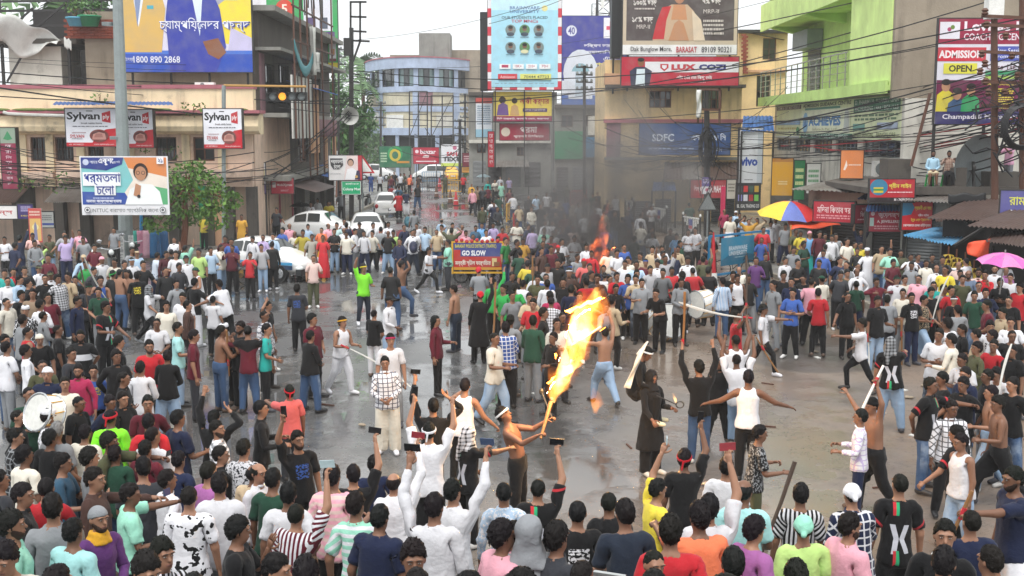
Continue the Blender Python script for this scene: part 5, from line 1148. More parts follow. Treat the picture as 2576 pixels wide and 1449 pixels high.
def d_jewel(P):
    P.rect(0, 0, 1, 1, '#cbb9a4'); P.rect(.03, -.0, .97, .80, '#54494a'); P.rect(0, .86, 1, 1, '#ece9ea')
    P.poly([(.26, .8), (.70, .8), (.68, .62), (.62, .38), (.56, .28), (.42, .28), (.34, .36), (.30, .6)], '#c7a98e'); P.poly([(.26, .78), (.36, .78), (.38, .5), (.42, .3), (.34, .32), (.29, .55)], '#c2323a'); P.poly([(.42, .5), (.56, .5), (.54, .28), (.44, .28)], '#c98e68'); P.disc(.49, .12, .055, '#b98060', rv=.15); P.disc(.49, .03, .07, '#231715', rv=.1); P.disc(.49, .12, .05, '#b98060', rv=.14)
    P.poly([(.40, .8), (.58, .8), (.53, .55), (.49, .5), (.45, .55)], '#c08a66'); P.poly([(.62, .8), (.72, .8), (.68, .5), (.6, .36)], '#e0cbb4')
    P.text('১০০% ছাড়', .19, .26, .09, '#ece4e0', .2, .01); P.lines(.1, .33, .28, .37, 1, '#cfc4c0'); P.text('১৫% ছাড়', .17, .5, .09, '#ece4e0', .18, .01); P.text('MRP-র', .18, .6, .06, '#ddd2ce', .12); P.text('৭% ছাড়', .77, .24, .08, '#ece4e0', .16, .01); P.text('MRP-র', .77, .38, .06, '#ddd2ce', .14); P.lines(.7, .5, .88, .74, 4, '#cfc4c0')
    P.text('Dak Bunglow More,', .25, .93, .085, '#46444c', .36, .01); P.text('BARASAT', .56, .93, .085, '#b8323c', .18, .02); P.text('89109 90321', .82, .93, .085, '#46444c', .26, .01)
sign((1566, -38, 1853, 137), 64.6, 'dark jewellery hoarding of a bride in red and cream above the yellow building', d_jewel, 0, .3, 'hoarding', 'hoarding', posts=((.05, .5, .95), 2))
def d_lux(P):
    P.rect(0, 0, 1, 1, '#b8243c'); P.rect(.2, .17, 1, .54, '#e4e2e8'); P.poly([(.08, 1), (.24, 1), (.26, .5), (.2, .35), (.12, .35), (.07, .5)], '#2b2f4a'); P.poly([(.12, 1), (.2, 1), (.2, .42), (.13, .42)], '#d6e2ea'); P.disc(.165, .2, .028, '#8a5a3c', rv=.13); P.disc(.165, .1, .03, '#1c1614', rv=.07)
    P.poly([(.33, .25), (.4, .25), (.4, .38), (.365, .5), (.33, .38)], '#c4303c'); P.poly([(.345, .29), (.385, .29), (.385, .37), (.365, .44), (.345, .37)], '#e4e2e8'); P.text('LUX', .53, .36, .2, '#c2263a', .21, .06); P.text('COZI', .775, .36, .2, '#33357c', .23, .06); P.text('এটা েনই েতা িকছু েনই', .62, .72, .16, '#f2e4e8', .3, .01); P.lines(.54, .88, .72, .92, 1, '#e2b4bc')
sign((1563, 143, 1857, 215), 64., 'red and white vest hoarding with a young man in a jacket', d_lux, 0, .4, 'hoarding', 'hoarding')
def d_lucky(P): P.rect(0, 0, 1, 1, '#e9cf5a'); P.rect(0, .82, 1, 1, '#96284e'); P.disc(.15, .28, .06, '#3a2618'); P.poly([(.05, .8), (.26, .8), (.24, .45), (.16, .36), (.08, .45)], '#6a4a8a'); P.disc(.36, .3, .05, '#3a2618'); P.poly([(.28, .8), (.44, .8), (.42, .5), (.36, .42), (.3, .5)], '#c9a06a'); P.text('লাকী কর্ণার', .7, .32, .3, '#b8243c', .5, .04); P.rect(.5, .56, .92, .68, '#4a2c6a'); P.text('রাউজ েস্পশািলস্ট', .71, .62, .08, '#f0e6d0', .36); P.text('িনউ মার্কেট, কেলািন েমাড়, বারাসাত', .5, .91, .09, '#f0dce4', .9, .01)
sign((1242, 231, 1388, 305), 86.5, 'yellow fashion shop board with two women above the maroon board', d_lucky, 0, .25)
def d_parama(P): P.rect(0, 0, 1, 1, '#8e2238'); P.rect(.02, .04, .98, .96, '#9a2840'); P.disc(.12, .5, .09, '#d6c8b8'); P.text('পরমা', .58, .36, .36, '#f0e4e4', .34, .03); P.text('জুেয়লারী িমউিজয়াম', .58, .76, .2, '#ecdcdc', .6, .01)
sign((1257, 311, 1382, 353), 86.8, 'maroon jewellery shop board with pale lettering mid street', d_parama, 0, .25)
def d_list(P): P.rect(0, 0, 1, 1, '#dfe4ea'); P.rect(0, 0, 1, .14, '#d0574e'); P.lines(.1, .2, .9, .7, 9, '#7a90a8'); P.rect(0, .8, 1, 1, '#9cc8dc')
sign((1197, 246, 1238, 345), 90., 'white upright price list board beside the yellow fashion board', d_list, 0, .2)
def d_rek(P):
    P.rect(0, 0, 1, 1, '#bb2438')
    for i, s in enumerate(('ের', 'খা', 'জু', 'েয়', 'লা', 'র্স')): P.text(s, .5, .12 + i * .15, .1, '#f2e2e4', .6, .02)
sign((1228, 331, 1243, 420), 88., 'narrow upright red jewellers sign with white letters', d_rek, 0, .2)
def d_gold(P): P.rect(0, 0, 1, 1, '#1f6a48'); P.disc(.5, .35, .24, '#2f9a5c'); P.disc(.5, .42, .18, '#c9b23a', rv=.3); P.disc(.5, .42, .1, '#1f6a48', rv=.18); P.lines(.04, .3, .24, .8, 4, '#bcd6b4'); P.rect(.55, .7, .95, .8, '#c98a2e')
sign((955, 368, 1034, 421), 118., 'dark green jewellery hoarding with gold ring at the street end', d_gold, 0, .3, 'hoarding', 'hoarding', posts=((.03, .97), 2.5))
def d_baz(P): P.rect(0, 0, 1, 1, '#b8243f'); P.text('baazar', .58, .26, .28, '#f4e6ea', .62, .03); P.disc(.14, .25, .07, '#f0dce2'); P.poly([(.36, .62), (.6, .62), (.62, .5), (.5, .46), (.4, .5)], '#f2dede'); P.rect(.1, .82, .82, .88, '#f4e6ea'); P.poly([(.82, .92), (.92, .85), (.82, .78)], '#f4e6ea')
sign((1040, 371, 1104, 412), 117., 'crimson shop hoarding with white pointing hand and arrow', d_baz, 0, .3, 'hoarding', 'hoarding', posts=((.1, .9), 2))
def d_saha(P): P.rect(0, 0, 1, 1, '#e6e6ea'); P.rect(0, .86, 1, 1, '#cfe06a'); P.disc(.66, .16, .1, '#c86a8a'); P.text('SAHA', .62, .44, .2, '#c0243a', .72, .05); P.text('TEXT', .5, .68, .2, '#23242c', .84, .05)
sign((1110, 363, 1162, 418), 116., 'white textile shop hoarding with red and black letters', d_saha, 0, .3, 'hoarding', 'hoarding', posts=((.1, .9), 2))
def d_sm(c, c2):
    def f(P): P.rect(0, 0, 1, 1, c); P.lines(.12, .2, .88, .7, 3, c2)
    return f
for r_, Y_, c_, c2_, lb in (((1164, 385, 1190, 420), 112, '#7a2838', '#d8b8bc', 'small dark red shop board right of the textile hoarding'), ((1162, 420, 1186, 434), 112, '#d89a3c', '#7a4a1c', 'small orange shop fascia under the dark red board'), ((1186, 402, 1212, 428), 104, '#b02c3c', '#e2c2c6', 'small red fascia beside the grey umbrella'), ((1243, 388, 1270, 422), 100, '#c23440', '#ead6d6', 'red fast food board under the upright jewellers sign'),
                            ((610, 475, 640, 502), 54., '#b33a2c', '#e2c45a', 'small orange red shop board by the street tree'), ((1828, 452, 1850, 500), 61, '#c9c4b6', '#7a7468', 'pale notice panel next to the red mahal board'), ((1996, 404, 2022, 502), 57, '#2c7a4c', '#d8e2a0', 'narrow upright green product poster near the parasol'), ((2028, 412, 2062, 486), 55.5, '#d8d8d2', '#5a9a6a', 'narrow upright pale product poster near the parasol')): sign(r_, Y_, lb, d_sm(c_, c2_), 0, .12)
def d_sdfc(P): P.rect(0, 0, 1, 1, '#2d4a7c'); P.text('SDFC', .26, .45, .24, '#c6cede', .24, .02); P.text('এস িড এফ িস', .76, .42, .22, '#d2d8e6', .38, .01); P.lines(.1, .78, .6, .86, 1, '#9aaac8'); P.text('GUIDE PLAN', .78, .84, .12, '#c6cede', .26)
sign((1608, 311, 1836, 389), 64.8, 'long blue finance office banner dimmed by smoke', d_sdfc, 0, .12, 'banner', 'banner')
def d_vivo(P): P.rect(0, 0, 1, 1, '#d6d9dc'); P.rect(.78, 0, 1, 1, '#bcc3c8'); P.text('vivo', .42, .6, .16, '#6a84c0', .76, .05); P.text('vivo', .42, .6, .16, '#2c489a', .74, .03); P.lines(.25, .92, .62, .95, 1, '#6a6c70')
sign((1858, 322, 1916, 462), 60.2, 'tall white phone shop sign with blue letters', d_vivo, -.1, .8)
t = shed('small blue gable roof on top of the tall white phone sign', 1866, 1946, 292, 330, 60, 'tin_deepblue', 1.2, 8, 2, 'gable_roof')
def d_beng(P):
    P.rect(0, 0, 1, 1, '#2f3132'); P.text('BENGAL TRADING CO', .5, .85, .13, '#e4e4e2', .94, .02)
    for i, c in enumerate(('#8a86c0', '#d8d8e0', '#b03a3c', '#7ac05a')): P.rect(.06 + i * .23, .42, .24 + i * .23, .66, c); P.rect(.06 + i * .23, .08, .24 + i * .23, .32, ('#4a4c50', '#cf3a3a', '#3a5a4a', '#c9a23a')[i])
sign((1852, 462, 1911, 528), 60., 'charcoal trading company board with small brand squares', d_beng, 0, .2)
def d_yel(P): P.rect(0, 0, 1, 1, '#d8a02c'); P.rect(0, .0, 1, .08, '#b9791c'); P.lines(.3, .5, .75, .6, 2, '#efd9a0'); P.rect(0, .82, 1, 1, '#4a4640')
sign((1940, 398, 1992, 512), 58., 'plain mustard yellow shop sign box near the parasol', d_yel, -.2, .4)
def d_mahol(P): P.rect(0, 0, 1, 1, '#a82a34'); P.text('িশল্পা', .2, .5, .4, '#f0dede', .22, .02); P.text('LPA MAHOL', .7, .5, .4, '#f0e2e2', .5, .03)
sign((1737, 453, 1829, 498), 61.5, 'red hardware shop fascia behind the cable pole', d_mahol, 0, .2)
def d_pp(P): P.rect(0, 0, 1, 1, '#5b4a8c'); P.rect(0, .55, 1, 1, '#d8d6dc'); P.disc(.6, .75, .2, '#c0607c'); P.lines(.15, .1, .8, .4, 3, '#d8d0ea')
sign((1765, 446, 1787, 488), 56.4, 'small violet and white poster tied to the cable pole', d_pp, 0, .04, 'poster', 'poster', frame=None)
# guidance centre board lies along the street wall of the green building
def d_ach(P):
    P.rect(0, 0, 1, 1, '#eaf2c8'); P.rect(.0, .02, .26, .14, '#55464c'); P.text('COME & GET BEST RESULT', .13, .08, .09, '#e6e0dc', .24, .01); P.text('ADMISSION GUIDANCE CENTRE', .48, .07, .1, '#3f4334', .4, .02); P.rect(.3, .14, .6, .2, '#5a9a8a')
    P.rect(.7, .02, .99, .34, '#3c7a5e'); P.text('D. PHARM / B. PHARM / GNM', .845, .1, .1, '#e6ece4', .27, .01); P.text('BSC NURSING / BBA / BCA / LLB', .845, .26, .1, '#e6ece4', .27, .01); P.lines(.71, .4, .98, .58, 2, '#6a8a6a'); P.rect(.7, .62, .78, .78, '#7ab0a4'); P.rect(.86, .6, .98, .76, '#b9c8e0'); P.text('WEST BENGAL   BANGALORE', .84, .88, .1, '#7a8a5a', .26)
    P.rect(.27, .2, .68, .86, '#f2f8dc'); P.text('ACHIEVES', .475, .52, .26, '#3f86c4', .27, .05); P.disc(.31, .56, .025, '#8fc0e0'); P.poly([(.29, .66), (.33, .66), (.31, .46)], '#4a8ac8'); P.text('Infotech Pvt. Ltd', .48, .74, .07, '#9aa060', .2); P.rect(.27, .86, .7, 1, '#2f7f66'); P.text('Call - 9038924123/8653189500', .48, .93, .1, '#e8f0ea', .38, .01); P.poly([(.635, .8), (.675, .8), (.67, .3), (.655, .22), (.64, .3)], '#c9d2cc')
    P.rect(.0, .48, .26, .6, '#88b0d8'); P.lines(.02, .52, .24, .56, 1, '#e6eef6'); P.lines(.03, .68, .24, .78, 1, '#c8c07a'); P.disc(.24, .78, .015, '#4a9a6a', rv=.12); P.rect(0, .93, .26, 1, '#cfd8d8')
t = thing('signboard', 'long pale green admission guidance board along the green building', 'sign', (15.36, 66.9, 4.98), R(-90)); m = MB(); m.box(0, 21.5, 0, .12, 0, 1.8, '#d3dca0'); m.build('board', colmat('board_face'), t); P_ = Print(21.5, 1.8); d_ach(P_); P_.build(t)
def d_lev(P):
    P.rect(0, 0, 1, 1, '#e2e0ea'); P.rect(0, 0, 1, .24, '#9a2444'); P.rect(.01, .03, .2, .19, '#e8e6ee'); P.disc(.1, .1, .02, '#b03a6a'); P.disc(.13, .08, .02, '#6a8a3a'); P.text('Levitas For', .60, .07, .09, '#f2e6ee', .72, .03); P.text('COACHING CENTRE', .57, .17, .065, '#f0e2ea', .66, .015)
    P.rect(0, .27, .46, .40, '#d0283e'); P.text('ADMISSION', .22, .335, .075, '#f6ecee', .42, .04); P.rect(.5, .26, 1, .40, '#4c58b0'); P.text('New Session Starts', .76, .3, .045, '#e8eaf6', .44, .01); P.text('From 2nd January', .76, .36, .045, '#e8eaf6', .44, .01)
    P.rect(.06, .42, .38, .52, '#ddd84a'); P.text('OPEN', .22, .47, .065, '#35332c', .22, .03); P.text('Class 1st to 12', .7, .455, .05, '#6a3a4a', .46, .01); P.rect(.46, .49, .95, .53, '#3a9a6a'); P.rect(.46, .54, .75, .57, '#a8c85a')
    P.rect(0, .58, 1, .88, '#6a1d44'); P.rect(0, .88, 1, 1, '#2e2a66'); P.text('Champadali More, Barasat', .5, .935, .06, '#f0ecf4', .86, .015)
    for u, c, h in ((.09, '#d8c83a', .6), (.2, '#3d5a80', .68), (.33, '#2fa060', .64)): P.poly([(u - .09, .88), (u + .09, .88), (u + .08, h + .12), (u + .03, h + .08), (u - .03, h + .08), (u - .08, h + .12)], c); P.disc(u, h + .04, .042, '#b98a6a', rv=.05); P.disc(u, h + .0, .045, '#231a16', rv=.03)
    P.text('ALL SUBJECTS', .66, .62, .035, '#e6d45a', .36, .01); P.lines(.54, .66, .74, .86, 10, '#d8c84a'); P.rect(.76, .74, .99, .87, '#7c2a52'); P.text('Class 11 & 12', .88, .76, .025, '#e6d45a', .2); P.lines(.8, .79, .95, .85, 3, '#e8dce4')
sign((2350, 47, 2612, 312), 41.4, 'large maroon coaching centre hoarding with three schoolboys', d_lev, 0, .15, 'hoarding', 'hoarding', posts=((.02, .5, .95), 2.4))
def d_gl(P): P.rect(0, 0, 1, 1, '#b01f2c'); P.disc(.2, .35, .2, '#2f7a9a', rv=.36); P.rect(.08, .35, .3, .6, '#c9b23a'); P.rect(.08, .42, .3, .5, '#2f8a4a'); P.text('গ্রীন লাইন', .67, .3, .28, '#e9dc5a', .5, .02); P.lines(.4, .55, .95, .62, 1, '#f0d8da'); P.rect(0, .8, 1, 1, '#2a2022'); P.text('M : 7439174246', .76, .9, .12, '#efe6e6', .42, .02)
sign((2187, 451, 2299, 508), 39.7, 'red bus company board with yellow lettering below the seated men', d_gl, 0, .15)
def d_or(P): P.rect(0, 0, 1, 1, '#e58a4e'); P.poly([(.12, .7), (.25, .35), (.3, .55), (.2, .72)], '#f6e6da'); P.lines(.35, .5, .9, .58, 1, '#f6dcc8')
sign((2114, 378, 2170, 448), 46.5, 'square orange hanging sign under the green building', d_or, -.3, .3)
def d_mad(P): P.rect(0, 0, 1, 1, '#b52c3c'); P.text('মিদনা িকতাব ঘর', .5, .36, .4, '#f0d8d8', .82, .03); P.lines(.08, .66, .92, .9, 2, '#e09aa0')
sign((2046, 506, 2148, 556), 43.5, 'crimson bookshop board above the parasol, facing the road', d_mad, -.55, .2)
def d_mad2(P): P.rect(0, 0, 1, 1, '#872338'); P.text('মিদনা', .5, .2, .2, '#c09aa2', .5, .01); P.text('িকতাব ঘর', .5, .5, .3, '#d8bcc0', .6, .01); P.lines(.1, .76, .9, .88, 1, '#c8a4aa')
sign((2150, 516, 2212, 562), 42.2, 'maroon side panel of the bookshop board', d_mad2, .35, .2)
def d_aj(P): P.rect(0, 0, 1, 1, '#b02c42'); P.text('জুেয়লার্স', .56, .24, .26, '#f0dade', .6, .02); P.text('A. JEWELLERS', .54, .54, .17, '#f2e4e6', .62, .03); P.rect(.02, .35, .14, .75, '#c2dcd6'); P.rect(.86, .45, .98, .8, '#c2dcd6'); P.disc(.1, .16, .06, '#e8ccd0'); P.lines(.15, .72, .84, .94, 2, '#e0aab2')
sign((2185, 529, 2272, 582), 40.8, 'crimson jewellers board under a blue tin hood', d_aj, -.12, .35)
shed('small blue tin hood over the jewellers board', 2178, 2278, 516, 532, 40.2, 'tin_deepblue', 1.0, 12, 2, 'sign_hood')
def d_bus(P): P.rect(0, 0, 1, 1, '#b81f2a'); P.poly([(0, .5), (.3, .45), (.4, .2), (.3, 0), (0, 0)], '#2c6a8a'); P.text('শ্যামলী এন আর', .68, .22, .2, '#e6da4a', .56, .03); P.text('গ্রীন লাইন', .7, .48, .12, '#f2e4e4', .36, .01); P.text('ট্যুর এন্ড ট্রােভলস', .62, .64, .14, '#e6c84a', .66, .01); P.text('েকালকাতা-ঢাকা-চট্টগ্রাম', .5, .84, .14, '#f2e6e6', .92, .02)
sign((2268, 508, 2343, 578), 39.8, 'red long-distance coach ticket board with yellow lettering', d_bus, -.05, .2)
def d_ph(P): P.rect(0, 0, 1, 1, '#5a5894'); P.text('রাম কানাই', .62, .2, .26, '#dfe048', .9, .05); P.disc(.2, .66, .15, '#e8ecee', rv=.24); P.rect(.16, .5, .24, .82, '#28a06a'); P.rect(.09, .6, .31, .72, '#28a06a'); P.text('েকািমস্ট', .7, .62, .2, '#dfe048', .4, .03); P.lines(.4, .84, .95, .9, 1, '#d8d64a')
sign((2512, 479, 2640, 592), 34.6, 'violet pharmacy board with a green cross at the right edge', d_ph, -.35, .25)
# ================================================================= street furniture, vehicles, trees, wires
def pole(label, x, ybase, ytop, Y, r0, r1, mat, name='utility_pole', lean=0, n=10):
    b = at(x, ybase, Y); top = at(x + lean, ytop, Y); t = thing(name, label, 'pole', (b[0], b[1], 0)); q = MB(); q.tube([(0, 0, 0), (top[0] - b[0], 0, top[2])], [r0, r1], n); q.build('shaft', mat, t); return t
tp = pole('tall grey street light pole rising past the plywood signs', 318, 640, -60, 46.5, .31, .20, 'pole_grey', 'lamp_pole', -24)
for z, s in ((1.2, .0), (5.0, 0), (9.5, 0)): q = MB(); q.lathe([(.33 - z * .012, 0), (.34 - z * .012, .12), (.33 - z * .012, .14)], 12, (z * -.035, 0, z)); q.build('joint_ring', 'metal_grey', tp)
def pasted(label, x0, y0, x1, y1, Y):
    def d(P):
        P.rect(0, 0, 1, 1, '#dcdcda')
        for i in range(3): P.text('ফুল', .5, .06 + i * .33, .06, '#26262a', .6, .03); P.text('বিড়', .5, .15 + i * .33, .06, '#26262a', .6, .03); P.lines(.12, .2 + i * .33, .9, .3 + i * .33, 4, '#5a5a60')
    sign((x0, y0, x1, y1), Y, label, d, 0, .03, 'handbill', 'poster', frame=None)
pasted('white strip of pasted handbills on the tall grey pole', 299, 588, 314, 662, 45.9); pasted('short pasted handbill right of the white strip on the pole', 324, 592, 336, 622, 45.9)
t = pole('dark square steel pole with ladder-like bracket and loudspeaker', 884, 560, 70, 62, .17, .15, 'metal_dark', 'power_pole', 0, 4); L = Vector(t.location)
q = MB(); q.bar((0, -.01, zat(140, 62)), (0, -.01, zat(96, 62)), .42); q.build('pole_box', 'metal_dark', t)
for a, b in (((882, 110), (882, 3)), ((906, 105), (906, 3)), ((882, 5), (922, 5)), ((882, 42), (922, 43)), ((882, 78), (922, 80)), ((884, 102), (930, 104)), ((906, 104), (888, 155))):
    q = MB(); q.bar(Vector(at(*a, 62)) - L, Vector(at(*b, 62)) - L, .1); q.build('bracket_arm', 'metal_dark', t)
for y in (185, 205, 225): q = MB(); q.bar(Vector(at(884, y, 62)) - L, Vector(at(905, y + 3, 62)) - L, .07); q.build('cross_arm', 'metal_dark', t)
ls = thing('horn_loudspeaker', 'grey horn loudspeaker fixed on the dark steel pole', 'loudspeaker', at(877, 292, 61.6)); q = MB(); q.lathe([(.48, -.35), (.46, -.33), (.2, .05), (.12, .3), (.12, .3)], 18, (0, 0, 0), None, 1); q.lathe([(.11, -.2), (.08, .3)], 8, (0, 0, 0), None, 1); o = q.build('horn', 'pvc', ls, smooth=True); o.rotation_euler = (0, 0, R(20)); q = MB(); q.ell((0, .3, 0), (.17, .2, .17), 10, 6); q.build('driver', 'metal_grey', ls)
# traffic light on its bent arm
tl = thing('traffic_light', 'four-lamp traffic light glowing amber on a bamboo-braced arm', 'traffic light', at(560, 640, 50)); L = Vector(tl.location)
q = MB(); q.tube([Vector(at(563, 640, 50)) - L, Vector(at(563, 215, 50)) - L], .09, 8); q.build('mast', 'pole_grey', tl)
q = MB(); q.tube([Vector(at(563, 215, 50)) - L, Vector(at(770, 218, 50)) - L], .05, 6); q.build('arm', 'bamboo', tl)
q = MB(); q.box(0, (xat(772, 240, 50) - xat(676, 240, 50)), -.15, .2, 0, zat(232, 50) - zat(254, 50)); o = q.build('housing', 'black_rubber', tl); o.location = Vector(at(676, 254, 50)) - L
lamp = MB(); lamp.lathe([(.001, 0), (.10, -.02), (.165, .02)], 14, (0, 0, 0), None, 1); lm = lamp.mesh('lamp', 'metal_dark')
amb = flat('amber_lamp', '#e0902a', .4, 0, 1.1); vis = MB(); vis.lathe([(.19, -.2), (.19, 0)], 12, (0, 0, 0), None, 1, 0, math.pi); vm = vis.mesh('visor', 'black_rubber')
for i in range(4):
    p = Vector(at(688 + i * 24, 243, 50)) - L; o = lamp.build('lamp_lens', amb if i == 1 else 'metal_grey', tl); o.location = p + Vector((0, -.18, 0)); o = bpy.data.objects.new('visor', vm); COL.objects.link(o); o.parent = tl; o.location = p + Vector((0, -.16, 0))
for x, y0, y1, Y, r, lb in ((1470, 560, 165, 74, .12, 'slim dark power pole with crossarms in the smoke'), (958, 460, 255, 125, .13, 'thin power pole in front of the blue building, left one'), (1170, 460, 235, 122, .13, 'thin power pole with insulators right of the blue building'), (1157, 470, 300, 108, .16, 'cable-laden dark pole beside the textile hoarding'), (852, 540, 120, 85, .09, 'thin steel pole at the corner of the old building')):
    t = pole(lb, x, y0, y1, Y, r, r * .8, 'metal_dark'); L = Vector(t.location)
    for k, yy in enumerate(np.linspace(y1 + 4, y1 + 60, 4)):
        q = MB(); q.bar(Vector(at(x - 26 * 60 / Y, yy, Y)) - L, Vector(at(x + 26 * 60 / Y, yy + 1, Y)) - L, .09); q.build('crossarm', 'metal_dark', t)
        for u in (-22, -8, 8, 22): q = MB(); p = Vector(at(x + u * 60 / Y, yy, Y)) - L; q.lathe([(.05, 0), (.09, .08), (.05, .2)], 6, p); q.build('insulator', 'metal_grey', t)
cp = pole('stout pole wrapped in coiled black cables by the blue banner', 1778, 610, 225, 57, .17, .13, 'metal_dark', 'cable_pole'); L = Vector(cp.location)
for k in range(7):
    q = MB(); c = Vector(at(1778 + rng.uniform(-6, 6), 372 + rng.uniform(-8, 8), 56.5)) - L; rx, rz_ = rng.uniform(.28, .46), rng.uniform(.65, .95); q.tube([c + Vector((rx * math.cos(a), rng.uniform(-.05, .05), rz_ * math.sin(a))) for a in np.linspace(0, 2 * math.pi, 22)[:-1]], .035, 5, closed=True); q.build('cable_coil', 'cable', cp)
for a, b in (((1755, 225), (1812, 225)), ((1755, 275), (1812, 277)), ((1756, 222), (1756, 310)), ((1810, 222), (1810, 310))): q = MB(); q.bar(Vector(at(*a, 56.8)) - L, Vector(at(*b, 56.8)) - L, .1); q.build('transformer_frame', 'metal_rust', cp)
for k in range(14):
    q = MB(); a = Vector(at(1778 + rng.uniform(-8, 8), rng.uniform(300, 460), 56.4)) - L; q.tube([a, a + Vector((rng.uniform(-.6, .6), 0, rng.uniform(-.8, .2))), a + Vector((rng.uniform(-.4, .4), 0, rng.uniform(-1.6, -.6)))], .025, 4); q.build('cable_tail', 'cable', cp)
bentsheet(cp, 'rag', 'tarp_white', lambda u, v: Vector(at(1752 + 12 * u, 226 + 70 * v, 56.5)) - L + Vector((0, .1 * math.sin(v * 9 + u * 5), 0)), 4, 10)
pb = thing('junction_pole', 'right-hand power poles with white insulator boxes and tangled black cables', 'pole', (xat(2500, 600, 38), 38, 0)); L = Vector(pb.location)
for x in (2503, 2574): q = MB(); q.tube([Vector(at(x, 760, 38)) - L, Vector(at(x - 2, -20, 38)) - L], [.13, .1], 8); q.build('pole_shaft', 'metal_rust', pb)
for y in (40, 62, 130, 205, 265): q = MB(); q.bar(Vector(at(2470, y, 37.8)) - L, Vector(at(2600, y + 6, 37.8)) - L, .1); q.build('crossarm', 'metal_rust', pb)
for x, y in ((2478, 30), (2482, 62), (2470, 135), (2478, 160), (2466, 180), (2480, 205), (2486, 232), (2530, 90), (2545, 140), (2560, 190), (2528, 232)): q = MB(); p = Vector(at(x, y, 37.6)) - L; q.lathe([(.05, -.12), (.12, -.05), (.07, 0), (.12, .05), (.05, .12)], 8, p); q.build('insulator', 'metal_rust', pb)
q = MB(); a = Vector(at(2512, 45, 37.6)) - L; q.box(a.x - .25, a.x + .25, -.2, .2, a.z, a.z + .62); q.build('insulator_box', 'white_paint', pb)
for k in range(26):
    q = MB(); a = Vector(at(rng.uniform(2500, 2580), rng.uniform(150, 360), 37.5)) - L; pts = [a]
    for _ in range(5): a = a + Vector((rng.uniform(-.5, .6), rng.uniform(-.1, .1), rng.uniform(-.55, .3))); pts.append(a)
    q.tube(pts, rng.uniform(.014, .035), 4); q.build('cable_tail', 'cable', pb)
for k in range(5):
    q = MB(); c = Vector(at(2572, 318, 37.2)) - L; q.tube([c + Vector(((.5 + .03 * k) * math.cos(a), .04 * k, (.62 + .03 * k) * math.sin(a))) for a in np.linspace(0, 2 * math.pi, 24)[:-1]], .03, 5, closed=True); q.build('cable_coil', 'cable', pb)
q = MB(); q.tube([Vector(at(2340, 235, 41)) - L, Vector(at(2292, 418, 41)) - L], .06, 6); q.build('stay_pole', 'metal_rust', pb)
# ---- overhead wires: sagging cables, each its own object
wire_n = 0
def wire(a, b, Ya, Yb, sag, r, label, group, mat='cable', n=14):
    p, q_ = Vector(at(*a, Ya)), Vector(at(*b, Yb)); pts = []
    for i in range(n + 1):
        u = i / n; v = p.lerp(q_, u); v.z -= sag * 4 * u * (1 - u); pts.append(v)
    m = MB(); m.tube([v - p for v in pts], r, 4, cap=False); o = m.build('overhead_wire', mat, None, p); tag(o, label, 'wire', group)
WL = {'L': ('thin dark cable strung along the left shop fronts', 'cables along the left buildings'), 'X': ('long thin cable crossing the sky over the junction', 'cables across the junction'), 'Rt': ('black cable running to the poles on the right', 'cables towards the right-hand poles'), 'C': ('cable converging on the coiled pole by the blue banner', 'cables at the coiled pole')}
for i in range(16):
    y0 = rng.uniform(335, 470); wire((-40, y0), (rng.choice((563, 640, 700)), rng.uniform(380, 470)), 47.5, rng.uniform(49, 56), rng.uniform(.2, .9), rng.uniform(.012, .03), *WL['L'])
for y0, y1, r in ((178, 205, .03), (206, 196, .02), (240, 247, .03), (142, 150, .012), (150, 170, .012), (200, 255, .02)): wire((-40, y0), (900, y1), 46, 62, .3, r, *WL['L'])
wire((-40, 215), (640, 300), 45, 52, .1, .04, 'thick black cable drooping past the rose parapet', None)
for i, (a, b, Ya, Yb, s, r) in enumerate((((640, 250), (2620, -40), 50, 40, 1.6, .028), ((900, 178), (2700, 20), 62, 38, 1.2, .03), ((880, 190), (2700, 35), 62, 38, 1.5, .025), ((1100, 170), (2650, -110), 130, 40, 1., .03), ((900, 235), (2640, 60), 62, 40, 1.0, .02), ((700, 270), (2640, 160), 52, 38, 1.2, .02), ((1180, 260), (2600, -60), 120, 42, 1.4, .03), ((900, 100), (1500, -40), 62, 50, .4, .012), ((1230, 60), (1480, -30), 84, 80, .2, .02), ((1412, 110), (2450, -140), 86, 44, .4, .014))): wire(a, b, Ya, Yb, s, r, *WL['X'])
for i in range(24):
    y1 = rng.uniform(120, 330); wire((rng.uniform(1600, 2000), rng.uniform(300, 395)), (2620, y1 + rng.uniform(-30, 40)), rng.uniform(57, 62), 37.5, rng.uniform(.1, .9), rng.choice((.01, .014, .02, .03)), *WL['Rt'])
for i in range(9): wire((1965 + 40 * i, 400 + rng.uniform(-20, 30)), (2640, 250 + i * 14), 57 - i * 1.5, 37, rng.uniform(.1, .7), .025, *WL['Rt'])
for i in range(4): wire((1965 + 60 * i, 372 + rng.uniform(-6, 10)), (2640, 280 + i * 9), 57 - i, 37, rng.uniform(.2, .7), .028, 'reddish cable running to the poles on the right', 'reddish cables on the right', 'red_paint')
for i in range(22): wire((1778 + rng.uniform(-10, 10), rng.uniform(320, 400)), (rng.choice((1540, 1600, 1640, 1400, 1980, 2060, 1900)) + rng.uniform(-30, 30), rng.uniform(200, 440)), 57, rng.uniform(56, 66), rng.uniform(.1, .9), rng.choice((.01, .016, .025)), *WL['C'])
for i in range(14): wire((1157, rng.uniform(330, 380)), (rng.uniform(900, 1420), rng.uniform(310, 420)), 108, rng.uniform(90, 124), rng.uniform(.3, 1.2), .03, 'cable meeting at the dark pole near the street end', 'cables at the street end')
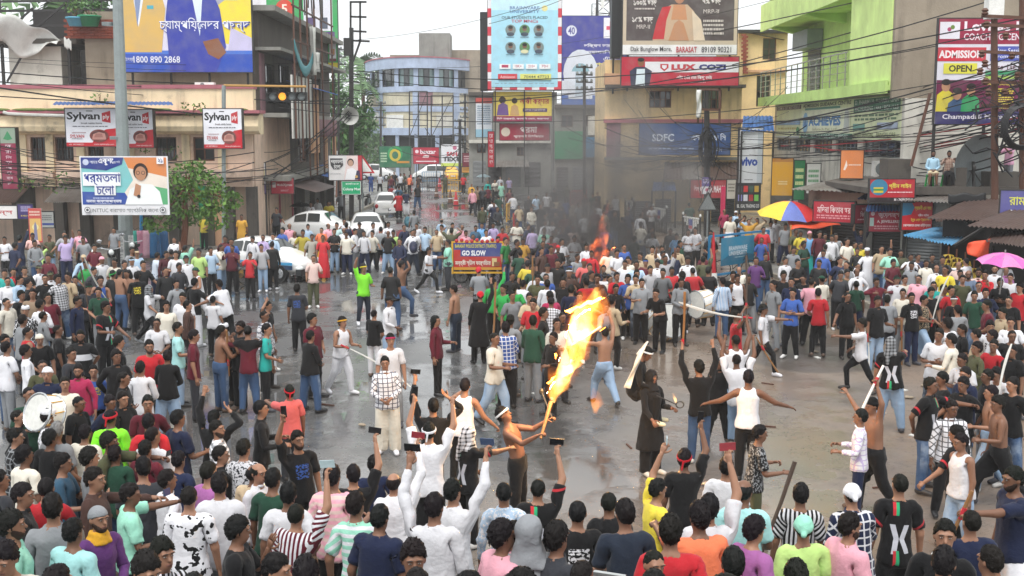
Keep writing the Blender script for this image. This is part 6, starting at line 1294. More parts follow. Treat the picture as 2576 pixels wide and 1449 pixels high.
for i in range(12): wire((rng.uniform(640, 700), rng.uniform(380, 480)), (884 + rng.uniform(-8, 8), rng.uniform(240, 440)), 54, 62, rng.uniform(.2, .8), rng.uniform(.012, .03), 'loose cable from the old building to the loudspeaker pole', 'cables at the loudspeaker pole')
# ---- vehicles
def paint(name, c, r=.25):
    t = newmat(name); t.col(srgb(c)); t.rough(r); t.b.inputs['Coat Weight'].default_value = .6; t.b.inputs['Coat Roughness'].default_value = .08
paint('car_white', '#dededd'); paint('car_yellow', '#e0a92a'); paint('car_cream', '#d8d4c4'); flat('tail_red', '#a8141c', .2); flat('tyre', '#161616', .7); flat('chrome', '#c4c6c8', .2, .8); flat('bumper_dark', '#26282a', .5); flat('headlight', '#dfe3e2', .12); flat('stripe_blue', '#4a9ac8', .35); flat('stripe_navy', '#2a3f5c', .35)
def car(label, loc, rz, prof, L=3.9, W=1.68, wheel_r=.3, body='car_white', stripe=False, group=None, wx=(.19, .81), lower=None, taxi=False, name='parked_car'):
    """prof: stations (x share, belt height, roof height, belt half width share, roof half width share)"""
    t = thing(name, label, 'car', loc, rz, group); m = MB(); k = len(prof); ring = []
    for x, zb, zr, wb_, wr in prof:
        hw = W / 2; X = (x - .5) * L; lo = .28
        ring.append([(X, -hw * .9 * wb_, lo), (X, -hw * wb_, .46), (X, -hw * wb_, zb - .1), (X, -hw * wb_ * .975, zb), (X, -hw * wr, zr - .03), (X, -hw * wr * .55, zr + .025), (X, hw * wr * .55, zr + .025), (X, hw * wr, zr - .03), (X, hw * wb_ * .975, zb), (X, hw * wb_, zb - .1), (X, hw * wb_, .46), (X, hw * .9 * wb_, lo)])
    vs = [p for r in ring for p in r]; n = 12; fs = [(i * n + j, i * n + (j + 1) % n, (i + 1) * n + (j + 1) % n, (i + 1) * n + j) for i in range(k - 1) for j in range(n)] + [tuple(range(n - 1, -1, -1)), tuple(range((k - 1) * n, k * n))]
    m.add(vs, fs); b = m.build('body', body, t, smooth=True); md = b.modifiers.new('s', 'SUBSURF'); md.levels = md.render_levels = 2
    # glazing: panes just proud of the greenhouse
    def gp(s0, s1, sd, e=.012, fr=(.06, .94)):
        a, c = ring[s0], ring[s1]; q = (3, 4) if sd < 0 else (8, 7); P0, P1, P2, P3 = map(Vector, (a[q[0]], c[q[0]], c[q[1]], a[q[1]])); nn = Vector((0, sd, .25)) * (e + .012)
        lp = lambda u, v: P0.lerp(P1, u).lerp(P3.lerp(P2, u), v) + nn
        g = MB(); g.quad(lp(fr[0], .16), lp(fr[1], .16), lp(fr[1], .86), lp(fr[0], .86)); return g.build('side_window', 'car_glass', t)
    def gw(s0, s1, nm, sgn):
        a, c = ring[s0], ring[s1]; P0, P1 = Vector(a[3]), Vector(a[8]); P2, P3 = Vector(c[7]), Vector(c[4]); P0.z += .05; P1.z += .05; nn = Vector((sgn * .03, 0, .028)); g = MB(); lp = lambda u, v: P0.lerp(P1, u).lerp(P3.lerp(P2, u), v) + nn
        g.quad(lp(.08, .1), lp(.92, .1), lp(.9, .86), lp(.1, .86)); return g.build(nm, 'car_glass', t)
    G = [i for i, p in enumerate(prof) if p[2] - p[1] > .3]
    for s0, s1 in zip(G[:-1], G[1:]):
        for sd in (-1, 1): gp(s0, s1, sd)
    gw(G[-1] + 1, G[-1], 'windscreen', 1); gw(G[0] - 1, G[0], 'rear_window', -1)
    wm = MB(); wm.lathe([(.0, -.1), (wheel_r * .62, -.1), (wheel_r * .66, -.09), (wheel_r * .95, -.1), (wheel_r, -.06), (wheel_r, .06), (wheel_r * .95, .1), (.0, .1)], 18, (0, 0, 0), None, 1); tm = wm.mesh('wheel', 'tyre'); rm = MB()
    rm.lathe([(.02, -.115), (wheel_r * .55, -.108), (wheel_r * .6, -.09)], 12, (0, 0, 0), None, 1); rmm = rm.mesh('rim', 'chrome')
    for x in wx:
        for sd in (-1, 1):
            w = bpy.data.objects.new('wheel', tm); COL.objects.link(w); w.parent = t; w.location = ((x - .5) * L, sd * (W / 2 - .07), wheel_r); w.rotation_euler[2] = 0 if sd < 0 else math.pi
            r = bpy.data.objects.new('rim', rmm); COL.objects.link(r); r.parent = w
    xf, xr = L / 2, -L / 2; zb0 = prof[0][1]; zb1 = prof[-1][1]
    for sd in (-1, 1):
        q = MB(); q.ell((xf - .12, sd * W * .36, zb1 - .12), (.14, .17, .1), 10, 6); q.build('headlight', 'headlight', t, smooth=True)
        q = MB(); q.ell((xr + .08, sd * W * .385, zb0 - .12), (.12, .13, .17), 8, 6); q.build('tail_light', 'tail_red', t, smooth=True)
    for x0, sg in ((xf, 1), (xr, -1)): q = MB(); q.box(min(x0 - sg * .16, x0 + sg * .05), max(x0 - sg * .16, x0 + sg * .05), -W * .46, W * .46, .26, .47); q.build('bumper', lower or body, t)
    q = MB(); q.box(xr - .065, xr - .05, -.25, .25, .55, .66); q.build('number_plate', 'white_paint', t)
    if stripe:
        for sd in (-1, 1):
            for nm, z0, z1, mt in (('upper_stripe', .62, .72, 'stripe_blue'), ('lower_stripe', .46, .61, 'stripe_navy')): q = MB(); y = sd * (W / 2 + .006); q.box(-L * .42, L * .44, min(y, y - sd * .01), max(y, y - sd * .01), z0, z1); q.build(nm, mt, t)
    return t
HATCH = [(.0, .78, .80, .90, .82), (.02, .92, .98, .95, .80), (.12, .94, 1.40, .98, .70), (.32, .93, 1.50, 1., .72), (.54, .92, 1.47, 1., .72), (.74, .92, .96, .99, .8), (.88, .84, .87, .97, .78), (.98, .70, .72, .9, .7), (1., .58, .60, .86, .66)]
SEDAN = [(.0, .74, .76, .9, .8), (.02, .92, .95, .95, .82), (.14, .95, .98, .98, .82), (.28, .94, 1.38, 1., .72), (.42, .93, 1.46, 1., .72), (.58, .92, 1.42, 1., .72), (.74, .91, .95, .99, .8), (.9, .82, .85, .96, .76), (1., .6, .62, .88, .66)]
AMBY = [(.0, .62, .66, .8, .6), (.03, .84, .92, .9, .72), (.16, .94, 1.08, .96, .78), (.26, .96, 1.40, 1., .72), (.42, .97, 1.56, 1., .74), (.58, .97, 1.53, 1., .74), (.70, .97, 1.05, .98, .74), (.84, .92, 1.02, .94, .6), (.97, .84, .90, .9, .55), (1., .6, .64, .84, .5)]
VAN = [(.0, .86, .90, .94, .85), (.015, .98, 1.06, .97, .84), (.05, 1.0, 1.74, .98, .78), (.35, 1.0, 1.80, 1., .8), (.62, 1.0, 1.78, 1., .8), (.82, .99, 1.05, .98, .84), (.95, .86, .9, .95, .8), (1., .6, .64, .9, .7)]
p = gr(662, 705); car('white patrol car with blue side stripe parked behind the onlookers', (p[0] - .1, p[1] + .8, 0), R(-26), [(a, b * 1.04, c * 1.04, d, e) for a, b, c, d, e in SEDAN], 4.3, 1.74, .31, 'car_white', True, lower='bumper_dark')
p = gr(800, 612); car('rounded white vintage taxi with chrome trim on the left street', (p[0], p[1] + .6, 0), R(-12), AMBY, 4.3, 1.68, .32)
p = gr(920, 618); car('white saloon seen from behind with red tail lamp beside the vintage taxi', (p[0] - .2, p[1] + 2.0, 0), R(98), SEDAN, 4.0, 1.66, .29)
p = gr(963, 545); car('small white hatchback seen from behind up the left lane', (p[0], p[1] + 1.7, 0), R(97), HATCH, 3.5, 1.5, .27)
p = gr(950, 452); car('white van parked across the far street end, left one', (p[0], p[1], 0), R(-12), VAN, 4.2, 1.6, .3, lower='bumper_dark')
p = gr(1083, 455); car('white jeep with dark trim parked at the far street end', (p[0], p[1], 0), R(-172), VAN, 4.0, 1.7, .34, lower='bumper_dark')
p = gr(1133, 456); car('yellow taxi at the far street end', (p[0], p[1] + 1, 0), R(100), AMBY, 4.1, 1.66, .3, 'car_yellow')
def motorbike(label, loc, rz, col='black_rubber', group=None):
    t = thing('motorbike', label, 'motorbike', loc, rz, group); wm = MB(); wm.tube([(.3 * math.cos(a), 0, .3 * math.sin(a)) for a in np.linspace(0, 2 * math.pi, 19)[:-1]], .05, 6, closed=True); wm.lathe([(.02, -.04), (.2, -.02), (.24, 0), (.2, .02), (.02, .04)], 12, (0, 0, 0), None, 1); me = wm.mesh('wheel', 'tyre')
    for x in (-.65, .65): o = bpy.data.objects.new('wheel', me); COL.objects.link(o); o.parent = t; o.location = (x, 0, .31)
    q = MB(); q.ell((.12, 0, .78), (.3, .15, .15), 10, 6); q.build('tank', col, t, smooth=True); q = MB(); q.box(-.65, -.05, -.13, .13, .72, .82); q.build('seat', 'black_rubber', t); q = MB(); q.box(-.2, .25, -.14, .14, .3, .62); q.tube([(-.1, .15, .32), (-.75, .16, .38)], .05, 6); q.build('engine', 'metal_grey', t)
    q = MB(); q.tube([(.65, 0, .31), (.42, 0, .95)], .04, 6); q.tube([(-.65, 0, .31), (-.2, 0, .6), (.4, 0, .85)], .035, 6); q.build('frame', 'metal_dark', t); q = MB(); q.tube([(.3, -.36, 1.02), (.42, -.1, .98), (.42, .1, .98), (.3, .36, 1.02)], .018, 6); q.build('handlebar', 'chrome', t); q = MB(); q.ell((.55, 0, .88), (.1, .1, .11), 8, 6); q.build('headlamp', 'headlight', t); q = MB(); q.tube([(.32, -.3, 1.02), (.3, -.38, 1.25)], .008, 4); q.ell((.3, -.4, 1.28), (.02, .1, .07), 8, 5); q.build('mirror', 'chrome', t); return t
mb0 = motorbike('dark motorbike with round mirror parked before the left shops', gr(282, 690) , R(-70))
for x, y, rz, lb in ((340, 668, -80, 'dark motorbike parked by the tall grey pole'), (232, 690, -60, 'dark motorbike half hidden among the left crowd'), (670, 598, 80, 'dark motorbike behind the patrol car'), (958, 590, 80, 'blue-tanked motorbike beside the white saloon'), (926, 520, 85, 'dark motorbike parked left of the small hatchback'), (908, 505, 85, 'dark motorbike parked far left up the street'), (1000, 470, 20, 'distant motorbike crossing near the far cones')): dup(mb0, gr(x, y), R(rz), lb)
# ---- street tree with leaf clusters, distant trees and palms, pot plants
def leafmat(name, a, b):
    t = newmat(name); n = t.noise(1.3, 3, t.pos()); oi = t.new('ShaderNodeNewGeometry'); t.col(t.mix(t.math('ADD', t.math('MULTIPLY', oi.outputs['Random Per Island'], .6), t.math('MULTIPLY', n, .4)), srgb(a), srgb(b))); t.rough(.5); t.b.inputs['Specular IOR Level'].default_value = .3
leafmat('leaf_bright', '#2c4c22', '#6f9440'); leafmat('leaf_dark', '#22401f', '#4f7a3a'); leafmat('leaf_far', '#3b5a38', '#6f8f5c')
def leaves(clumps, n, size, seed):
    r = np.random.default_rng(seed); m = MB(); vs = []; fs = []
    for c, rad in clumps:
        k = int(n * (rad[0] * rad[1] * rad[2]) ** (2 / 3)) + 6
        d = r.normal(size=(k, 3)); d /= np.linalg.norm(d, axis=1, keepdims=True); q = np.array(c) + d * np.array(rad) * (r.uniform(.35, 1.05, (k, 1)) ** .6)
        for p in q:
            a = r.normal(size=3); a /= np.linalg.norm(a); b = np.cross(a, r.normal(size=3)); b /= np.linalg.norm(b) + 1e-9; s = size * r.uniform(.6, 1.4); a = a * s; b = b * s * .5; o = len(vs)
            vs += [tuple(p - a), tuple(p + b - a * .1), tuple(p + a), tuple(p - b - a * .1)]; fs.append((o, o + 1, o + 2, o + 3))
    m.v = vs; m.f = fs; m.c = [None] * len(fs); return m
def tree(label, base, clumps, trunk, n, size, mat, seed, name='tree', cat='tree', group=None, r0=.16):
    t = thing(name, label, cat, base, 0, group); L = Vector(base); q = MB(); top = [c for c, _ in clumps]
    q.tube([(0, 0, 0), Vector(trunk) * .5 + Vector((.1, 0, 0)), Vector(trunk)], [r0, r0 * .8, r0 * .6], 7); q.build('trunk', 'wood_brown', t)
    lm_ = MB()
    for c in top: lm_.tube([Vector(trunk), Vector(trunk).lerp(Vector(c), .5) + Vector((0, 0, .1)), Vector(c)], [r0 * .5, r0 * .3, r0 * .1], 5)
    lm_.build('limbs', 'wood_brown', t); leaves(clumps, n, size, seed).build('crown', mat, t); return t
def tclumps(Y, base, lst): return [((xat(x, y, Y) - base[0], dy, zat(y, Y) - base[2]), (rx, ry, rz_)) for x, y, dy, rx, ry, rz_ in lst]
b = (xat(455, 640, 46), 46, 0)
tree('bushy bright green street tree beside the rally poster', b, tclumps(46, b, ((470, 440, 0, .85, .9, .5), (440, 475, -.3, .9, .9, .6), (510, 465, .2, .95, .9, .6), (545, 500, 0, .9, .8, .6), (500, 520, -.4, 1., .8, .6), (550, 545, -.2, .7, .7, .55), (410, 560, -.5, .7, .7, .4), (455, 545, .4, .9, .8, .5), (490, 420, .1, .5, .5, .3), (585, 505, 0, .45, .5, .4)  )), (.25, 0, 3.0), 430, .1, 'leaf_bright', 3)
for i, (x, yb, Y, lst, lb) in enumerate(((850, 470, 95, ((850, 290, 0, 1.6, 1.5, 2.2), (875, 330, 0, 1.8, 1.5, 1.8), (835, 240, .5, 1.1, 1.2, 1.6), (905, 300, .5, 1.3, 1.2, 1.6), (865, 380, 0, 1.5, 1.4, 1.4)), 'dense green tree in the gap behind the loudspeaker pole'), (905, 470, 130, ((905, 330, 0, 2.2, 2, 2.6), (930, 380, 0, 2, 2, 2), (880, 390, 0, 2, 2, 1.8)), 'darker tree left of the blue curved building'), (1205, 440, 118, ((1190, 428, 0, 1.2, 1, .9), (1215, 432, 0, 1, 1, .8)), 'small green shrub by the far parked jeep'), (1510, 500, 110, ((1500, 400, 0, 3, 2, 2.5), (1560, 420, 0, 2.5, 2, 2)), 'hazy green tree behind the smoke'), (780, 300, 75, ((640, 20, 0, 1.2, 1, .9), (150, 15, 0, .1, .1, .1)), None))):
    if lb is None: continue
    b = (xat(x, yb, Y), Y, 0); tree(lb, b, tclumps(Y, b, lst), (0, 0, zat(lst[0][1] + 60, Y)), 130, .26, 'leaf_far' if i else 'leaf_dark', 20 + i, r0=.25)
def palm(label, x, ytop, Y, s, seed):
    h = zat(ytop, Y); t = thing('palm_tree', label, 'tree', (xat(x, ytop, Y), Y, 0)); q = MB(); q.tube([(0, 0, 0), (.4, 0, h * .5), (0, 0, h)], [.25, .18, .14], 8); q.build('trunk', 'wood_brown', t); r = random.Random(seed); f = MB()
    for k in range(15):
        a = 2 * math.pi * k / 15 + r.uniform(-.2, .2); el = r.uniform(-.1, .9); pts = [Vector((math.cos(a) * u * s, math.sin(a) * u * s, h + s * (el * u - .95 * u * u))) for u in np.linspace(0, 1, 7)]
        for i in range(6):
            for sd in (-1, 1):
                d = (pts[i + 1] - pts[i]); w = Vector((-math.sin(a), math.cos(a), -.35)) * sd * s * .24 * (1 - abs(i - 2.5) / 5)
                f.quad(pts[i], pts[i] + d * .45, pts[i] + d * .75 + w, pts[i] + d * .55 + w); f.quad(pts[i] + d * .5, pts[i] + d * .95, pts[i] + d * 1.25 + w, pts[i] + d * 1.05 + w)
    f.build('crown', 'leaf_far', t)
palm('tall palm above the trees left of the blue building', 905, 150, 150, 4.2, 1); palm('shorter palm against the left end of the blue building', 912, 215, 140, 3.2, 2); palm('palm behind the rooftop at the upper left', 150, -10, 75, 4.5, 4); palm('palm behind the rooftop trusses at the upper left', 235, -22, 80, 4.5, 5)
def pot(label, x, y, Y, s, col, hgt, seed, mat='leaf_bright'):
    p = at(x, y, Y); t = thing('potted_plant', label, 'plant', p); q = MB(); q.lathe([(.0, 0), (s * .7, 0), (s, s * .8), (s * 1.08, s * .8), (s * 1.08, s * .95), (.01, s * .9)], 14); q.build('pot', col, t, smooth=True); q = MB()
    for k in range(5): q.tube([(0, 0, s * .8), (rng.uniform(-.3, .3) * hgt, rng.uniform(-.2, .2) * hgt, hgt * .8)], .015, 4)
    q.build('stems', 'wood_brown', t); leaves([((0, 0, hgt * .85), (s * 1.3, s * 1.2, hgt * .4)), ((.1, 0, hgt * 1.2), (s, s, hgt * .3))], 300, .07, seed).build('crown', mat, t)
flat('pot_blue', '#5aa9c4', .4)
pot('feathery green plant in a pale blue tub on the rooftop brick stub', 191, 66, 53.6, .42, 'pot_blue', 1., 31); pot('dark leafy shrub in a green tub beside the blue tub on the rooftop', 226, 66, 53.7, .5, 'green_paint', .9, 32, 'leaf_dark')
for x, y, Y, s, lb, sd in ((250, 256, 51.4, .35, 'small weed growing from the rose parapet', 41), (485, 285, 51, .5, 'leafy sapling sprouting from the cream ledge by the lone plywood sign', 42), (437, 395, 51.2, .35, 'small sapling on the wall right of the rally poster', 43), (365, 382, 50.5, .4, 'small plant growing beneath the paired plywood signs', 44), (140, 470, 49.6, .6, 'mossy weeds on the shop awning by the maroon sign', 45), (60, 470, 49.6, .5, 'low weeds on the awning at the far left', 46)):
    t = thing('wild_plant', lb, 'plant', at(x, y, Y)); leaves([((0, 0, .2), (s * 1.3, s * .6, s * .8))], 230, .08, sd).build('crown', 'leaf_bright', t); q = MB(); q.tube([(0, 0, -.1), (.05, 0, .3)], .02, 4); q.build('stem', 'wood_brown', t)
# ---- lattice telecom masts
def mast(label, x, ybase, ytop, Y, w, mat='metal_grey'):
    p = at(x, ybase, Y); h = zat(ytop, Y) - 0; t = thing('telecom_mast', label, 'mast', (p[0], Y, 0))
    for a in range(3): q = MB(); an = a * 2.094; q.bar((w * math.cos(an), w * math.sin(an), 0), (w * .5 * math.cos(an), w * .5 * math.sin(an), h), .12); q.build('mast_leg', mat, t)
    q = MB(); n = 16
    for i in range(n):
        for a in range(3):
            a0, a1 = a * 2.094, (a + 1) * 2.094; w0, w1 = w * (1 - .5 * i / n), w * (1 - .5 * (i + 1) / n); q.bar((w0 * math.cos(a0), w0 * math.sin(a0), h * i / n), (w1 * math.cos(a1), w1 * math.sin(a1), h * (i + 1) / n), .06); q.bar((w1 * math.cos(a0), w1 * math.sin(a0), h * (i + 1) / n), (w1 * math.cos(a1), w1 * math.sin(a1), h * (i + 1) / n), .06)
    q.build('lattice', mat, t)
    for k in range(5): q = MB(); q.box(-.15, .15, -w - .3, -w - .1, h - 2 - k * 1.2, h - 1.0 - k * 1.2); o = q.build('antenna', 'white_paint', t); o.rotation_euler[2] = k * 1.3
mast('pale lattice telecom mast behind the loudspeaker pole', 866, 470, 128, 160, 1.6); mast('dark lattice mast above the university hoarding', 1508, 470, -30, 110, 1.5, 'metal_dark'); mast('distant grey mast above the hospital hoarding', 1490, 470, 10, 210, 1.5)
q = MB(); q.box(-.02, .3, -.2, .2, 0, 1); 
t = thing('hoarding_edge', 'black back of a hoarding seen edge-on left of the university hoarding', 'hoarding', at(1208, 228, 88)); o = MB().box(0, xat(1226, 200, 88) - xat(1208, 200, 88), 0, 1.5, 0, zat(30, 88) - zat(228, 88)).build('panel', 'tarp_black', t); MB().box(.1, .2, .6, .7, -7, 0).build('post', 'metal_dark', t)
t = thing('hoarding_edge', 'black side of the jewellery hoarding seen edge-on', 'hoarding', at(1538, 145, 65.5)); MB().box(0, xat(1567, 100, 65.5) - xat(1538, 100, 65.5), 0, 1.2, 0, zat(-38, 65.5) - zat(145, 65.5)).build('panel', 'tarp_black', t); MB().box(.1, .2, .5, .6, -2, 0).build('post', 'metal_dark', t)
# ---- dish, air conditioners, plastic stools
t = thing('satellite_dish', 'large grey satellite dish standing on the kiosk roof', 'satellite dish', at(2450, 478, 40.8)); q = MB(); q.lathe([(.0, .28), (.4, .25), (.8, .1), (.98, 0), (1., -.02)], 22, (0, 0, 0), None, 1); o = q.build('reflector', 'metal_grey', t, smooth=True); o.location = (0, 0, 1.0); o.rotation_euler = (R(12), 0, R(25)); q = MB(); q.tube([(0, 0, 0), (0, .2, 1.)], .06, 6); q.tube([(-.4, -.1, 0), (0, .2, .7), (.4, -.1, 0)], .03, 5); q.build('stand', 'metal_dark', t); q = MB(); q.tube([(.0, .1, .3), (-.35, -.8, .8)], .02, 4); q.ell((-.36, -.82, .82), (.07, .07, .09), 8, 5); q.build('feed_arm', 'metal_dark', t)
def ac(label, x0, y0, x1, y1, Y, fan=True, rz=0):
    p = at(x0, y1, Y); w = xat(x1, y1, Y) - p[0]; h = zat(y0, Y) - p[2]; t = thing('air_conditioner', label, 'air conditioner', p, rz); MB().box(0, w, 0, .35, 0, h).build('casing', 'white_paint', t)
    q = MB(); q.lathe([(.02, -.02), (h * .4, -.03), (h * .42, -.01)], 16, (w * .4, 0, h * .5), None, 1); q.build('fan_grille', 'metal_grey', t); MB().box(-.05, w + .05, -.05, .4, -.06, -.003).build('bracket', 'metal_dark', t)
ac('white air conditioner box on the rose parapet', 490, 207, 538, 220, 51.8); ac('large white air conditioner unit under the guidance board', 2198, 405, 2248, 445, 47); ac('pale air conditioner unit right of the large one', 2250, 410, 2285, 448, 44.2); ac('small white unit on the wall near the yellow strip hoarding', 836, 380, 848, 395, 72)
def stool(label, p):
    t = thing('plastic_stool', label, 'stool', p); MB().lathe([(0, .44), (.17, .44), (.19, .4)], 12).build('seat', 'plastic_green', t)
    for a in range(4): q = MB(); an = a * 1.57 + .78; q.tube([(.15 * math.cos(an), .15 * math.sin(an), .42), (.21 * math.cos(an), .21 * math.sin(an), 0)], .035, 5); q.build('leg', 'plastic_green', t)
# ---- barriers
def cart():
    t = thing('barrier_cart', 'blue and red traffic barrier on wheels reading GO SLOW', 'barrier', gr(1202, 714)); w = 1.78; x0 = -w / 2
    f = MB(); f.bar((x0, 0, .35), (x0, 0, 1.5), .06); f.bar((-x0, 0, .35), (-x0, 0, 1.5), .06); f.bar((x0, 0, 1.48), (-x0, 0, 1.48), .05); f.bar((x0, 0, .4), (-x0, 0, .4), .06); f.build('frame', 'yellow_paint', t)
    o = thing('panel', None, None, (x0 + .05, -.05, .5)); o.parent = t; MB().box(0, w - .1, 0, .04, 0, .95, '#4a4a80').build('board', colmat('board_face'), o); P = Print(w - .1, .95); P.rect(0, 0, 1, .5, '#3f4a86'); P.rect(0, .5, 1, 1, '#b5342e'); P.rect(0, .9, 1, 1, '#c9902e'); P.rect(0, .25, .14, .5, '#b5342e'); P.text('BARASAT POLICE DISTRICT (TRAFFIC)', .46, .13, .16, '#dcd24a', .86, .01); P.text('GO SLOW', .42, .37, .2, '#ececf0', .5, .04); P.text('মন্ত্রী স্টীল ফার্ণিচার', .4, .74, .24, '#efe6da', .74, .03); P.rect(.8, .56, .9, .86, '#d8c48a'); P.rect(.84, .7, .96, .86, '#8a5a3c'); P.build(o)
    wm = MB(); wm.tube([(.26 * math.cos(a), 0, .26 * math.sin(a)) for a in np.linspace(0, 2 * math.pi, 17)[:-1]], .03, 5, closed=True)
    for a in np.linspace(0, math.pi, 6)[:-1]: wm.tube([(.26 * math.cos(a), 0, .26 * math.sin(a)), (-.26 * math.cos(a), 0, -.26 * math.sin(a))], .006, 3)
    me = wm.mesh('wheel', 'black_rubber')
    for x in (-.6, -.1, .6): o = bpy.data.objects.new('wheel', me); COL.objects.link(o); o.parent = t; o.location = (x, .2, .28)
    q = MB()
    for k in range(9): MB().ell((x0 + .15 + k * .18, -.02, 1.52 + .03 * math.sin(k * 2)), (.07, .05, .07), 6, 4).build('ribbon_bow', 'red_paint', t)
    pass
cart()
def bluebar():
    a, b = gr(1782, 712), gr(1930, 690); d = Vector(b) - Vector(a); w = d.length; t = thing('barricade', 'sky blue steel barricade carrying a university banner', 'barricade', a, math.atan2(d.y, d.x)); q = MB(); H = 1.65
    for x in (0, w * .5, w): q.bar((x, 0, 0), (x, 0, H), .07)
    for z in (.25, H): q.bar((0, 0, z), (w, 0, z), .07)
    q.build('frame', 'blue_paint', t); o = thing('banner', None, None, (w * .18, -.05, .55)); o.parent = t; ww = w * .55; MB().box(0, ww, 0, .02, 0, 1., '#2f86a8').build('sheet', colmat('board_face'), o); P = Print(ww, 1.); P.rect(0, 0, 1, 1, '#2f86a8'); P.poly([(0, 1), (1, 1), (1, .7), (.4, .5), (0, .8)], '#256a88'); P.text('BRAINWARE', .5, .4, .16, '#d6e6ee', .56, .02); P.text('UNIVERSITY', .5, .58, .16, '#d6e6ee', .56, .02); P.lines(.4, .72, .7, .78, 1, '#9cc0cc'); P.build(o)
    for x in (.0, w): q = MB(); q.bar((x, -.4, .03), (x, .4, .03), .06); q.build('foot', 'blue_paint', t)
bluebar()
t = thing('bicycle', 'old bicycle leaning behind the sky blue barricade', 'bicycle', gr(1850, 700)); wm = MB(); wm.tube([(.33 * math.cos(a), 0, .33 * math.sin(a)) for a in np.linspace(0, 2 * math.pi, 21)[:-1]], .018, 5, closed=True)
for a in np.linspace(0, math.pi, 9)[:-1]: wm.tube([(.33 * math.cos(a), 0, .33 * math.sin(a)), (-.33 * math.cos(a), 0, -.33 * math.sin(a))], .004, 3)
me = wm.mesh('wheel', 'black_rubber')
for x in (-.52, .52): o = bpy.data.objects.new('wheel', me); COL.objects.link(o); o.parent = t; o.location = (x, 0, .34)
q = MB(); q.tube([(-.52, 0, .34), (-.1, 0, .34), (-.2, 0, .85)], .018, 5); q.tube([(-.1, 0, .34), (.4, 0, .8), (-.18, 0, .8)], .018, 5); q.tube([(.52, 0, .34), (.38, 0, .95)], .018, 5); q.build('frame', 'metal_dark', t); q = MB(); q.tube([(.3, -.28, 1.), (.38, 0, .97), (.3, .28, 1.)], .014, 5); q.build('handlebar', 'chrome', t); q = MB(); q.ell((-.2, 0, .9), (.14, .07, .04), 8, 5); q.build('saddle', 'black_rubber', t)
dup(t, gr(660, 716), R(20), 'bicycle standing between the boys and the patrol car')
def barrier(label, loc, rz, col='yellow_paint', w=1.9, H=1.15, bars=7):
    t = thing('crowd_barrier', label, 'barrier', loc, rz, 'crowd barriers on the road'); q = MB()
    for z in (.2, H): q.bar((-w / 2, 0, z), (w / 2, 0, z), .06)
    for x in (-w / 2, w / 2): q.bar((x, 0, .1), (x, 0, H), .06)
    q.build('frame', col, t)
    me = MB().bar((0, 0, .2), (0, 0, H), .03).mesh('upright', col)
    for i in range(bars): o = bpy.data.objects.new('upright', me); COL.objects.link(o); o.parent = t; o.location = (-w / 2 + w * (i + 1) / (bars + 1), 0, 0)
    for x in (-w / 2 + .1, w / 2 - .1): q = MB(); q.tube([(x, -.4, 0), (x, 0, .55), (x, .4, 0)], .03, 5); q.build('foot', 'metal_dark', t)
    return t
for x, y, rz, c, lb in ((1246, 508, 70, 'metal_dark', 'grey steel crowd barrier by the man with a bag'), (1262, 540, 60, 'metal_dark', 'grey steel crowd barrier nearer than the man with a bag'), (1285, 560, 75, 'yellow_paint', 'yellow and red crowd barrier at the edge of the drumming crowd'), (1300, 590, 80, 'red_paint', 'red crowd barrier leaning among the drumming crowd'), (1140, 488, 10, 'yellow_paint', 'yellow crowd barrier beside the tall cones'), (1075, 476, 10, 'metal_dark', 'dark crowd barrier in mid street, left one'), (1100, 478, -8, 'metal_dark', 'dark crowd barrier in mid street, right one'), (1225, 520, 60, 'metal_dark', 'grey steel crowd barrier farther up than the others'), (1455, 520, 50, 'red_paint', 'red crowd barrier lost in the smoke'), (1140, 462, 5, 'metal_grey', 'grey crowd barrier before the far taxi'), (1085, 460, 0, 'blue_paint', 'blue crowd barrier before the far jeep')): barrier(lb, gr(x, y), R(rz), c)
cone = thing('traffic_cone', 'dark traffic cone, left of the trio up the street', 'cone', gr(1098, 497), 0, 'traffic cones'); MB().box(-.22, .22, -.22, .22, 0, .05).build('base', 'black_rubber', cone); MB().lathe([(.2, .05), (.05, 1.0), (.03, 1.02)], 14).build('body', 'metal_rust', cone, smooth=True); MB().lathe([(.155, .35), (.125, .5)], 14).build('band', 'white_paint', cone)
for x, y, lb in ((1133, 512, 'dark traffic cone, middle of the trio up the street'), (1147, 517, 'reddish traffic cone, right of the trio up the street'), (1034, 465, 'red traffic cone far up near the jeep, left one'), (1106, 472, 'red traffic cone far up near the taxi'), (1018, 462, 'red traffic cone by the far van')):
    o = dup(cone, gr(x, y), 0, lb)
    if 'red' in lb:
        for ch in o.children:
            if ch.name.startswith('body'): ch.data = ch.data.copy(); ch.data.materials[0] = MATS['red_paint']
t = thing('tall_cone', 'tall red and white cone bollard before the university barricade', 'cone', gr(1792, 722)); MB().lathe([(.24, 0), (.2, .12), (.2, .14)], 14).build('base', 'white_paint', t); MB().lathe([(.17, .1), (.1, .7), (.06, 1.5), (.02, 1.9)], 14).build('body', 'red_paint', t, smooth=True); MB().lathe([(.176, .14), (.15, .5)], 14).build('band', 'white_paint', t)
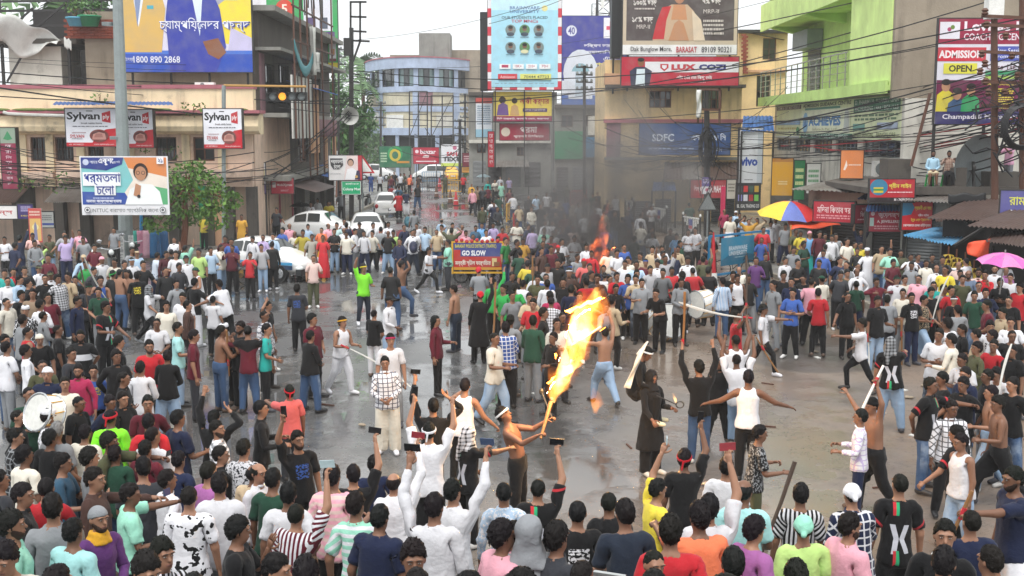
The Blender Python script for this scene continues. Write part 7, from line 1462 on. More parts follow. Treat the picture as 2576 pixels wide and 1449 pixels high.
def railing(label, a, b, H=1.25):
    a, b = Vector(a), Vector(b); d = b - a; w = d.length; t = thing('pavement_railing', label, 'railing', (a.x, a.y, .14), math.atan2(d.y, d.x)); n = int(w / .22)
    for i in range(n + 1): q = MB(); x = w * i / n; q.bar((x, 0, 0), (x, 0, H), .034); q.build('railing_bar', 'metal_dark', t); k = abs(i / n - .5) * 2; zz_ = .35 + .55 * k; MB().box(x - .028, x + .028, -.028, .028, H - (1 - k) * .55 - .1, H + .003).build('painted_tip', 'white_paint', t)
    q = MB(); q.bar((0, 0, H), (w, 0, H), .06); q.build('top_rail', 'white_paint', t); q = MB(); q.bar((0, 0, .1), (w, 0, .1), .05); q.build('bottom_rail', 'metal_dark', t)
    for x in (0, w): q = MB(); q.bar((x, 0, 0), (x, 0, H + .1), .07); q.build('post', 'metal_dark', t); MB().ell((x, 0, H + .14), (.06, .06, .09), 8, 5).build('post_cap', 'white_paint', t)
    P = Print(.4, .5); P.rect(0, 0, 1, 1, '#c9ccd8'); P.rect(.05, .05, .95, .6, '#4a58a0'); P.rect(.05, .62, .95, .92, '#c0444a'); o = P.build(t, 'plate'); o.location = (w * .4, -.05, H - .55)
railing('black and white kerb railing by the man in dark green', gr(1717, 611, .14), gr(1760, 620, .14)); railing('black and white kerb railing farther up the pavement', gr(1643, 582, .14), gr(1676, 590, .14)); railing('kerb railing dimmed by smoke at the far pavement', gr(1572, 557, .14), gr(1594, 562, .14))
t = thing('triangle_sign', 'back of a triangular road sign on the cable pole', 'sign', at(1755, 530, 56)); MB().prism([(0, 0), (1.0, 0), (.5, .95)], 0, .04).build('plate', 'metal_dark', t); MB().bar((.5, .06, -2.3), (.5, .06, .5), .07).build('post', 'metal_grey', t); MB().prism([(.1, .06), (.9, .06), (.5, .82)], -.012, -.002).build('face', 'metal_grey', t)
t = thing('triangle_sign', 'red bordered triangular road sign beside the white rally poster', 'sign', at(906, 436, 58)); MB().prism([(0, 0), (.75, 0), (.1, .95)], 0, .03).build('border', 'red_paint', t); MB().prism([(.1, .08), (.6, .08), (.14, .75)], -.012, -.002).build('face', 'white_paint', t); MB().bar((.1, .05, -3), (.1, .05, .3), .06).build('post', 'metal_grey', t)
p = gr(1816, 606, .14); t = thing('shop_post', 'crimson painted post at the shutter shop', 'post', p); MB().box(-.1, .1, -.1, .1, 0, 2.6).build('shaft', 'pink_post', t)
# ---- parasols and umbrellas
flat('para_yellow', '#e2c53a', .6); flat('para_blue', '#6272b8', .6); flat('para_red', '#c02a2c', .6); flat('para_green', '#3fa85a', .6); flat('umb_pink', '#c05aa8', .5); flat('umb_rose', '#d87ab0', .5); flat('umb_grey', '#6f8084', .5)
def umbrella(label, c, r, h, mats, n=8, pole_z=2.4, name='parasol', tilt=0):
    t = thing(name, label, 'umbrella', c); L = c[2]
    for i in range(n):
        m = MB(); vs = []; K = 4; J = 3
        for a in range(K + 1):
            s = a / K
            for j in range(J + 1):
                an = 2 * math.pi * (i + j / J) / n; sag = 1 - .05 * math.sin(math.pi * j / J) * s; vs.append((r * s * math.cos(an) * sag, r * s * math.sin(an) * sag, h * (1 - s ** 1.8) + .04 * math.sin(math.pi * j / J) * s))
        m.add(vs, [(a * (J + 1) + j, a * (J + 1) + j + 1, (a + 1) * (J + 1) + j + 1, (a + 1) * (J + 1) + j) for a in range(K) for j in range(J)]); o = m.build('canopy_panel', mats[i % len(mats)], t, smooth=True); q = MB(); an = 2 * math.pi * i / n; q.tube([(0, 0, h - .02), (r * .5 * math.cos(an), r * .5 * math.sin(an), h * .7), (r * math.cos(an), r * math.sin(an), -.01)], .012, 4); q.build('rib', 'metal_grey', t)
    q = MB(); q.tube([(0, 0, -pole_z), (0, 0, h + .08)], .018 if pole_z < 1.5 else .03, 6); q.build('shaft', 'steel', t); t.rotation_euler = (R(tilt), 0, R(18)); return t
c = at(1985, 542, 45.5); umbrella('large beach parasol with yellow, blue and red panels', c, 1.3, .58, ['para_red', 'para_blue', 'para_red', 'para_yellow', 'para_yellow', 'para_blue', 'para_red', 'para_red'], 8, c[2], 'parasol', 8)
t = thing('orange_awning', 'orange red cloth awning slung right of the parasol', 'awning', at(2050, 560, 45)); L = Vector(t.location); bentsheet(t, 'cloth', 'tarp_orange', lambda u, v: Vector(at(1978 + 125 * u + 12 * v, 548 + 6 * u + v * (30 - 16 * u), 45.5 - 1.6 * v)) - L + Vector((0, 0, .05 * math.sin(u * 9))), 12, 4)
for x in (1990, 2092): q = MB(); p = Vector(at(x, 566, 44)); q.bar(p - L, Vector((p.x, p.y, 0)) - L, .05); q.build('post', 'bamboo', t)
c = at(2525, 662, 26.6); umbrella('magenta umbrella held over the right-hand crowd', c, .62, .24, ['umb_pink', 'umb_rose'], 8, .75, 'umbrella', 6)
c = at(1216, 446, 93); umbrella('small grey umbrella far up the street', c, .62, .25, ['umb_grey'], 8, .8, 'umbrella'); c = at(757, 520, 60); umbrella('dark grey umbrella behind the vintage taxi', c, .6, .25, ['tarp_black'], 8, .8, 'umbrella')
# ---- fruit on the stall, hanging clothes, litter, white board at the bottom edge
bn = thing('banana_bunch', 'bunch of bananas', 'bananas', (0, 0, 0)); flat('banana', '#b59a35', .5); q = MB()
for i in range(16):
    a = i * .393; z = -.1 - .13 * (i % 3); q.tube([(0, 0, z + .1), (.13 * math.cos(a), .13 * math.sin(a), z + .06), (.19 * math.cos(a), .19 * math.sin(a), z - .07)], [.012, .03, .012], 5)
q.build('fruit', 'banana', bn); MB().tube([(0, 0, .25), (0, 0, -.4)], .025, 5).build('stalk', 'wood_brown', bn)
for i, (x, y, Y, lb) in enumerate(((2386, 640, 34.2, 'banana bunch hanging leftmost in the fruit stall'), (2406, 648, 34, 'banana bunch hanging second from the left in the fruit stall'), (2428, 655, 33.8, 'banana bunch hanging in the middle of the fruit stall'), (2412, 672, 33.6, 'low banana bunch hanging under the others'), (2450, 675, 33.2, 'banana bunch hanging nearest the magenta umbrella'), (2465, 690, 33, 'lowest banana bunch beside the magenta umbrella'))):
    if i == 0: bn.location = at(x, y, Y); bn['label'] = lb; bn['group'] = 'bananas on the stall'
    else: dup(bn, at(x, y, Y), i, lb)
for i, (x, c, lb) in enumerate(((352, '#c98aa0', 'pink garment hanging under the tree by the pole'), (372, '#d8a8b8', 'pale pink garment hanging under the tree'), (392, '#2f6a9a', 'blue garment hanging under the tree'), (412, '#25507a', 'dark blue garment hanging under the tree'), (335, '#3a9a8a', 'teal garment hanging beside the pole'))):
    t = thing('hanging_garment', lb, 'garment', at(x, 660, 47.6)); z0 = zat(580, 47.6) - t.location.z; bentsheet(t, 'cloth', flat('garment_%d' % i, c, .8), lambda u, v, s=i: ((u - .5) * (.45 + .12 * v), .06 * math.sin(u * 9 + s), z0 - 1.15 * v), 8, 6); MB().tube([(-.2, 0, z0), (0, 0, z0 + .12), (.2, 0, z0)], .01, 4).build('hanger', 'metal_dark', t)
for x in (208 + 22, 355): pole('teal painted shop post %s' % ('left of the tall pole' if x < 300 else 'among the hanging garments'), x if x > 300 else 306, 650, 470, 47.8, .07, .07, 'blue_paint', 'shop_post')
lit = random.Random(5); lm = [MB().box(-.09, .09, -.05, .05, 0, .02).mesh('litter', 'tarp_white'), MB().ell((0, 0, .03), (.09, .05, .03), 6, 4).mesh('litter', 'plaster_brown'), MB().box(-.14, .14, -.015, .015, 0, .02).mesh('litter', 'metal_rust')]
for i in range(46):
    x, y = lit.choice(((lit.uniform(1600, 1900), lit.uniform(610, 700)), (lit.uniform(1500, 2400), lit.uniform(850, 1250)), (lit.uniform(500, 1400), lit.uniform(640, 1150)), (lit.uniform(2200, 2450), lit.uniform(900, 1250))))
    o = bpy.data.objects.new('litter', lit.choice(lm)); COL.objects.link(o); o.location = gr(x, y); o.location.z = .004; o.rotation_euler[2] = lit.uniform(0, 6); tag(o, 'small scrap of litter on the wet road', 'litter', 'litter scattered on the road')
t = thing('white_panel', 'top edge of a white metal fence in front of the crowd at the bottom', 'fence', at(1280, 1470, 8.6)); L = Vector(t.location)  # plain white panel with a rim, not identified further
m = MB(); a, b = Vector(at(1292, 1408, 8.6)) - L, Vector(at(1575, 1452, 8.2)) - L; m.add([a, b, b + Vector((0, -.06, -1.2)), a + Vector((0, -.06, -1.2))], [(0, 1, 2, 3)]); m.build('sheet', 'white_paint', t); m = MB(); m.tube([a, b], .02, 6); m.build('rim', 'steel', t); m = MB(); c = Vector(at(1292, 1415, 8.55)) - L; m.box(c.x - .05, c.x + .02, -.1, .05, c.z - .3, c.z + .08); m.build('corner_bracket', 'plaster_pink', t)
t = thing('white_card', 'folded white card held up at the bottom right edge', 'card', at(2350, 1460, 9)); MB().add([(-.14, 0, 0), (.16, 0, 0), (.06, 0, .22), (-.02, .02, .24), (.2, .15, .0), (.1, .12, .16)], [(0, 1, 2, 3), (1, 4, 5, 2)]).build('sheet', 'white_paint', t)
# ================================================================= the crowd
CC = {'w': ('#d8d8dd', 'white'), 'k': ('#151517', 'black'), 'K': ('#303238', 'charcoal'), 'r': ('#b81c28', 'red'), 'm': ('#5c1626', 'maroon'), 'p': ('#dd9dac', 'pink'), 'P': ('#d9bcb4', 'dusty pink'), 'n': ('#1a2340', 'navy'), 'b': ('#33549a', 'blue'), 'l': ('#a9c2da', 'light blue'), 'B': ('#6aa3d4', 'sky blue'),
      'g': ('#2a9a48', 'green'), 'G': ('#1f4434', 'dark green'), 'y': ('#d9c436', 'yellow'), 'Y': ('#cf9a2c', 'mustard'), 'o': ('#e2744a', 'orange'), 't': ('#1a9c94', 'teal'), 'u': ('#5a2f6a', 'purple'), 'V': ('#9a5a94', 'mauve'), 'v': ('#b9a6d2', 'lavender'), 'e': ('#84878b', 'grey'), 's': ('#b7a283', 'beige'), 'c': ('#93d2ba', 'mint'), 'C': ('#a6dede', 'pale cyan'),
      'z': ('#46302a', 'dark brown'), 'x': ('#84705c', 'taupe'), 'd': ('#4a4c34', 'olive'), 'N': ('#86f022', 'neon lime'), 'i': ('#d2ccbe', 'cream'), 'L': ('#b4d67c', 'lime'), 'M': ('#a52450', 'magenta'), 'R': ('#d2605e', 'salmon'), 'U': ('#33566e', 'steel blue'), 'E': ('#66748a', 'slate'), 'j': ('#3a5274', 'blue jeans'), 'J': ('#8aa3bf', 'pale jeans'), 'q': ('#222b3a', 'dark jeans')}
TT = {'t': ('tee', 'T-shirt'), 'l': ('long', 'shirt'), 'k': ('kurta', 'long tunic'), 'a': ('tank', 'vest'), 'u': ('tunic', 'tunic dress'), 'c': ('coat', 'jacket'), 'o': ('loose', 'loose shirt')}
LT = {'p': 'pants', 'l': 'loosepants', 's': 'slim', 'h': 'shorts', 'k': 'skirt'}
PD = {'v': 'striped', 'h': 'hooped', 'k': 'checked', 'q': 'plaid', 'm': 'blotched', 'f': 'patterned', 'c': 'printed', 'b': 'back-printed', 'n': 'banded', 'y': 'two-tone', 'j': 'jersey'}
HG = {'b': ('band', 'headband'), 'c': ('cap', 'cap'), 't': ('topi', 'prayer cap'), 's': ('skull', 'skullcap'), 'n': ('bandana', 'head cloth'), 'u': ('turban', 'checked head scarf'), 'd': ('hood', 'hood')}
LAND = ((60, 600, 'by the left shops'), (160, 600, 'at the left shop front'), (80, 700, 'at the left edge'), (200, 690, 'in the left crowd'), (330, 690, 'below the tall grey pole'), (440, 690, 'left of the patrol car'), (560, 680, 'before the patrol car'), (700, 600, 'behind the patrol car'), (760, 610, 'right of the patrol car'), (840, 600, 'by the vintage taxi'), (950, 600, 'behind the dancer in neon'), (1060, 600, 'left of the GO SLOW barrier'), (1200, 590, 'behind the GO SLOW barrier'), (1200, 680, 'beside the GO SLOW barrier'), (1330, 620, 'in the smoky crowd'), (1420, 600, 'near the orange flame'), (1560, 650, 'behind the drummers'), (1680, 680, 'with the drummers'), (1620, 590, 'on the smoky roadside'), (1740, 600, 'near the kerb railing'), (1880, 600, 'by the university barricade'), (1850, 700, 'before the university barricade'), (1990, 590, 'under the parasol'), (2080, 600, 'below the bookshop board'), (2200, 620, 'under the jewellers board'), (2330, 660, 'below the blue tin roof'), (2460, 680, 'near the magenta umbrella'), (2550, 720, 'at the right edge'), (2050, 720, 'right of the big drum'), (2200, 740, 'in the right crowd'), (2350, 780, 'in the right crowd front'), (2500, 850, 'at the far right'), (60, 800, 'at the left edge middle'), (200, 850, 'front of the left crowd'), (330, 880, 'left of the huddle'), (450, 900, 'by the maroon polo shirt'), (560, 830, 'in the bare-chested huddle'), (620, 880, 'right of the huddle'), (740, 850, 'in the open road left'), (880, 800, 'in the open road'), (960, 880, 'in mid road'), (1080, 830, 'left of the fire'), (1200, 800, 'behind the fire-breather'), (1300, 850, 'left of the flame'), (1310, 1020, 'beside the fire-breather'), (1500, 880, 'right of the flame'), (1630, 850, 'in the open road right'), (1750, 950, 'near the raised arms right of the flame'), (1880, 900, 'right of the raised swords'), (2140, 820, 'near the lunging swordsman'), (2250, 900, 'in the right open road'), (2170, 1020, 'at the right of the road'), (2400, 1080, 'by the white vest and pale jeans'), (80, 1080, 'in the lower left corner'), (40, 1330, 'at the bottom left corner'), (180, 1250, 'low in the left foreground'), (300, 1150, 'in the left foreground'), (430, 1150, 'left foreground by the purple shirt'), (560, 1230, 'foreground by the camouflage shirt'), (700, 1200, 'foreground left of centre'), (800, 1280, 'foreground beside the striped shirt'), (960, 1280, 'in the centre foreground'), (1060, 1100, 'below the fire'), (1180, 1250, 'centre foreground by raised phones'), (1330, 1250, 'foreground below the fire'), (1450, 1300, 'foreground in the black-shirted row'), (1600, 1280, 'foreground by the yellow shirt'), (1740, 1250, 'foreground by the red headband'), (1860, 1280, 'foreground by the selfie stick'), (2020, 1260, 'foreground by the green head cloth'), (2150, 1280, 'foreground by the pink shirt'), (2300, 1250, 'in the right foreground'), (2480, 1200, 'at the bottom right'), (1000, 500, 'on the wet street'), (1180, 480, 'far up the street'), (1230, 470, 'at the far shops'), (1060, 450, 'by the far barriers'), (960, 450, 'far by the vans'), (1500, 500, 'lost in the smoke'), (1850, 540, 'at the shutter shop'), (540, 560, 'by the street tree'), (2370, 420, 'on the kiosk roof'), (2530, 400, 'on the roof by the dish'))
ORD = ['leftmost', 'second from left', 'third from left', 'fourth from left', 'fifth from left', 'sixth from left', 'seventh from left', 'eighth from left']
OFF = {'T20': (0, 483, .3334), 'T21': (643.9, 483, .3334), 'T22': (1287.8, 483, .3334), 'T23': (1931.7, 483, .3334), 'T30': (0, 966, .3334), 'T31': (643.9, 966, .3334), 'T32': (1287.8, 966, .3334), 'T33': (1931.7, 966, .3334), 'F': (805, 389, .1875), 'D': (0, 0, 1)}
# x y facing  top lower arms+legs  extras: D head wear, h hair, B beard, S height, L lean, Y head turn, P head pitch, G girth, f phone, s sword, k stick
ROWS = '''
@T20
40 335 0 tw pk xxs
145 325 160 ln pn dPs fR
240 305 30 twyo pe xxs
300 403 0 tL hk HHs S1.28
375 320 0 td pJ dds
490 325 30 tv pn Pds fL G1.1
600 283 20 lp pk ffs fL
478 290 0 tkfw pk dds
860 262 0 te pk dds
1535 160 -20 ty pk dds
1822 165 0 uY pk dds hu G1.15
100 568 20 lr pk fds hu fL
285 550 60 lw pk dds Dcd
620 468 40 ll pj dds Dcs
770 478 20 lw pk dds Dnp B
655 515 10 tg pj dds B
742 628 30 ab pk gds sL-.6,1,1.25
55 635 10 lw ps dcs
140 625 60 ll pk dds
210 655 100 lk pk dds
340 612 40 lk pk dds
445 615 60 lwkk pj dds hm
390 590 30 lw pk dds Dcd
570 628 10 tkcw pk dds
645 680 60 tK pk Ggs kR-.15,1,1.5 DbG
780 822 60 tkj pk sds hm
245 725 20 tx pj dds
185 850 0 lkfw pk dds Dtw
205 1010 120 ar pk dds
305 1058 10 tk pk dds Dni
205 1145 120 lw pn dds
345 1308 20 tn pj dds Dnw
610 1030 20 tknw pk dds B G1.15
880 1085 100 tk pk dds
870 1185 30 lk pj dds
1130 1105 10 tr pk dds B
605 1285 10 lM pj dds B
720 1315 30 tbcy pk dds S1.36
1250 1185 180 lk pJ ccs
1065 1272 165 lw pk dcs
1450 1035 110 tm pK dds
1335 975 120 tC pJ dds
1655 1000 140 - pj nGs L5
1705 985 -30 - pk dds Dtw
1800 975 -40 tk pk ncs kR0,1,.9 B
1865 1000 190 tmyk pj ees hc
900 575 150 - pj ccs L8
855 585 160 tk pk dds Dbg
965 580 0 - pk Gds
1040 600 200 tkby pk dds
1118 672 80 tw pk esW Duek Oe
1065 512 60 tk pk dds
1170 450 150 llfw pn dds
1250 440 40 lmfk pk dds
1325 442 10 tw pj cgs kL.0,1,.55
1410 475 30 tw hk gds kR-.5,.8,.8 DbK
1500 550 -60 aw pw gdw DnG L10 B
1462 645 150 tk lw dos Ow
1690 645 -140 tw pk odw L18
1590 412 30 tl pk gds
1660 390 60 li pJ dns
1745 395 0 lm pk ffs fL G1.1
1880 448 10 tr pk ffs S1.55
1290 425 180 tk pk dPs fR
1395 400 180 tc pk dPs fR
1865 315 0 lrkm pj dds
1905 330 0 lw pk dds
1690 325 0 tm pk dds
1745 345 0 tb pk dds
440 990 100 tk pk dds
1500 420 0 tL pk dds
1610 780 170 tw pk dds S1.45
20 575 30 tt pk dds
160 740 60 tk pk dds
700 560 60 tK pk dds
990 410 60 te pk dds
1035 435 30 tl pk dds Dcs
1000 490 20 lw pk dds Dsl
510 600 -30 ts pk dds
930 510 40 tk pk dds
@T21
45 315 0 lv pJ dds
45 390 0 twck pJ dds S1.6 Ow
120 370 -170 ck pk dds Ow
130 310 0 ll pk ccs
195 265 -10 lb pk dns
245 232 20 lp pe dds hb
290 290 0 ti pk dds hb
350 280 -10 tkyy pk hds
420 312 0 ukfi pk cds hu
505 320 10 tr kr dds hu
490 265 10 to kY dds hu
385 240 0 ll pk dds
550 228 60 lp pe dds hb
590 272 0 tk pJ xxs
612 228 0 twht pk dds
660 198 0 tw pk ffs fL
685 295 0 ti pn hds G1.15
662 265 0 lw pk dds hb
778 225 10 lK pk dds Dck
815 288 0 lw pn dda
880 285 -10 ti pk dda
995 285 0 tk pJ bba B hb
1045 285 0 tL pJ cds B
1085 342 0 ln pq cca
1180 280 0 lw pq bbs
1275 257 0 ll pk bbs
1365 278 0 ts pj gds
1470 270 180 td pk HHs
1395 197 180 ll pk dds hb
1550 243 0 lp pk dds hb
1580 285 10 lp pk dds
1650 248 0 lU pk dds B
1700 230 0 lB pk dds B
1745 280 0 tw pk dds
1795 228 0 lv pk dds B
1640 313 0 ty pk dds
1300 398 70 tw sk wgW S1.6 Ow kR-.7,-.7,.9
1448 352 -80 tc pK ggs
428 470 10 tP pd Gds
315 692 170 tKbb pk dds hm
806 540 25 tN sq gPn Ow Dby
1095 500 120 - sj HHL
1025 557 165 tk pj dds
885 878 160 tk sw ccs S1.5 hc
1000 780 60 lw pJ dcs Dck
1015 1060 0 tw pe dds DbM
985 1230 0 lwqn li ccs Ow
635 925 55 aw pw ggw L6 DbY Ow sR.9,-.42,1.5
425 912 70 tm pk dds G1.12
400 1038 150 lk pj ccs
75 818 60 tk lw dHs
70 885 80 lwqn pk dds
62 990 100 tt pk dcs
1365 922 80 lm sk gds hl
1505 697 -120 - pq dds
1690 558 180 te pk ccs Dnr
1680 742 190 kk pk dPs Dnr
1790 648 160 lg pk dPs
1880 690 -40 tg pk dcs
1800 1045 60 ti pJ ggw
1892 975 -170 lbqw pk ggs kL.05,1,1.9
1885 340 60 tghk pj dds
1195 133 -160 ue pk dds hu
1190 275 0 tw pk dds
1860 260 0 tr pk dds
1820 330 20 lP pk dds
560 65 -10 ty pk xxs
470 45 0 lw pk dds
410 70 0 tw pk nds
150 115 0 tK pk dds
@T22
35 355 60 tk pk dds
90 345 0 tY pk dds
150 260 180 lv pk dds
245 265 0 tc pk dds
315 288 0 tw pk ods
460 253 0 tP pk dds Dsr
530 330 -160 lk pk wds
300 400 0 tm pk dds
345 395 0 tk pk dds Dsr
225 413 60 tz pk dds
165 430 160 tk pk dds
60 432 180 tG pk dds
105 510 170 ty pk dds
160 540 0 tG pk dds
275 535 0 twck pk dds DbK
190 588 180 tw pk dds
425 568 0 lz pe dds Dbw
480 458 40 te pk dds B
550 495 0 tR pk dds Dsr
440 545 150 tk pk dds Dsb
265 655 180 lw pk dds
320 735 -160 tM pk ccs L30
295 785 170 lwkk pj ccs L15
160 800 -20 tr pk ggs
380 900 20 lk pk dds
300 1050 -60 lk pk gds
640 610 0 tK pk dds
700 600 180 tw pk dds DbK
845 508 0 tw pk dds
795 600 0 tr pk dds
945 580 0 lw pk dds
1045 552 0 twhk pk dds B
1000 500 0 tm pk dds Dsb B
1095 508 0 lw pk dds
1140 570 -20 tehk pk dds
1160 470 0 tkfw pk PPs fL
1210 560 0 tr pk ggs kR-.5,.8,.45
1120 690 -40 tk pk ggs L35
975 650 0 te pk gGs
1290 597 -150 lk sk gds Ow
1375 560 170 tr pk dds
1490 560 180 tk pk dds G1.1
1335 482 0 lw pk dns
1445 480 -170 td pk dPs fR
1590 640 180 lBvw pj dds
1700 612 0 aw pk dds
1790 612 0 lk pe dds
1840 485 -20 lu pj Gds fR
1910 455 0 lk pj dds
1722 553 0 ti pk dds hb
1882 335 -10 tb pk nds hc
1057 298 0 tw pk xxs Dcz
1237 308 -10 tB pn dgs
925 328 140 tG pe dds
1605 125 0 tM pk dds hb
1645 170 0 ui kw dds hu
1690 138 0 ll pk dds Dnw
1720 153 0 tk pk dds
1750 175 0 tl pk xxs
1790 200 0 uY pk HHs hu
1850 193 0 ts pd HHs
1895 258 0 ur pk dds hu
1345 75 180 tG pk dds
700 985 -160 - pJ wPW kL.55,.35,.75
1425 1262 180 lk pj PPs kL0,1,1.2
1715 1200 165 tw pJ PPw
1685 1058 -175 aw lJ PPw sR-.95,.1,1.25
1695 885 70 tr pj OOs kL.0,1,1.5
600 590 30 tk pk dds
560 640 180 tr pk dds
745 620 10 ti pk dds
390 640 0 tk pk dds
70 660 170 lw pk ggs kR.0,1,1.6
20 690 180 tg pk dds
1280 560 0 tw pk dds S1.4
880 480 0 ti pk dds
1655 590 0 tk pk dds
1905 815 70 twcK sk wdW DbK Ow kR.5,-.8,.9
@T23
15 215 0 lw pk dds
62 190 0 kw pw dds
130 233 0 te pn dds G1.25
215 268 0 ud kd dds hu
248 290 0 ty pk ccs
320 288 0 aB kt hhs Dnp
390 290 0 lm pk dds
440 308 0 tG pk dds
480 318 0 lw pk dds
520 308 -10 te pk nds
595 343 0 ti pk ccs
655 370 0 kL pL dds B
700 370 0 ky pL nds
700 275 0 tn pk PPs fL
760 418 0 kw pw dds Dtw B
850 400 -20 ts pj Pds fL B
925 420 -10 tc pJ xxs
1010 428 -10 td pj xxs
1075 460 -20 tw pk ffs fL
1140 458 0 un pk dds hu
1240 458 -20 tk pk xxs
1270 545 -20 lw pk dds hb
1345 548 -30 ty pk dds hu
1330 480 -20 tK pk dds
1440 518 -30 tP pk dds hb
1500 490 -150 lw pk wds fL
1462 583 -20 tK pk dds
1525 582 -30 oE ps xxs hb B
1590 568 -20 lP pk dds B
1640 588 -40 kr pk nds
1705 545 -30 lw pk Gds B
1790 560 -20 lV pk dds hb
1765 640 -15 lk pj xxs G1.15 B
1900 680 -60 tr pk dds
1830 778 -40 tk pk dds
1780 868 -70 ts pk dds
1850 940 -20 tw pk dds
1835 1028 -10 tk pk dds hc G1.15
1697 960 -35 twck pk dwa kL-.2,-1,.8
1870 1150 -60 tk pk dds
108 592 -20 tk pJ hds
268 617 -60 tkcw pk dcs
330 645 150 tp pk dds
412 625 -170 li pe dcs DcG
585 578 0 td pn dds B G1.18
672 672 160 tG pn dds S1.42
685 568 0 lw pk hds hb
540 590 0 tK pk dds
828 643 10 lm pk ees
822 780 10 tk pJ gds Dsk sR.12,-1,1.4
965 625 0 tw pk dds DbG
1130 618 -20 tp pk dds
1098 755 20 tkcw pn gds kR.1,-1,1.1
1182 750 30 akfs lJ sgW sR.12,1,1.1 Oe
1225 715 20 tk pk dds
1255 668 -20 tt pk dds hu
1320 690 10 te pk dds
1388 700 20 tr pj dds
1402 780 10 tk pk dds S1.5 Dbw
712 930 -90 twck sk wcL hm
948 1085 170 tkj pJ dwa Duek
@T30
130 180 100 lk pk dds
110 320 120 lkqe pk dds
345 180 110 lwfk pk dds Dtw
405 278 170 te pk dds hg
350 340 160 tk pJ dds hm
478 512 110 tU pq Ggs fL
835 185 180 tN pk dds Dbr
828 350 75 td pk wds hm B fL
1130 215 175 tr pk dds
1290 338 180 tP pk dds S1.35 hc
1330 505 150 tn pk dds
715 625 80 lz pk wds fL
955 735 130 tc pn wgs fL
705 903 60 lu pk dds B Dse scY
550 1000 165 tC pk dds
100 938 120 tc pk dds B
40 1160 10 ti pk dds P18
1408 755 178 twmk pk dds hc
1580 560 150 tV pk dds
1655 270 100 lwhe pk dds B
1600 190 160 lk pk PHs
1835 405 175 lwfK pk dds
1910 585 160 ts pk dds hb
1800 985 100 tk pj nds hm
1200 1165 60 twvk pk dds hm
1075 1235 40 tk pk dds P20 hm
475 -60 10 ti pk gds S1.6
560 80 60 tk pk dds
20 640 120 tK pk dds
@T31
252 0 -160 tR pK wds S1.5 Dbr
335 345 15 tkcb pk dPs fR B
110 625 165 tG pk dds
215 730 170 tw pk dds
262 885 165 twvm pj dPs fR
600 600 155 tphP pk dds
735 595 175 tk pk dPs fR S1.6
890 520 180 tn pk dds
768 810 165 tchw pk dds
915 900 175 tn pk dds G1.15
1060 650 165 lw pk dPs hb fR G1.1
1320 105 180 lk pk PHs fL
1312 285 180 tw pk PPs Dbw fL
1560 -45 180 aw pk wds
1592 300 140 tkj pk dws Duwk
1495 710 155 lw pj dPs fR
1368 815 160 lw pj Pds fL
1190 1168 8 tkcw pk dds G1.12
1885 725 165 llfw pk dds
1850 1015 140 lp pk dhs
100 1275 60 tk pk dds
395 1290 170 tq pk dds
20 575 60 lw pk dds hb
30 110 100 lk pk gds
@T32
170 700 180 tkj pk dPs fR
485 865 180 tkbw pk dds hc
760 800 172 tk pk dds hc
882 865 180 tq pk dds
140 968 172 le pk dds Dde hn
325 1040 120 lK pk dds
1085 705 95 ty pk Pds fL
1300 490 175 tk pk dPs Dbr fR B
1615 530 150 tw pk dds
1765 700 160 tC pk dgs hb kR.35,1,1.0
1840 295 100 tkfe pd gds
1440 895 175 to pk wds
1480 825 180 tw pk dPs fR
1215 980 178 tr pk dds
1025 1220 15 tk pk dds hc
1800 995 130 tV pk dds
1650 1225 180 tk pk dds
1790 -115 178 aw pk oos
1565 -215 0 lk pk dds S1.5
-10 1010 160 tk pk dds
@T33
705 180 -110 lwqv pn ggs
825 85 -100 - pk uOw kL-.4,-.8,.8 Dsk
1215 -60 60 tkj pj wda
1390 110 0 lwqk pk dds
1450 305 -140 tkj pk dds
1482 368 -60 aw pJ dds
1770 45 -100 - pk gdW
1690 -15 -90 - pJ gdw
1885 600 -90 tn lw wda B G1.1 kL-.3,-1,.8
985 660 -170 tkj pk dds hc
240 735 170 twvk pk dds B
285 960 172 tL pk dds Dnc
670 745 -170 lnqw pj dGs Dnw fR
605 945 110 tp pk dds B
1325 1020 -10 tk pk dds
1340 1205 170 tk pk dds
255 1335 175 tK pk dds
1775 -170 -60 tw pJ gsa L28 sL.1,1,1.
1860 -60 -60 tk pj dds
@F
1055 490 170 ur pk dds hu
1155 470 -170 tn lw dds
955 400 180 tkbr pJ dds
680 250 170 tb pb dds
800 252 20 tw pk dds
935 245 180 td pk dds
1060 415 170 tU pq dds
2050 450 10 lp pK ddw
2030 388 0 lY pk dds
2250 345 20 kt pw dds
2420 290 0 lw pk dds
2430 370 0 uc pw dds hu
1680 265 0 td pd dds
1200 272 150 to pk dds
1920 262 0 tr pk dds
280 488 10 te pk dds
110 618 0 ty pk xxs
2190 420 0 tK pk dds
2255 415 160 tm pk dds
2110 420 30 tx pk dds
1080 250 0 tw pk dds
990 225 0 tk pk dds
1120 245 0 td pk dds
2540 300 0 tv pk dds
2350 330 0 ti pk dds
'''
PNT = (.0045, .004, .004)
pr = random.Random(11); SPEC = []; off = (0, 0, 1)
for ln in ROWS.strip().split('\n'):
    if ln[0] == '@': off = OFF[ln[1:]]; continue
    f = ln.split(); SPEC.append([off[0] + float(f[0]) * off[2], off[1] + float(f[1]) * off[2]] + f[2:])
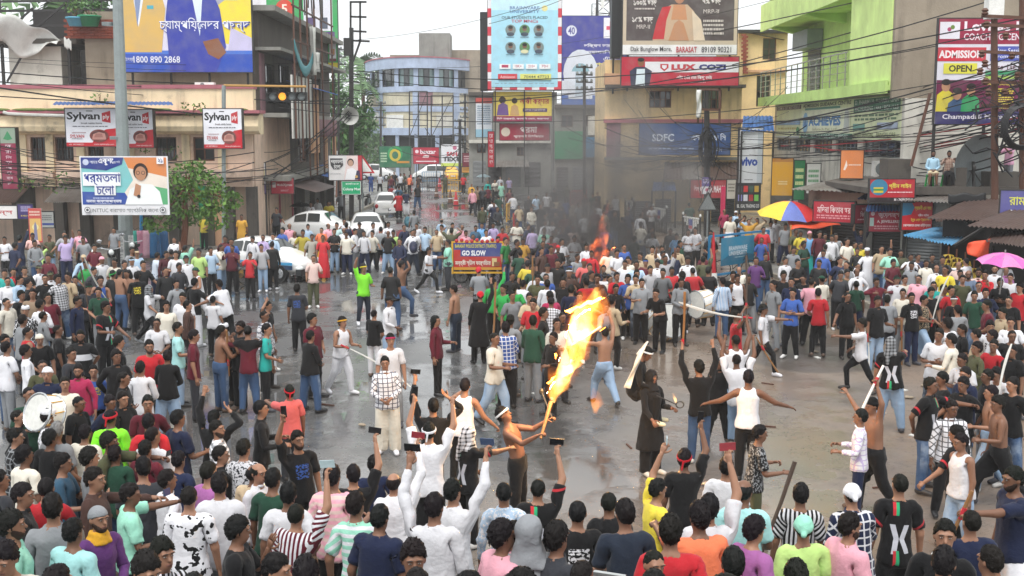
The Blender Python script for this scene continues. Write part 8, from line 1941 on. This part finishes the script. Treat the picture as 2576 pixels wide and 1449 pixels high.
# people who only show as heads between the others
_used = [(s[0], s[1]) for s in SPEC]
for x0, x1, y0, y1, n, md in ((0, 480, 650, 760, 11, 28), (1275, 1720, 590, 700, 26, 19), (1930, 2576, 640, 740, 16, 22), (1180, 1320, 470, 520, 8, 12), (1290, 1620, 480, 575, 34, 11), (1620, 1790, 555, 640, 10, 16), (1390, 1640, 455, 545, 16, 15), (2380, 2576, 700, 900, 9, 26), (0, 120, 700, 900, 4, 30), (980, 1060, 440, 470, 5, 8), (0, 2500, 1395, 1445, 8, 110), (0, 260, 1040, 1300, 5, 60), (2380, 2576, 1260, 1420, 2, 70), (0, 440, 780, 1000, 8, 40), (2330, 2576, 760, 960, 8, 38), (1270, 1560, 690, 800, 12, 26), (0, 560, 1000, 1200, 9, 55), (1960, 2250, 600, 660, 10, 18), (780, 1260, 556, 574, 9, 18), (0, 480, 590, 690, 8, 24)):
    k = 0
    for _ in range(n * 30):
        if k >= n: break
        x, y = pr.uniform(x0, x1), pr.uniform(y0, y1)
        if all(abs(x - a) > md or abs(y - b) > md * .55 for a, b in _used):
            _used.append((x, y)); k += 1; c = pr.choice('wwwwkkkkKrmnnblGeeiizds')
            SPEC.append([x, y, str(int((pr.choice((0, 0, 20, -20, 40, 180)) if y < 740 else pr.choice((60, 90, 20, 150)) if y < 1000 else pr.choice((110, 150, 170, 185))) * (-1 if x > 1900 else 1) + pr.uniform(-15, 15))), pr.choice('ttl') + c, 'p' + pr.choice('kkqjKe'), pr.choice(('dds', 'dds', 'ccs', 'xxs')) if c not in 'rn' else 'dds'])
def spot(x, y, h):
    p = gr(x, y, h)
    if p[1] < 13:
        d = ray(x, y); t = (h - CAM_H + 13 * .155) / (d[2] + .155 * d[1]); p = (d[0] * t, d[1] * t, h)
    return p
def gz(x, y):
    if y < 13: return (13 - y) * .155
    return .14 if (x > 11.5 and 20 < y < 37.6) or (x > 9.9 - (y - 38) * .078 and 38 <= y < 88) or (x < -10.2 and 48.4 < y < 120) else 0.
ACT = {'x': 'arms folded', 'P': 'arm raised high', 'f': 'filming', 'H': 'hands at head', 'h': 'hand on hip', 'w': 'arm stretched out', 'o': 'arms spread', 'O': 'arms up', 'u': 'arm raised', 'n': 'hand at chin'}
FARD = sorted(gr(s[0], s[1], 1.69)[1] for s in SPEC)[292]
HOLD = []; BYNAME = {}; pend = []
for i, s in enumerate(SPEC):
    x, y, fc, top, low, al, *ex = s; fc = float(fc); rr = random.Random(i * 7 + 3)
    kw = dict(h=rr.uniform(1.58, 1.75), girth=rr.uniform(.9, 1.1), lean=rr.uniform(-3, 6), twist=rr.uniform(-16, 16), hy=rr.uniform(-16, 16), hp=rr.uniform(-4, 8), side=rr.uniform(-5, 5), mirror=rr.random() < .5, seed=i)
    u = rr.random(); kw['skin_c'] = tuple(a + (b - a) * u for a, b in zip((.15, .072, .043), (.36, .19, .12)))
    hair = rr.choice(('hair', 'hair', 'mop', 'hair', 'crop', 'hair')); hc = tuple(v * rr.uniform(.7, 1.6) for v in PNT); props = []; hd = None; shoe = rr.choice(('#1a1a1c', '#2a2624', '#5a4a40', '#c8c8c6', '#3a3a40', '#1a1a1c')); hat = ''
    for e in ex:
        k, v = e[0], e[1:]
        if k == 'D': hd = (HG[v[0]][0], 'k' if v[0] == 'u' and len(v) > 2 else 'p', CC[v[1]][0], CC[v[2]][0] if len(v) > 2 else None); hat = CC[v[1]][1] + ' ' + HG[v[0]][1]
        elif k == 'h': hair = {'m': 'mop', 'c': 'crop', 'b': 'bald', 'l': 'longhair', 'u': 'bun', 'g': 'hair', 'n': None}[v]; hc = (.22, .22, .22) if v == 'g' else hc
        elif k == 'B': kw['beard'] = True
        elif k == 'S': kw['h'] = float(v); kw['kid'] = float(v) < 1.45
        elif k == 'L': kw['lean'] = float(v)
        elif k == 'P': kw['hp'] = float(v)
        elif k == 'G': kw['girth'] = float(v)
        elif k == 'O': shoe = CC[v][0]
        elif e.startswith('sc'): kw['scarf'] = CC[v[1]][0]
        elif k in 'fsk': props.append(e)
    if hd and hd[0] in ('turban', 'hood', 'bandana'): hair = 'crop' if hd[0] == 'bandana' else None
    if hd and hd[0] in ('cap', 'topi', 'skull') and hair in ('mop', 'bald'): hair = 'crop'
    T = None; td = 'bare-chested person'
    if top != '-':
        pt = top[2] if len(top) > 2 and top[2] in PD else 'p'; c2 = top[3] if len(top) > 3 else None
        T = (TT[top[0]][0], pt, CC[top[1]][0], CC[c2][0] if c2 else None); td = 'person in %s %s%s' % (CC[top[1]][1], (PD[pt] + ' ') if pt != 'p' else '', TT[top[0]][1] if pt != 'j' else 'shirt')
    dm = lambda c, s: tuple(min(1, (v * .95 + .05 * sum(srgb(c)) / 3) * s) for v in srgb(c)); T = T and (T[0], T[1], dm(T[2], rr.uniform(.8, 1.12)), dm(T[3], 1) if T[3] else None)
    lc = low[1]; Lw = (LT[low[0]], 'd' if lc in 'jJq' else 'p', CC[lc][0], None); ld = CC[lc][1] if lc in 'jJq' else CC[lc][1] + ' ' + {'h': 'shorts', 'k': 'skirt'}.get(low[0], 'trousers')
    p = spot(x, y, kw['h'] + .02); z = gz(p[0], p[1]); p = gr(x, y, kw['h'] + .02 + z) if p[1] > 13 else p; dep = p[1]
    lod = 2 if dep > FARD else 0 if dep < 15 else 1 if dep < 37 else 2
    act = 'holding up a phone' if any(q[0] == 'f' for q in props) and 'P' in al[:2] else 'holding a phone' if any(q[0] == 'f' for q in props) else 'with a sword' if any(q[0] == 's' for q in props) else 'with a stick' if any(q[0] == 'k' for q in props) else next((ACT[c] for c in al[:2] if c in ACT), '')
    place = min(LAND, key=lambda q: (q[0] - x) ** 2 + (q[1] - y) ** 2)[2]
    ori = 'seen from behind' if 120 < abs(fc) <= 240 else 'turned right' if 45 <= fc <= 120 else 'turned left' if -120 <= fc <= -45 else ''
    pend.append(dict(i=i, x=x, y=y, td=td, ld=ld, hat=hat, act=act, place=place, ori=ori))
    if T and T[0] == 'tee' and rr.random() < .35: T = ('polo',) + T[1:]
    if not props: al = ''.join(rr.choice('DDlkgcb') if c == 'd' and rr.random() < .42 else c for c in al[:2]) + (rr.choice('aan') if al[2] == 's' and rr.random() < .45 else al[2])
    kw.update(loc=p, face=fc, top=T, low=Lw, hair=hair, hair_c=hc, head=hd, arms=al[:2], legs=al[2], shoe=shoe, lod=lod, z=z, eyes=abs(fc) < 125, label='person')
    kw['merge'] = dep > FARD; inf = person(**kw); pend[-1]['o'] = inf['o']
    if inf['o']:
        for q in props: HOLD.append((q, inf, pend[-1]))
fv, ff, fc_ = [], [], []; n0 = 0
for V, F, c in FAR: fv.append(V); ff.append(F); fc_ += [tuple(c[:3])] * len(F[1])
t = newmat('far_crowd'); t.col(t.new('ShaderNodeVertexColor', layer_name='Col').outputs[0]); t.rough(.8)
o = bpy.data.objects.new('distant_crowd', np_mesh('distant_crowd', np.concatenate(fv), fcat(ff, [len(v) for v in fv]), MATS['far_crowd'], None, fc_)); COL.objects.link(o); tag(o, 'far onlookers packed along the street and behind the front rows', 'crowd', None, 'stuff')
def words16(*parts): return ' '.join(w for p in parts if p for w in p.split())
def level(d, n):
    q = [d['td']]
    if d['hat']: q.append('and ' + d['hat'])
    if n >= 1 and d['act']: q.append(d['act'])
    if n >= 2 and d['ori'] and not d['act']: q.append(d['ori'])
    q.append(d['place'])
    s = words16(*q)
    if n >= 3: s = s.replace(' in ', ' in ', 1).replace(d['td'], d['td'] + ' and ' + d['ld'] if not d['hat'] else d['td'] + ', ' + d['ld'], 1)
    return ' '.join(s.split()[:16])
pend = [d for d in pend if d['o']]; todo = pend
for n in range(4):
    by = {}
    for d in todo: by.setdefault(level(d, n), []).append(d)
    nxt = []
    for k, v in by.items():
        if len(v) == 1: v[0]['lab'] = k
        else: nxt += v
    todo = nxt
by = {}
for d in todo: by.setdefault(level(d, 1), []).append(d)
for k, v in by.items():
    v.sort(key=lambda d: d['x'])
    for j, d in enumerate(v): d['lab'] = ' '.join((('%s, ' % (ORD[min(j, 7)] if len(v) > 2 else ('left one', 'right one')[min(j, 1)])) + k).split()[:16])
for d in pend: d['o']['label'] = d['lab']; d['o']['group'] = 'people in the crowd'
# ---- things they hold
flat('phone_black', '#17181b', .2); flat('phone_blue', '#3a4a68', .25); flat('phone_red', '#8a3038', .25); flat('phone_pale', '#a9bcc0', .2); flat('blade', '#b9bcb8', .35, .4); flat('blade_white', '#d9d9d4', .5); flat('blade_dark', '#4a3a30', .6); flat('stick_wood', '#8a6238', .6); flat('cloth_red', '#b01f2e', .7)
def place_dir(o, p, d):
    o.location = p; o.rotation_mode = 'QUATERNION'; o.rotation_quaternion = Vector((0, 0, 1)).rotation_difference(d.normalized())
ph_n = 0
pm = {}
for c in ('black', 'blue', 'red', 'pale'):
    m = MB(); m.box(-.083, .083, -.006, .006, -.04, .04); m.box(-.078, .078, -.0085, -.006, -.036, .036); m.lathe([(.0, .008), (.012, .009), (.012, .006)], 8, (-.06, 0, .02), None, 1); pm[c] = m.mesh('phone', 'phone_' + c)
def sword_mesh(L, dark):
    m = MB(); vs = []; K = 10
    for i in range(K + 1):
        u = i / K; w = .016 + .026 * u * (1 - .8 * max(0, u - .75) / .25); bx = .13 * u * u * L; z = .06 + u * (L - .06)
        vs += [(bx - w, 0, z), (bx, .006, z), (bx + w * (.4 if u < .95 else 0), 0, z), (bx, -.006, z)]
    m.add(vs, [(i * 4 + j, i * 4 + (j + 1) % 4, i * 4 + 4 + (j + 1) % 4, i * 4 + 4 + j) for i in range(K) for j in range(4)])
    return m
for q, inf, d in HOLD:
    sd = q[1]; p, fd = inf[sd]; who = d['lab']; who = who.replace('person in ', '').replace('bare-chested person', 'bare chest'); who = ' '.join(who.split()[:9])
    if q[0] == 'f':
        o = bpy.data.objects.new('phone', pm[('black', 'black', 'blue', 'black', 'black', 'pale', 'black', 'red')[ph_n % 8]]); ph_n += 1; COL.objects.link(o); f = inf['fwd']; o.location = p + Vector((0, 0, .06)) + f * .02; o.rotation_euler = (rng.uniform(-.2, .2), rng.uniform(-.15, .15) if ph_n % 5 else 1.5, math.atan2(f.y, f.x) + math.pi / 2 + rng.uniform(-.3, .3)); o.scale = (.84,) * 3
        tag(o, ' '.join(('phone held by ' + who).split()[:15]), 'phone', 'phones held up in the crowd')
    else:
        a = [float(v) for v in q[2:].split(',')]; dv = Vector((a[0], rng.uniform(-.15, .15), a[1])); L_ = a[2]
        nm = 'sword' if q[0] == 's' else 'stick'; t = thing(nm, ' '.join((('long curved blade held by ' if nm == 'sword' else 'wooden stick held by ') + who).split()[:15]), nm, p, 0, 'swords and sticks in the crowd')
        if nm == 'sword': sword_mesh(L_, False).build('blade', 'blade_white' if d['y'] > 700 else 'blade', t); MB().tube([(0, 0, -.12), (0, 0, .07)], .018, 6).build('grip', 'cloth_red', t); MB().box(-.07, .07, -.02, .02, .06, .075).build('guard', 'chrome', t)
        else: MB().tube([(0, 0, -L_ * .3), (.01, 0, L_ * .3), (0, 0, L_ * .7)], [.017, .019, .022], 6).build('shaft', rng.choice(('stick_wood', 'blade_dark', 'blade_dark', 'white_paint')), t); MB().tube([(0, 0, -.06), (0, 0, .06)], .024, 6).build('wrapping', 'cloth_red', t)
        place_dir(t, p, dv)
# ---- people with special places
def special(label, loc, **k):
    k.setdefault('skin_c', (.19, .09, .055)); i = person(loc, label=label, **k); i['o']['group'] = 'people in the crowd'; return i
W_ = ('tee', 'p')
fb = gr(1302, 1022, 1.66)
i = special('bare-chested fire-breather in white headband leaning back with two torches', fb, face=75, h=1.68, top=None, low=('pants', 'p', '#141416', None), head=('band', 'p', '#e2e2e2'), arms=(((.15, .9, -.1), (-.1, .75, .5), 1), ((.3, .8, -.35), (.1, .75, .45), 1)), legs='a', lean=-16, hp=-22, hy=0, lod=0, shoe='#c88a90')
for sd, pe, lb in (('L', (1362, 985), 'thin wire torch in the fire-breather\'s far hand'), ('R', (1387, 1008), 'burning wooden torch in the fire-breather\'s near hand')):
    p = i[sd][0]; e = Vector(at(*pe, p.y + .35)); t = thing('torch', lb, 'torch', p); MB().tube([(p - e) * .15, e - p], [.012, .012] if sd == 'L' else [.018, .03], 6).build('handle', 'metal_dark' if sd == 'L' else 'stick_wood', t); MB().ell(e - p, (.035, .035, .05), 8, 5).build('wick', 'metal_dark', t)
TORCH = Vector(at(1390, 1010, i['R'][0].y + .35))
cb = gr(1640, 934, 1.64)
special('masked person in black tunic carrying another on the shoulders', cb, face=35, h=1.66, top=('kurta', 'p', '#141416', None), low=('loosepants', 'p', '#141416', None), head=('turban', 'p', '#17171a', None), hair=None, arms='gs', legs='s', lod=0, shoe='#b8b8b4')
i2 = special('person in black with trailing white scarf riding on the shoulders of another', (cb[0] - .26, cb[1] + .12), face=75, h=1.6, z=.8, top=('long', 'p', '#141416', None), low=('pants', 'p', '#141416', None), head=('band', 'p', '#e4e4e4'), arms='cc', legs='t', lean=16, hp=25, lod=0, shoe='#cfc8a8')
t = thing('white_scarf', 'long white scarf trailing down the back of the rider in black', 'scarf', (cb[0], cb[1], 0)); bentsheet(t, 'cloth', 'pvc', lambda u, v: (-.1 - .3 * v ** .8 + (u - .5) * (.04 + .06 * v), -.2 + .04 * math.sin(v * 8 + u * 3), 2.14 - .72 * v), 3, 12)
t = thing('hoop_torch', 'small wire ring torch held by the masked person', 'torch', at(1652, 995, cb[1] - .3)); e = Vector(at(1702, 1018, cb[1] - .3)) - t.location; MB().tube([(0, 0, 0), e], .009, 5).tube([e + Vector((.06 * math.cos(a) + .05, 0, .05 * math.sin(a))) for a in np.linspace(0, 6.28, 13)[:-1]], .01, 5, closed=True).build('ring_handle', 'metal_dark', t)
zr_ = RF
for x, y, Y, kw in ((2344, 418, 41.2, dict(label='bearded person in light blue shirt seated on the kiosk roof', top=('long', 'p', '#a8cbe0', None), low=('shorts', 'p', '#c9b99a', None), arms='cc', beard=True)), (2384, 422, 41, dict(label='person in brown plaid shirt seated on a green stool filming', top=('long', 'k', '#b8a090', '#6a4038'), low=('pants', 'p', '#17171a', None), arms='ff', beard=True))):
    p = at(x, 470, Y); i = special(kw.pop('label'), (p[0], Y), face=-15, h=1.66, legs='t', z=zr_, lod=1, shoe='#3a2e28', **kw); stool('green plastic stool under %s' % ('the bearded sitter' if x < 2360 else 'the plaid-shirted sitter'), (p[0], Y + .1, zr_))
p = at(2534, 470, 40.6); i = special('person in pale pink shirt filming from the roof beside the dish', (p[0], 40.6), face=-70, h=1.7, z=zr_, top=('tee', 'p', '#dba4c0', None), low=('pants', 'p', '#77797e', None), arms='ff', lod=1)
# ---- drums, bags, camera
def drum(label, p, r, w, rz, tilt, shell='white_paint', head_='tarp_white'):
    t = thing('drum', label, 'drum', p); t.rotation_euler = (R(tilt), 0, R(rz)); MB().lathe([(r, -w / 2), (r, w / 2)], 24, (0, 0, 0), None, 1).build('shell', shell, t, smooth=True); MB().lathe([(.0, -w / 2 - .004), (r * .97, -w / 2 - .004)], 24, (0, 0, 0), None, 1).build('front_skin', head_, t); MB().lathe([(.0, w / 2 + .004), (r * .97, w / 2 + .004)], 24, (0, 0, 0), None, 1).build('back_skin', head_, t)
    for y in (-w / 2, w / 2): MB().tube([(r * 1.02 * math.cos(a), y, r * 1.02 * math.sin(a)) for a in np.linspace(0, 6.283, 25)[:-1]], .018, 5, closed=True).build('hoop', 'chrome', t)
    for k in range(10): a = k * .628; MB().tube([(r * 1.03 * math.cos(a), -w / 2, r * 1.03 * math.sin(a)), (r * 1.03 * math.cos(a + .3), w / 2, r * 1.03 * math.sin(a + .3))], .008, 4).build('tension_cord', 'yellow_paint', t)
flat('drum_gold', '#c9b06a', .4)
p = gr(1678, 858); drum('big white bass drum lying on the road among the drummers', (p[0], p[1] + .1, .45), .44, .45, 22, -24); p = at(1600, 790, 29.5); drum('drum with gold shell slung on a drummer', p, .34, .45, 18, -16, 'drum_gold'); p = at(1765, 765, 29.6); drum('white drum hidden behind the black-shirted back', p, .36, .4, -60, 0); p = at(112, 1040, 15.); drum('white drum carried in the left foreground', p, .25, .24, -30, -20); p = at(1405, 790, 29.2); drum('pale drum in the thick of the crowd', p, .3, .35, 20, -20)
def bag(label, x, y, Y, col, s=.42, rz=0):
    t = thing('backpack', label, 'backpack', at(x, y, Y), rz); m = MB(); m.ell((0, 0, 0), (s * .38, s * .24, s * .55), 10, 7); m.build('sack', flat('bag_' + col.strip('#'), col, .7), t, smooth=True); MB().ell((0, -.1, -s * .15), (s * .26, s * .12, s * .25), 8, 6).build('pocket', MATS['bag_' + col.strip('#')], t, smooth=True)
    for sx in (-1, 1): MB().tube([(sx * s * .2, .06, s * .4), (sx * s * .26, .2, s * .55), (sx * s * .24, .3, s * .1), (sx * s * .2, .08, -s * .35)], .02, 4).build('strap', 'black_rubber', t)
bag('blue grey backpack worn on the chest by a man in white', 1040, 622, 42.2, '#2c3048'); bag('teal backpack on the woman walking up the street', 1026, 558, 57, '#3a6a78', .5); 
t = thing('camera', 'dark camera hanging in the hand of the photographer in pink', 'camera', at(780, 680, 38.2)); MB().box(-.08, .08, -.03, .03, -.05, .05).build('camera_body', 'black_rubber', t); MB().lathe([(.0, -.13), (.04, -.13), (.045, -.03)], 12, (0, 0, 0), None, 1).build('lens', 'black_rubber', t)
# ================================================================= fire and smoke
def flame_mat(name, strength, scale, thr, tint, dens=0.):
    t = newmat(name); t.n.remove(t.b); out = t.n['Material Output']; v = t.obj()
    n = t.noise(scale, 4, v, .62); n2 = t.noise(scale * .45, 3, v, .5)
    f = t.math('MULTIPLY', t.ramp(n, thr, thr + .16), t.ramp(n2, .3, .62)); f2 = t.math('POWER', f, 2.2)
    em = t.new('ShaderNodeEmission'); t.link(t.mix(f2, tint[0], tint[1]), em.inputs[0]); t.link(t.math('MULTIPLY', t.math('ADD', t.math('MULTIPLY', f, .25), f2), strength), em.inputs[1])
    t.link(em.outputs[0], out.inputs['Volume']); return t.m
flame_mat('flame_core', 34, 4.6, .3, ((1, .36, .04), (1, .7, .26))); flame_mat('flame_edge', 4.5, 3.2, .33, ((1, .2, .015), (1, .34, .04))); flame_mat('flame_red', 5., 3.0, .42, ((1, .12, .02), (1, .28, .06)))
def blob(pts, name, mat, parent, seed, n=26, m=16, lump=.3):
    """closed billowing tongue round a spine of (x, y, z, radius)"""
    r = np.random.default_rng(seed); P = np.array(pts, float); k = len(P); ts = np.linspace(0, 1, n); q = np.stack([np.interp(ts * (k - 1), np.arange(k), P[:, i]) for i in range(4)], 1); ph = r.uniform(0, 6.28, 8); M = MB(); vs = []
    for i in range(n):
        for j in range(m):
            a = 2 * math.pi * j / m; rad = q[i, 3] * (1 + lump * (.5 * math.sin(3 * a + ph[0] + i * .5) + .4 * math.sin(5 * a - i * .8 + ph[1]) + .5 * math.sin(i * .9 + 2 * a + ph[2]))); vs.append((q[i, 0] + rad * math.cos(a), q[i, 1] + rad * .8 * math.sin(a), q[i, 2] + .35 * rad * math.sin(2 * a + i)))
    M.add(vs, [(i * m + j, i * m + (j + 1) % m, (i + 1) * m + (j + 1) % m, (i + 1) * m + j) for i in range(n - 1) for j in range(m)] + [tuple(range(m - 1, -1, -1)), tuple(range((n - 1) * m, n * m))]); return M.build(name, mat, parent, smooth=True)
t = thing('fire_plume', 'towering yellow and orange fire plume blown by the fire-breather', 'flame', TORCH); L = TORCH; Yf = L.y
def FP(x, y, r, dy=0): p = Vector(at(x, y, Yf + dy)) - L; return (p.x, p.y, p.z, r)
blob([FP(1392, 1012, .03), FP(1394, 990, .09), FP(1410, 958, .13, .1), FP(1438, 915, .14, .2), FP(1448, 870, .16, .3), FP(1462, 830, .21, .35), FP(1480, 785, .2, .4), FP(1494, 755, .11, .45), FP(1502, 722, .03, .5)], 'inner_flame', 'flame_core', t, 3)
blob([FP(1392, 1012, .04), FP(1394, 985, .14), FP(1412, 950, .19, .1), FP(1440, 905, .21, .2), FP(1452, 860, .24, .3), FP(1468, 815, .3, .35), FP(1486, 768, .28, .4), FP(1500, 735, .15, .45), FP(1516, 706, .03, .5)], 'outer_flame', 'flame_edge', t, 4)
pl = bpy.data.lights.new('flame_glow', 'POINT'); pl.energy = 260; pl.color = (1, .55, .18); pl.shadow_soft_size = .45; po = bpy.data.objects.new('flame_glow', pl); COL.objects.link(po); po.parent = t; po.location = FP(1440, 880, 0)[:3]
b = Vector(at(1508, 665, 36)); t = thing('rising_flame', 'red orange flame licking up out of the smoky crowd', 'flame', b)
def FQ(x, y, r): p = Vector(at(x, y, 36)) - b; return (p.x, p.y, p.z, r)
blob([FQ(1520, 672, .1), FQ(1512, 650, .3), FQ(1505, 625, .28), FQ(1512, 600, .2), FQ(1516, 572, .16), FQ(1522, 545, .1), FQ(1530, 512, .02)], 'tongue', 'flame_red', t, 8); blob([FQ(1550, 640, .03), FQ(1545, 628, .14), FQ(1552, 615, .03)], 'small_tongue', 'flame_red', t, 9, 10, 10)
p = at(1498, 1002, Yf + .9); t = thing('dripping_flame', 'small burning drops falling beside the running legs', 'flame', p); blob([(0, 0, -.22, .03), (.02, 0, -.08, .09), (0, 0, .05, .08), (-.03, 0, .15, .02)], 'tongue', 'flame_edge', t, 5, 12, 10)
p = at(1697, 1000, cb[1] - .3); t = thing('ring_flame', 'small flame on the wire ring torch', 'flame', p); blob([(.02, 0, -.08, .012), (.01, 0, -.02, .03), (-.03, 0, .07, .01)], 'tongue', 'flame_core', t, 6, 8, 8)
def smoke_mat():
    t = newmat('smoke'); t.n.remove(t.b); out = t.n['Material Output']; v = t.obj(); n = t.noise(.55, 5, v, .6); n2 = t.noise(1.6, 4, v, .6)
    g = t.new('ShaderNodeTexGradient', gradient_type='SPHERICAL'); mp = t.new('ShaderNodeMapping'); mp.inputs['Scale'].default_value = (1 / 4., 1 / 2.8, 1 / 4.4); t.link(v, mp.inputs[0]); t.link(mp.outputs[0], g.inputs[0])
    d = t.math('MULTIPLY', t.ramp(t.math('ADD', t.math('MULTIPLY', n, .65), t.math('MULTIPLY', n2, .35)), .4, .68), t.ramp(g.outputs['Fac'], .0, .55))
    pv = t.new('ShaderNodeVolumePrincipled'); pv.inputs['Color'].default_value = (.36, .345, .34, 1); t.link(t.math('MULTIPLY', d, 1.4), pv.inputs['Density']); t.link(pv.outputs[0], out.inputs['Volume'])
smoke_mat()
m = MB(); m.ell((0, 0, 0), (4., 2.8, 4.4), 20, 12); o = m.build('smoke', 'smoke', None, at(1525, 505, 40)); tag(o, 'dark smoke drifting up from the crowd across the yellow building', 'smoke', None, 'stuff')
# ---- damp air over the junction
t = newmat('damp_air'); t.n.remove(t.b); pv = t.new('ShaderNodeVolumePrincipled'); pv.inputs['Color'].default_value = (.95, .96, .97, 1); pv.inputs['Density'].default_value = .0008; t.link(pv.outputs[0], t.n['Material Output'].inputs['Volume'])
m = MB(); m.box(-200, 200, -20, 330, -1, 26); o = m.build('haze', 'damp_air', None); tag(o, None, None, None, 'stuff')
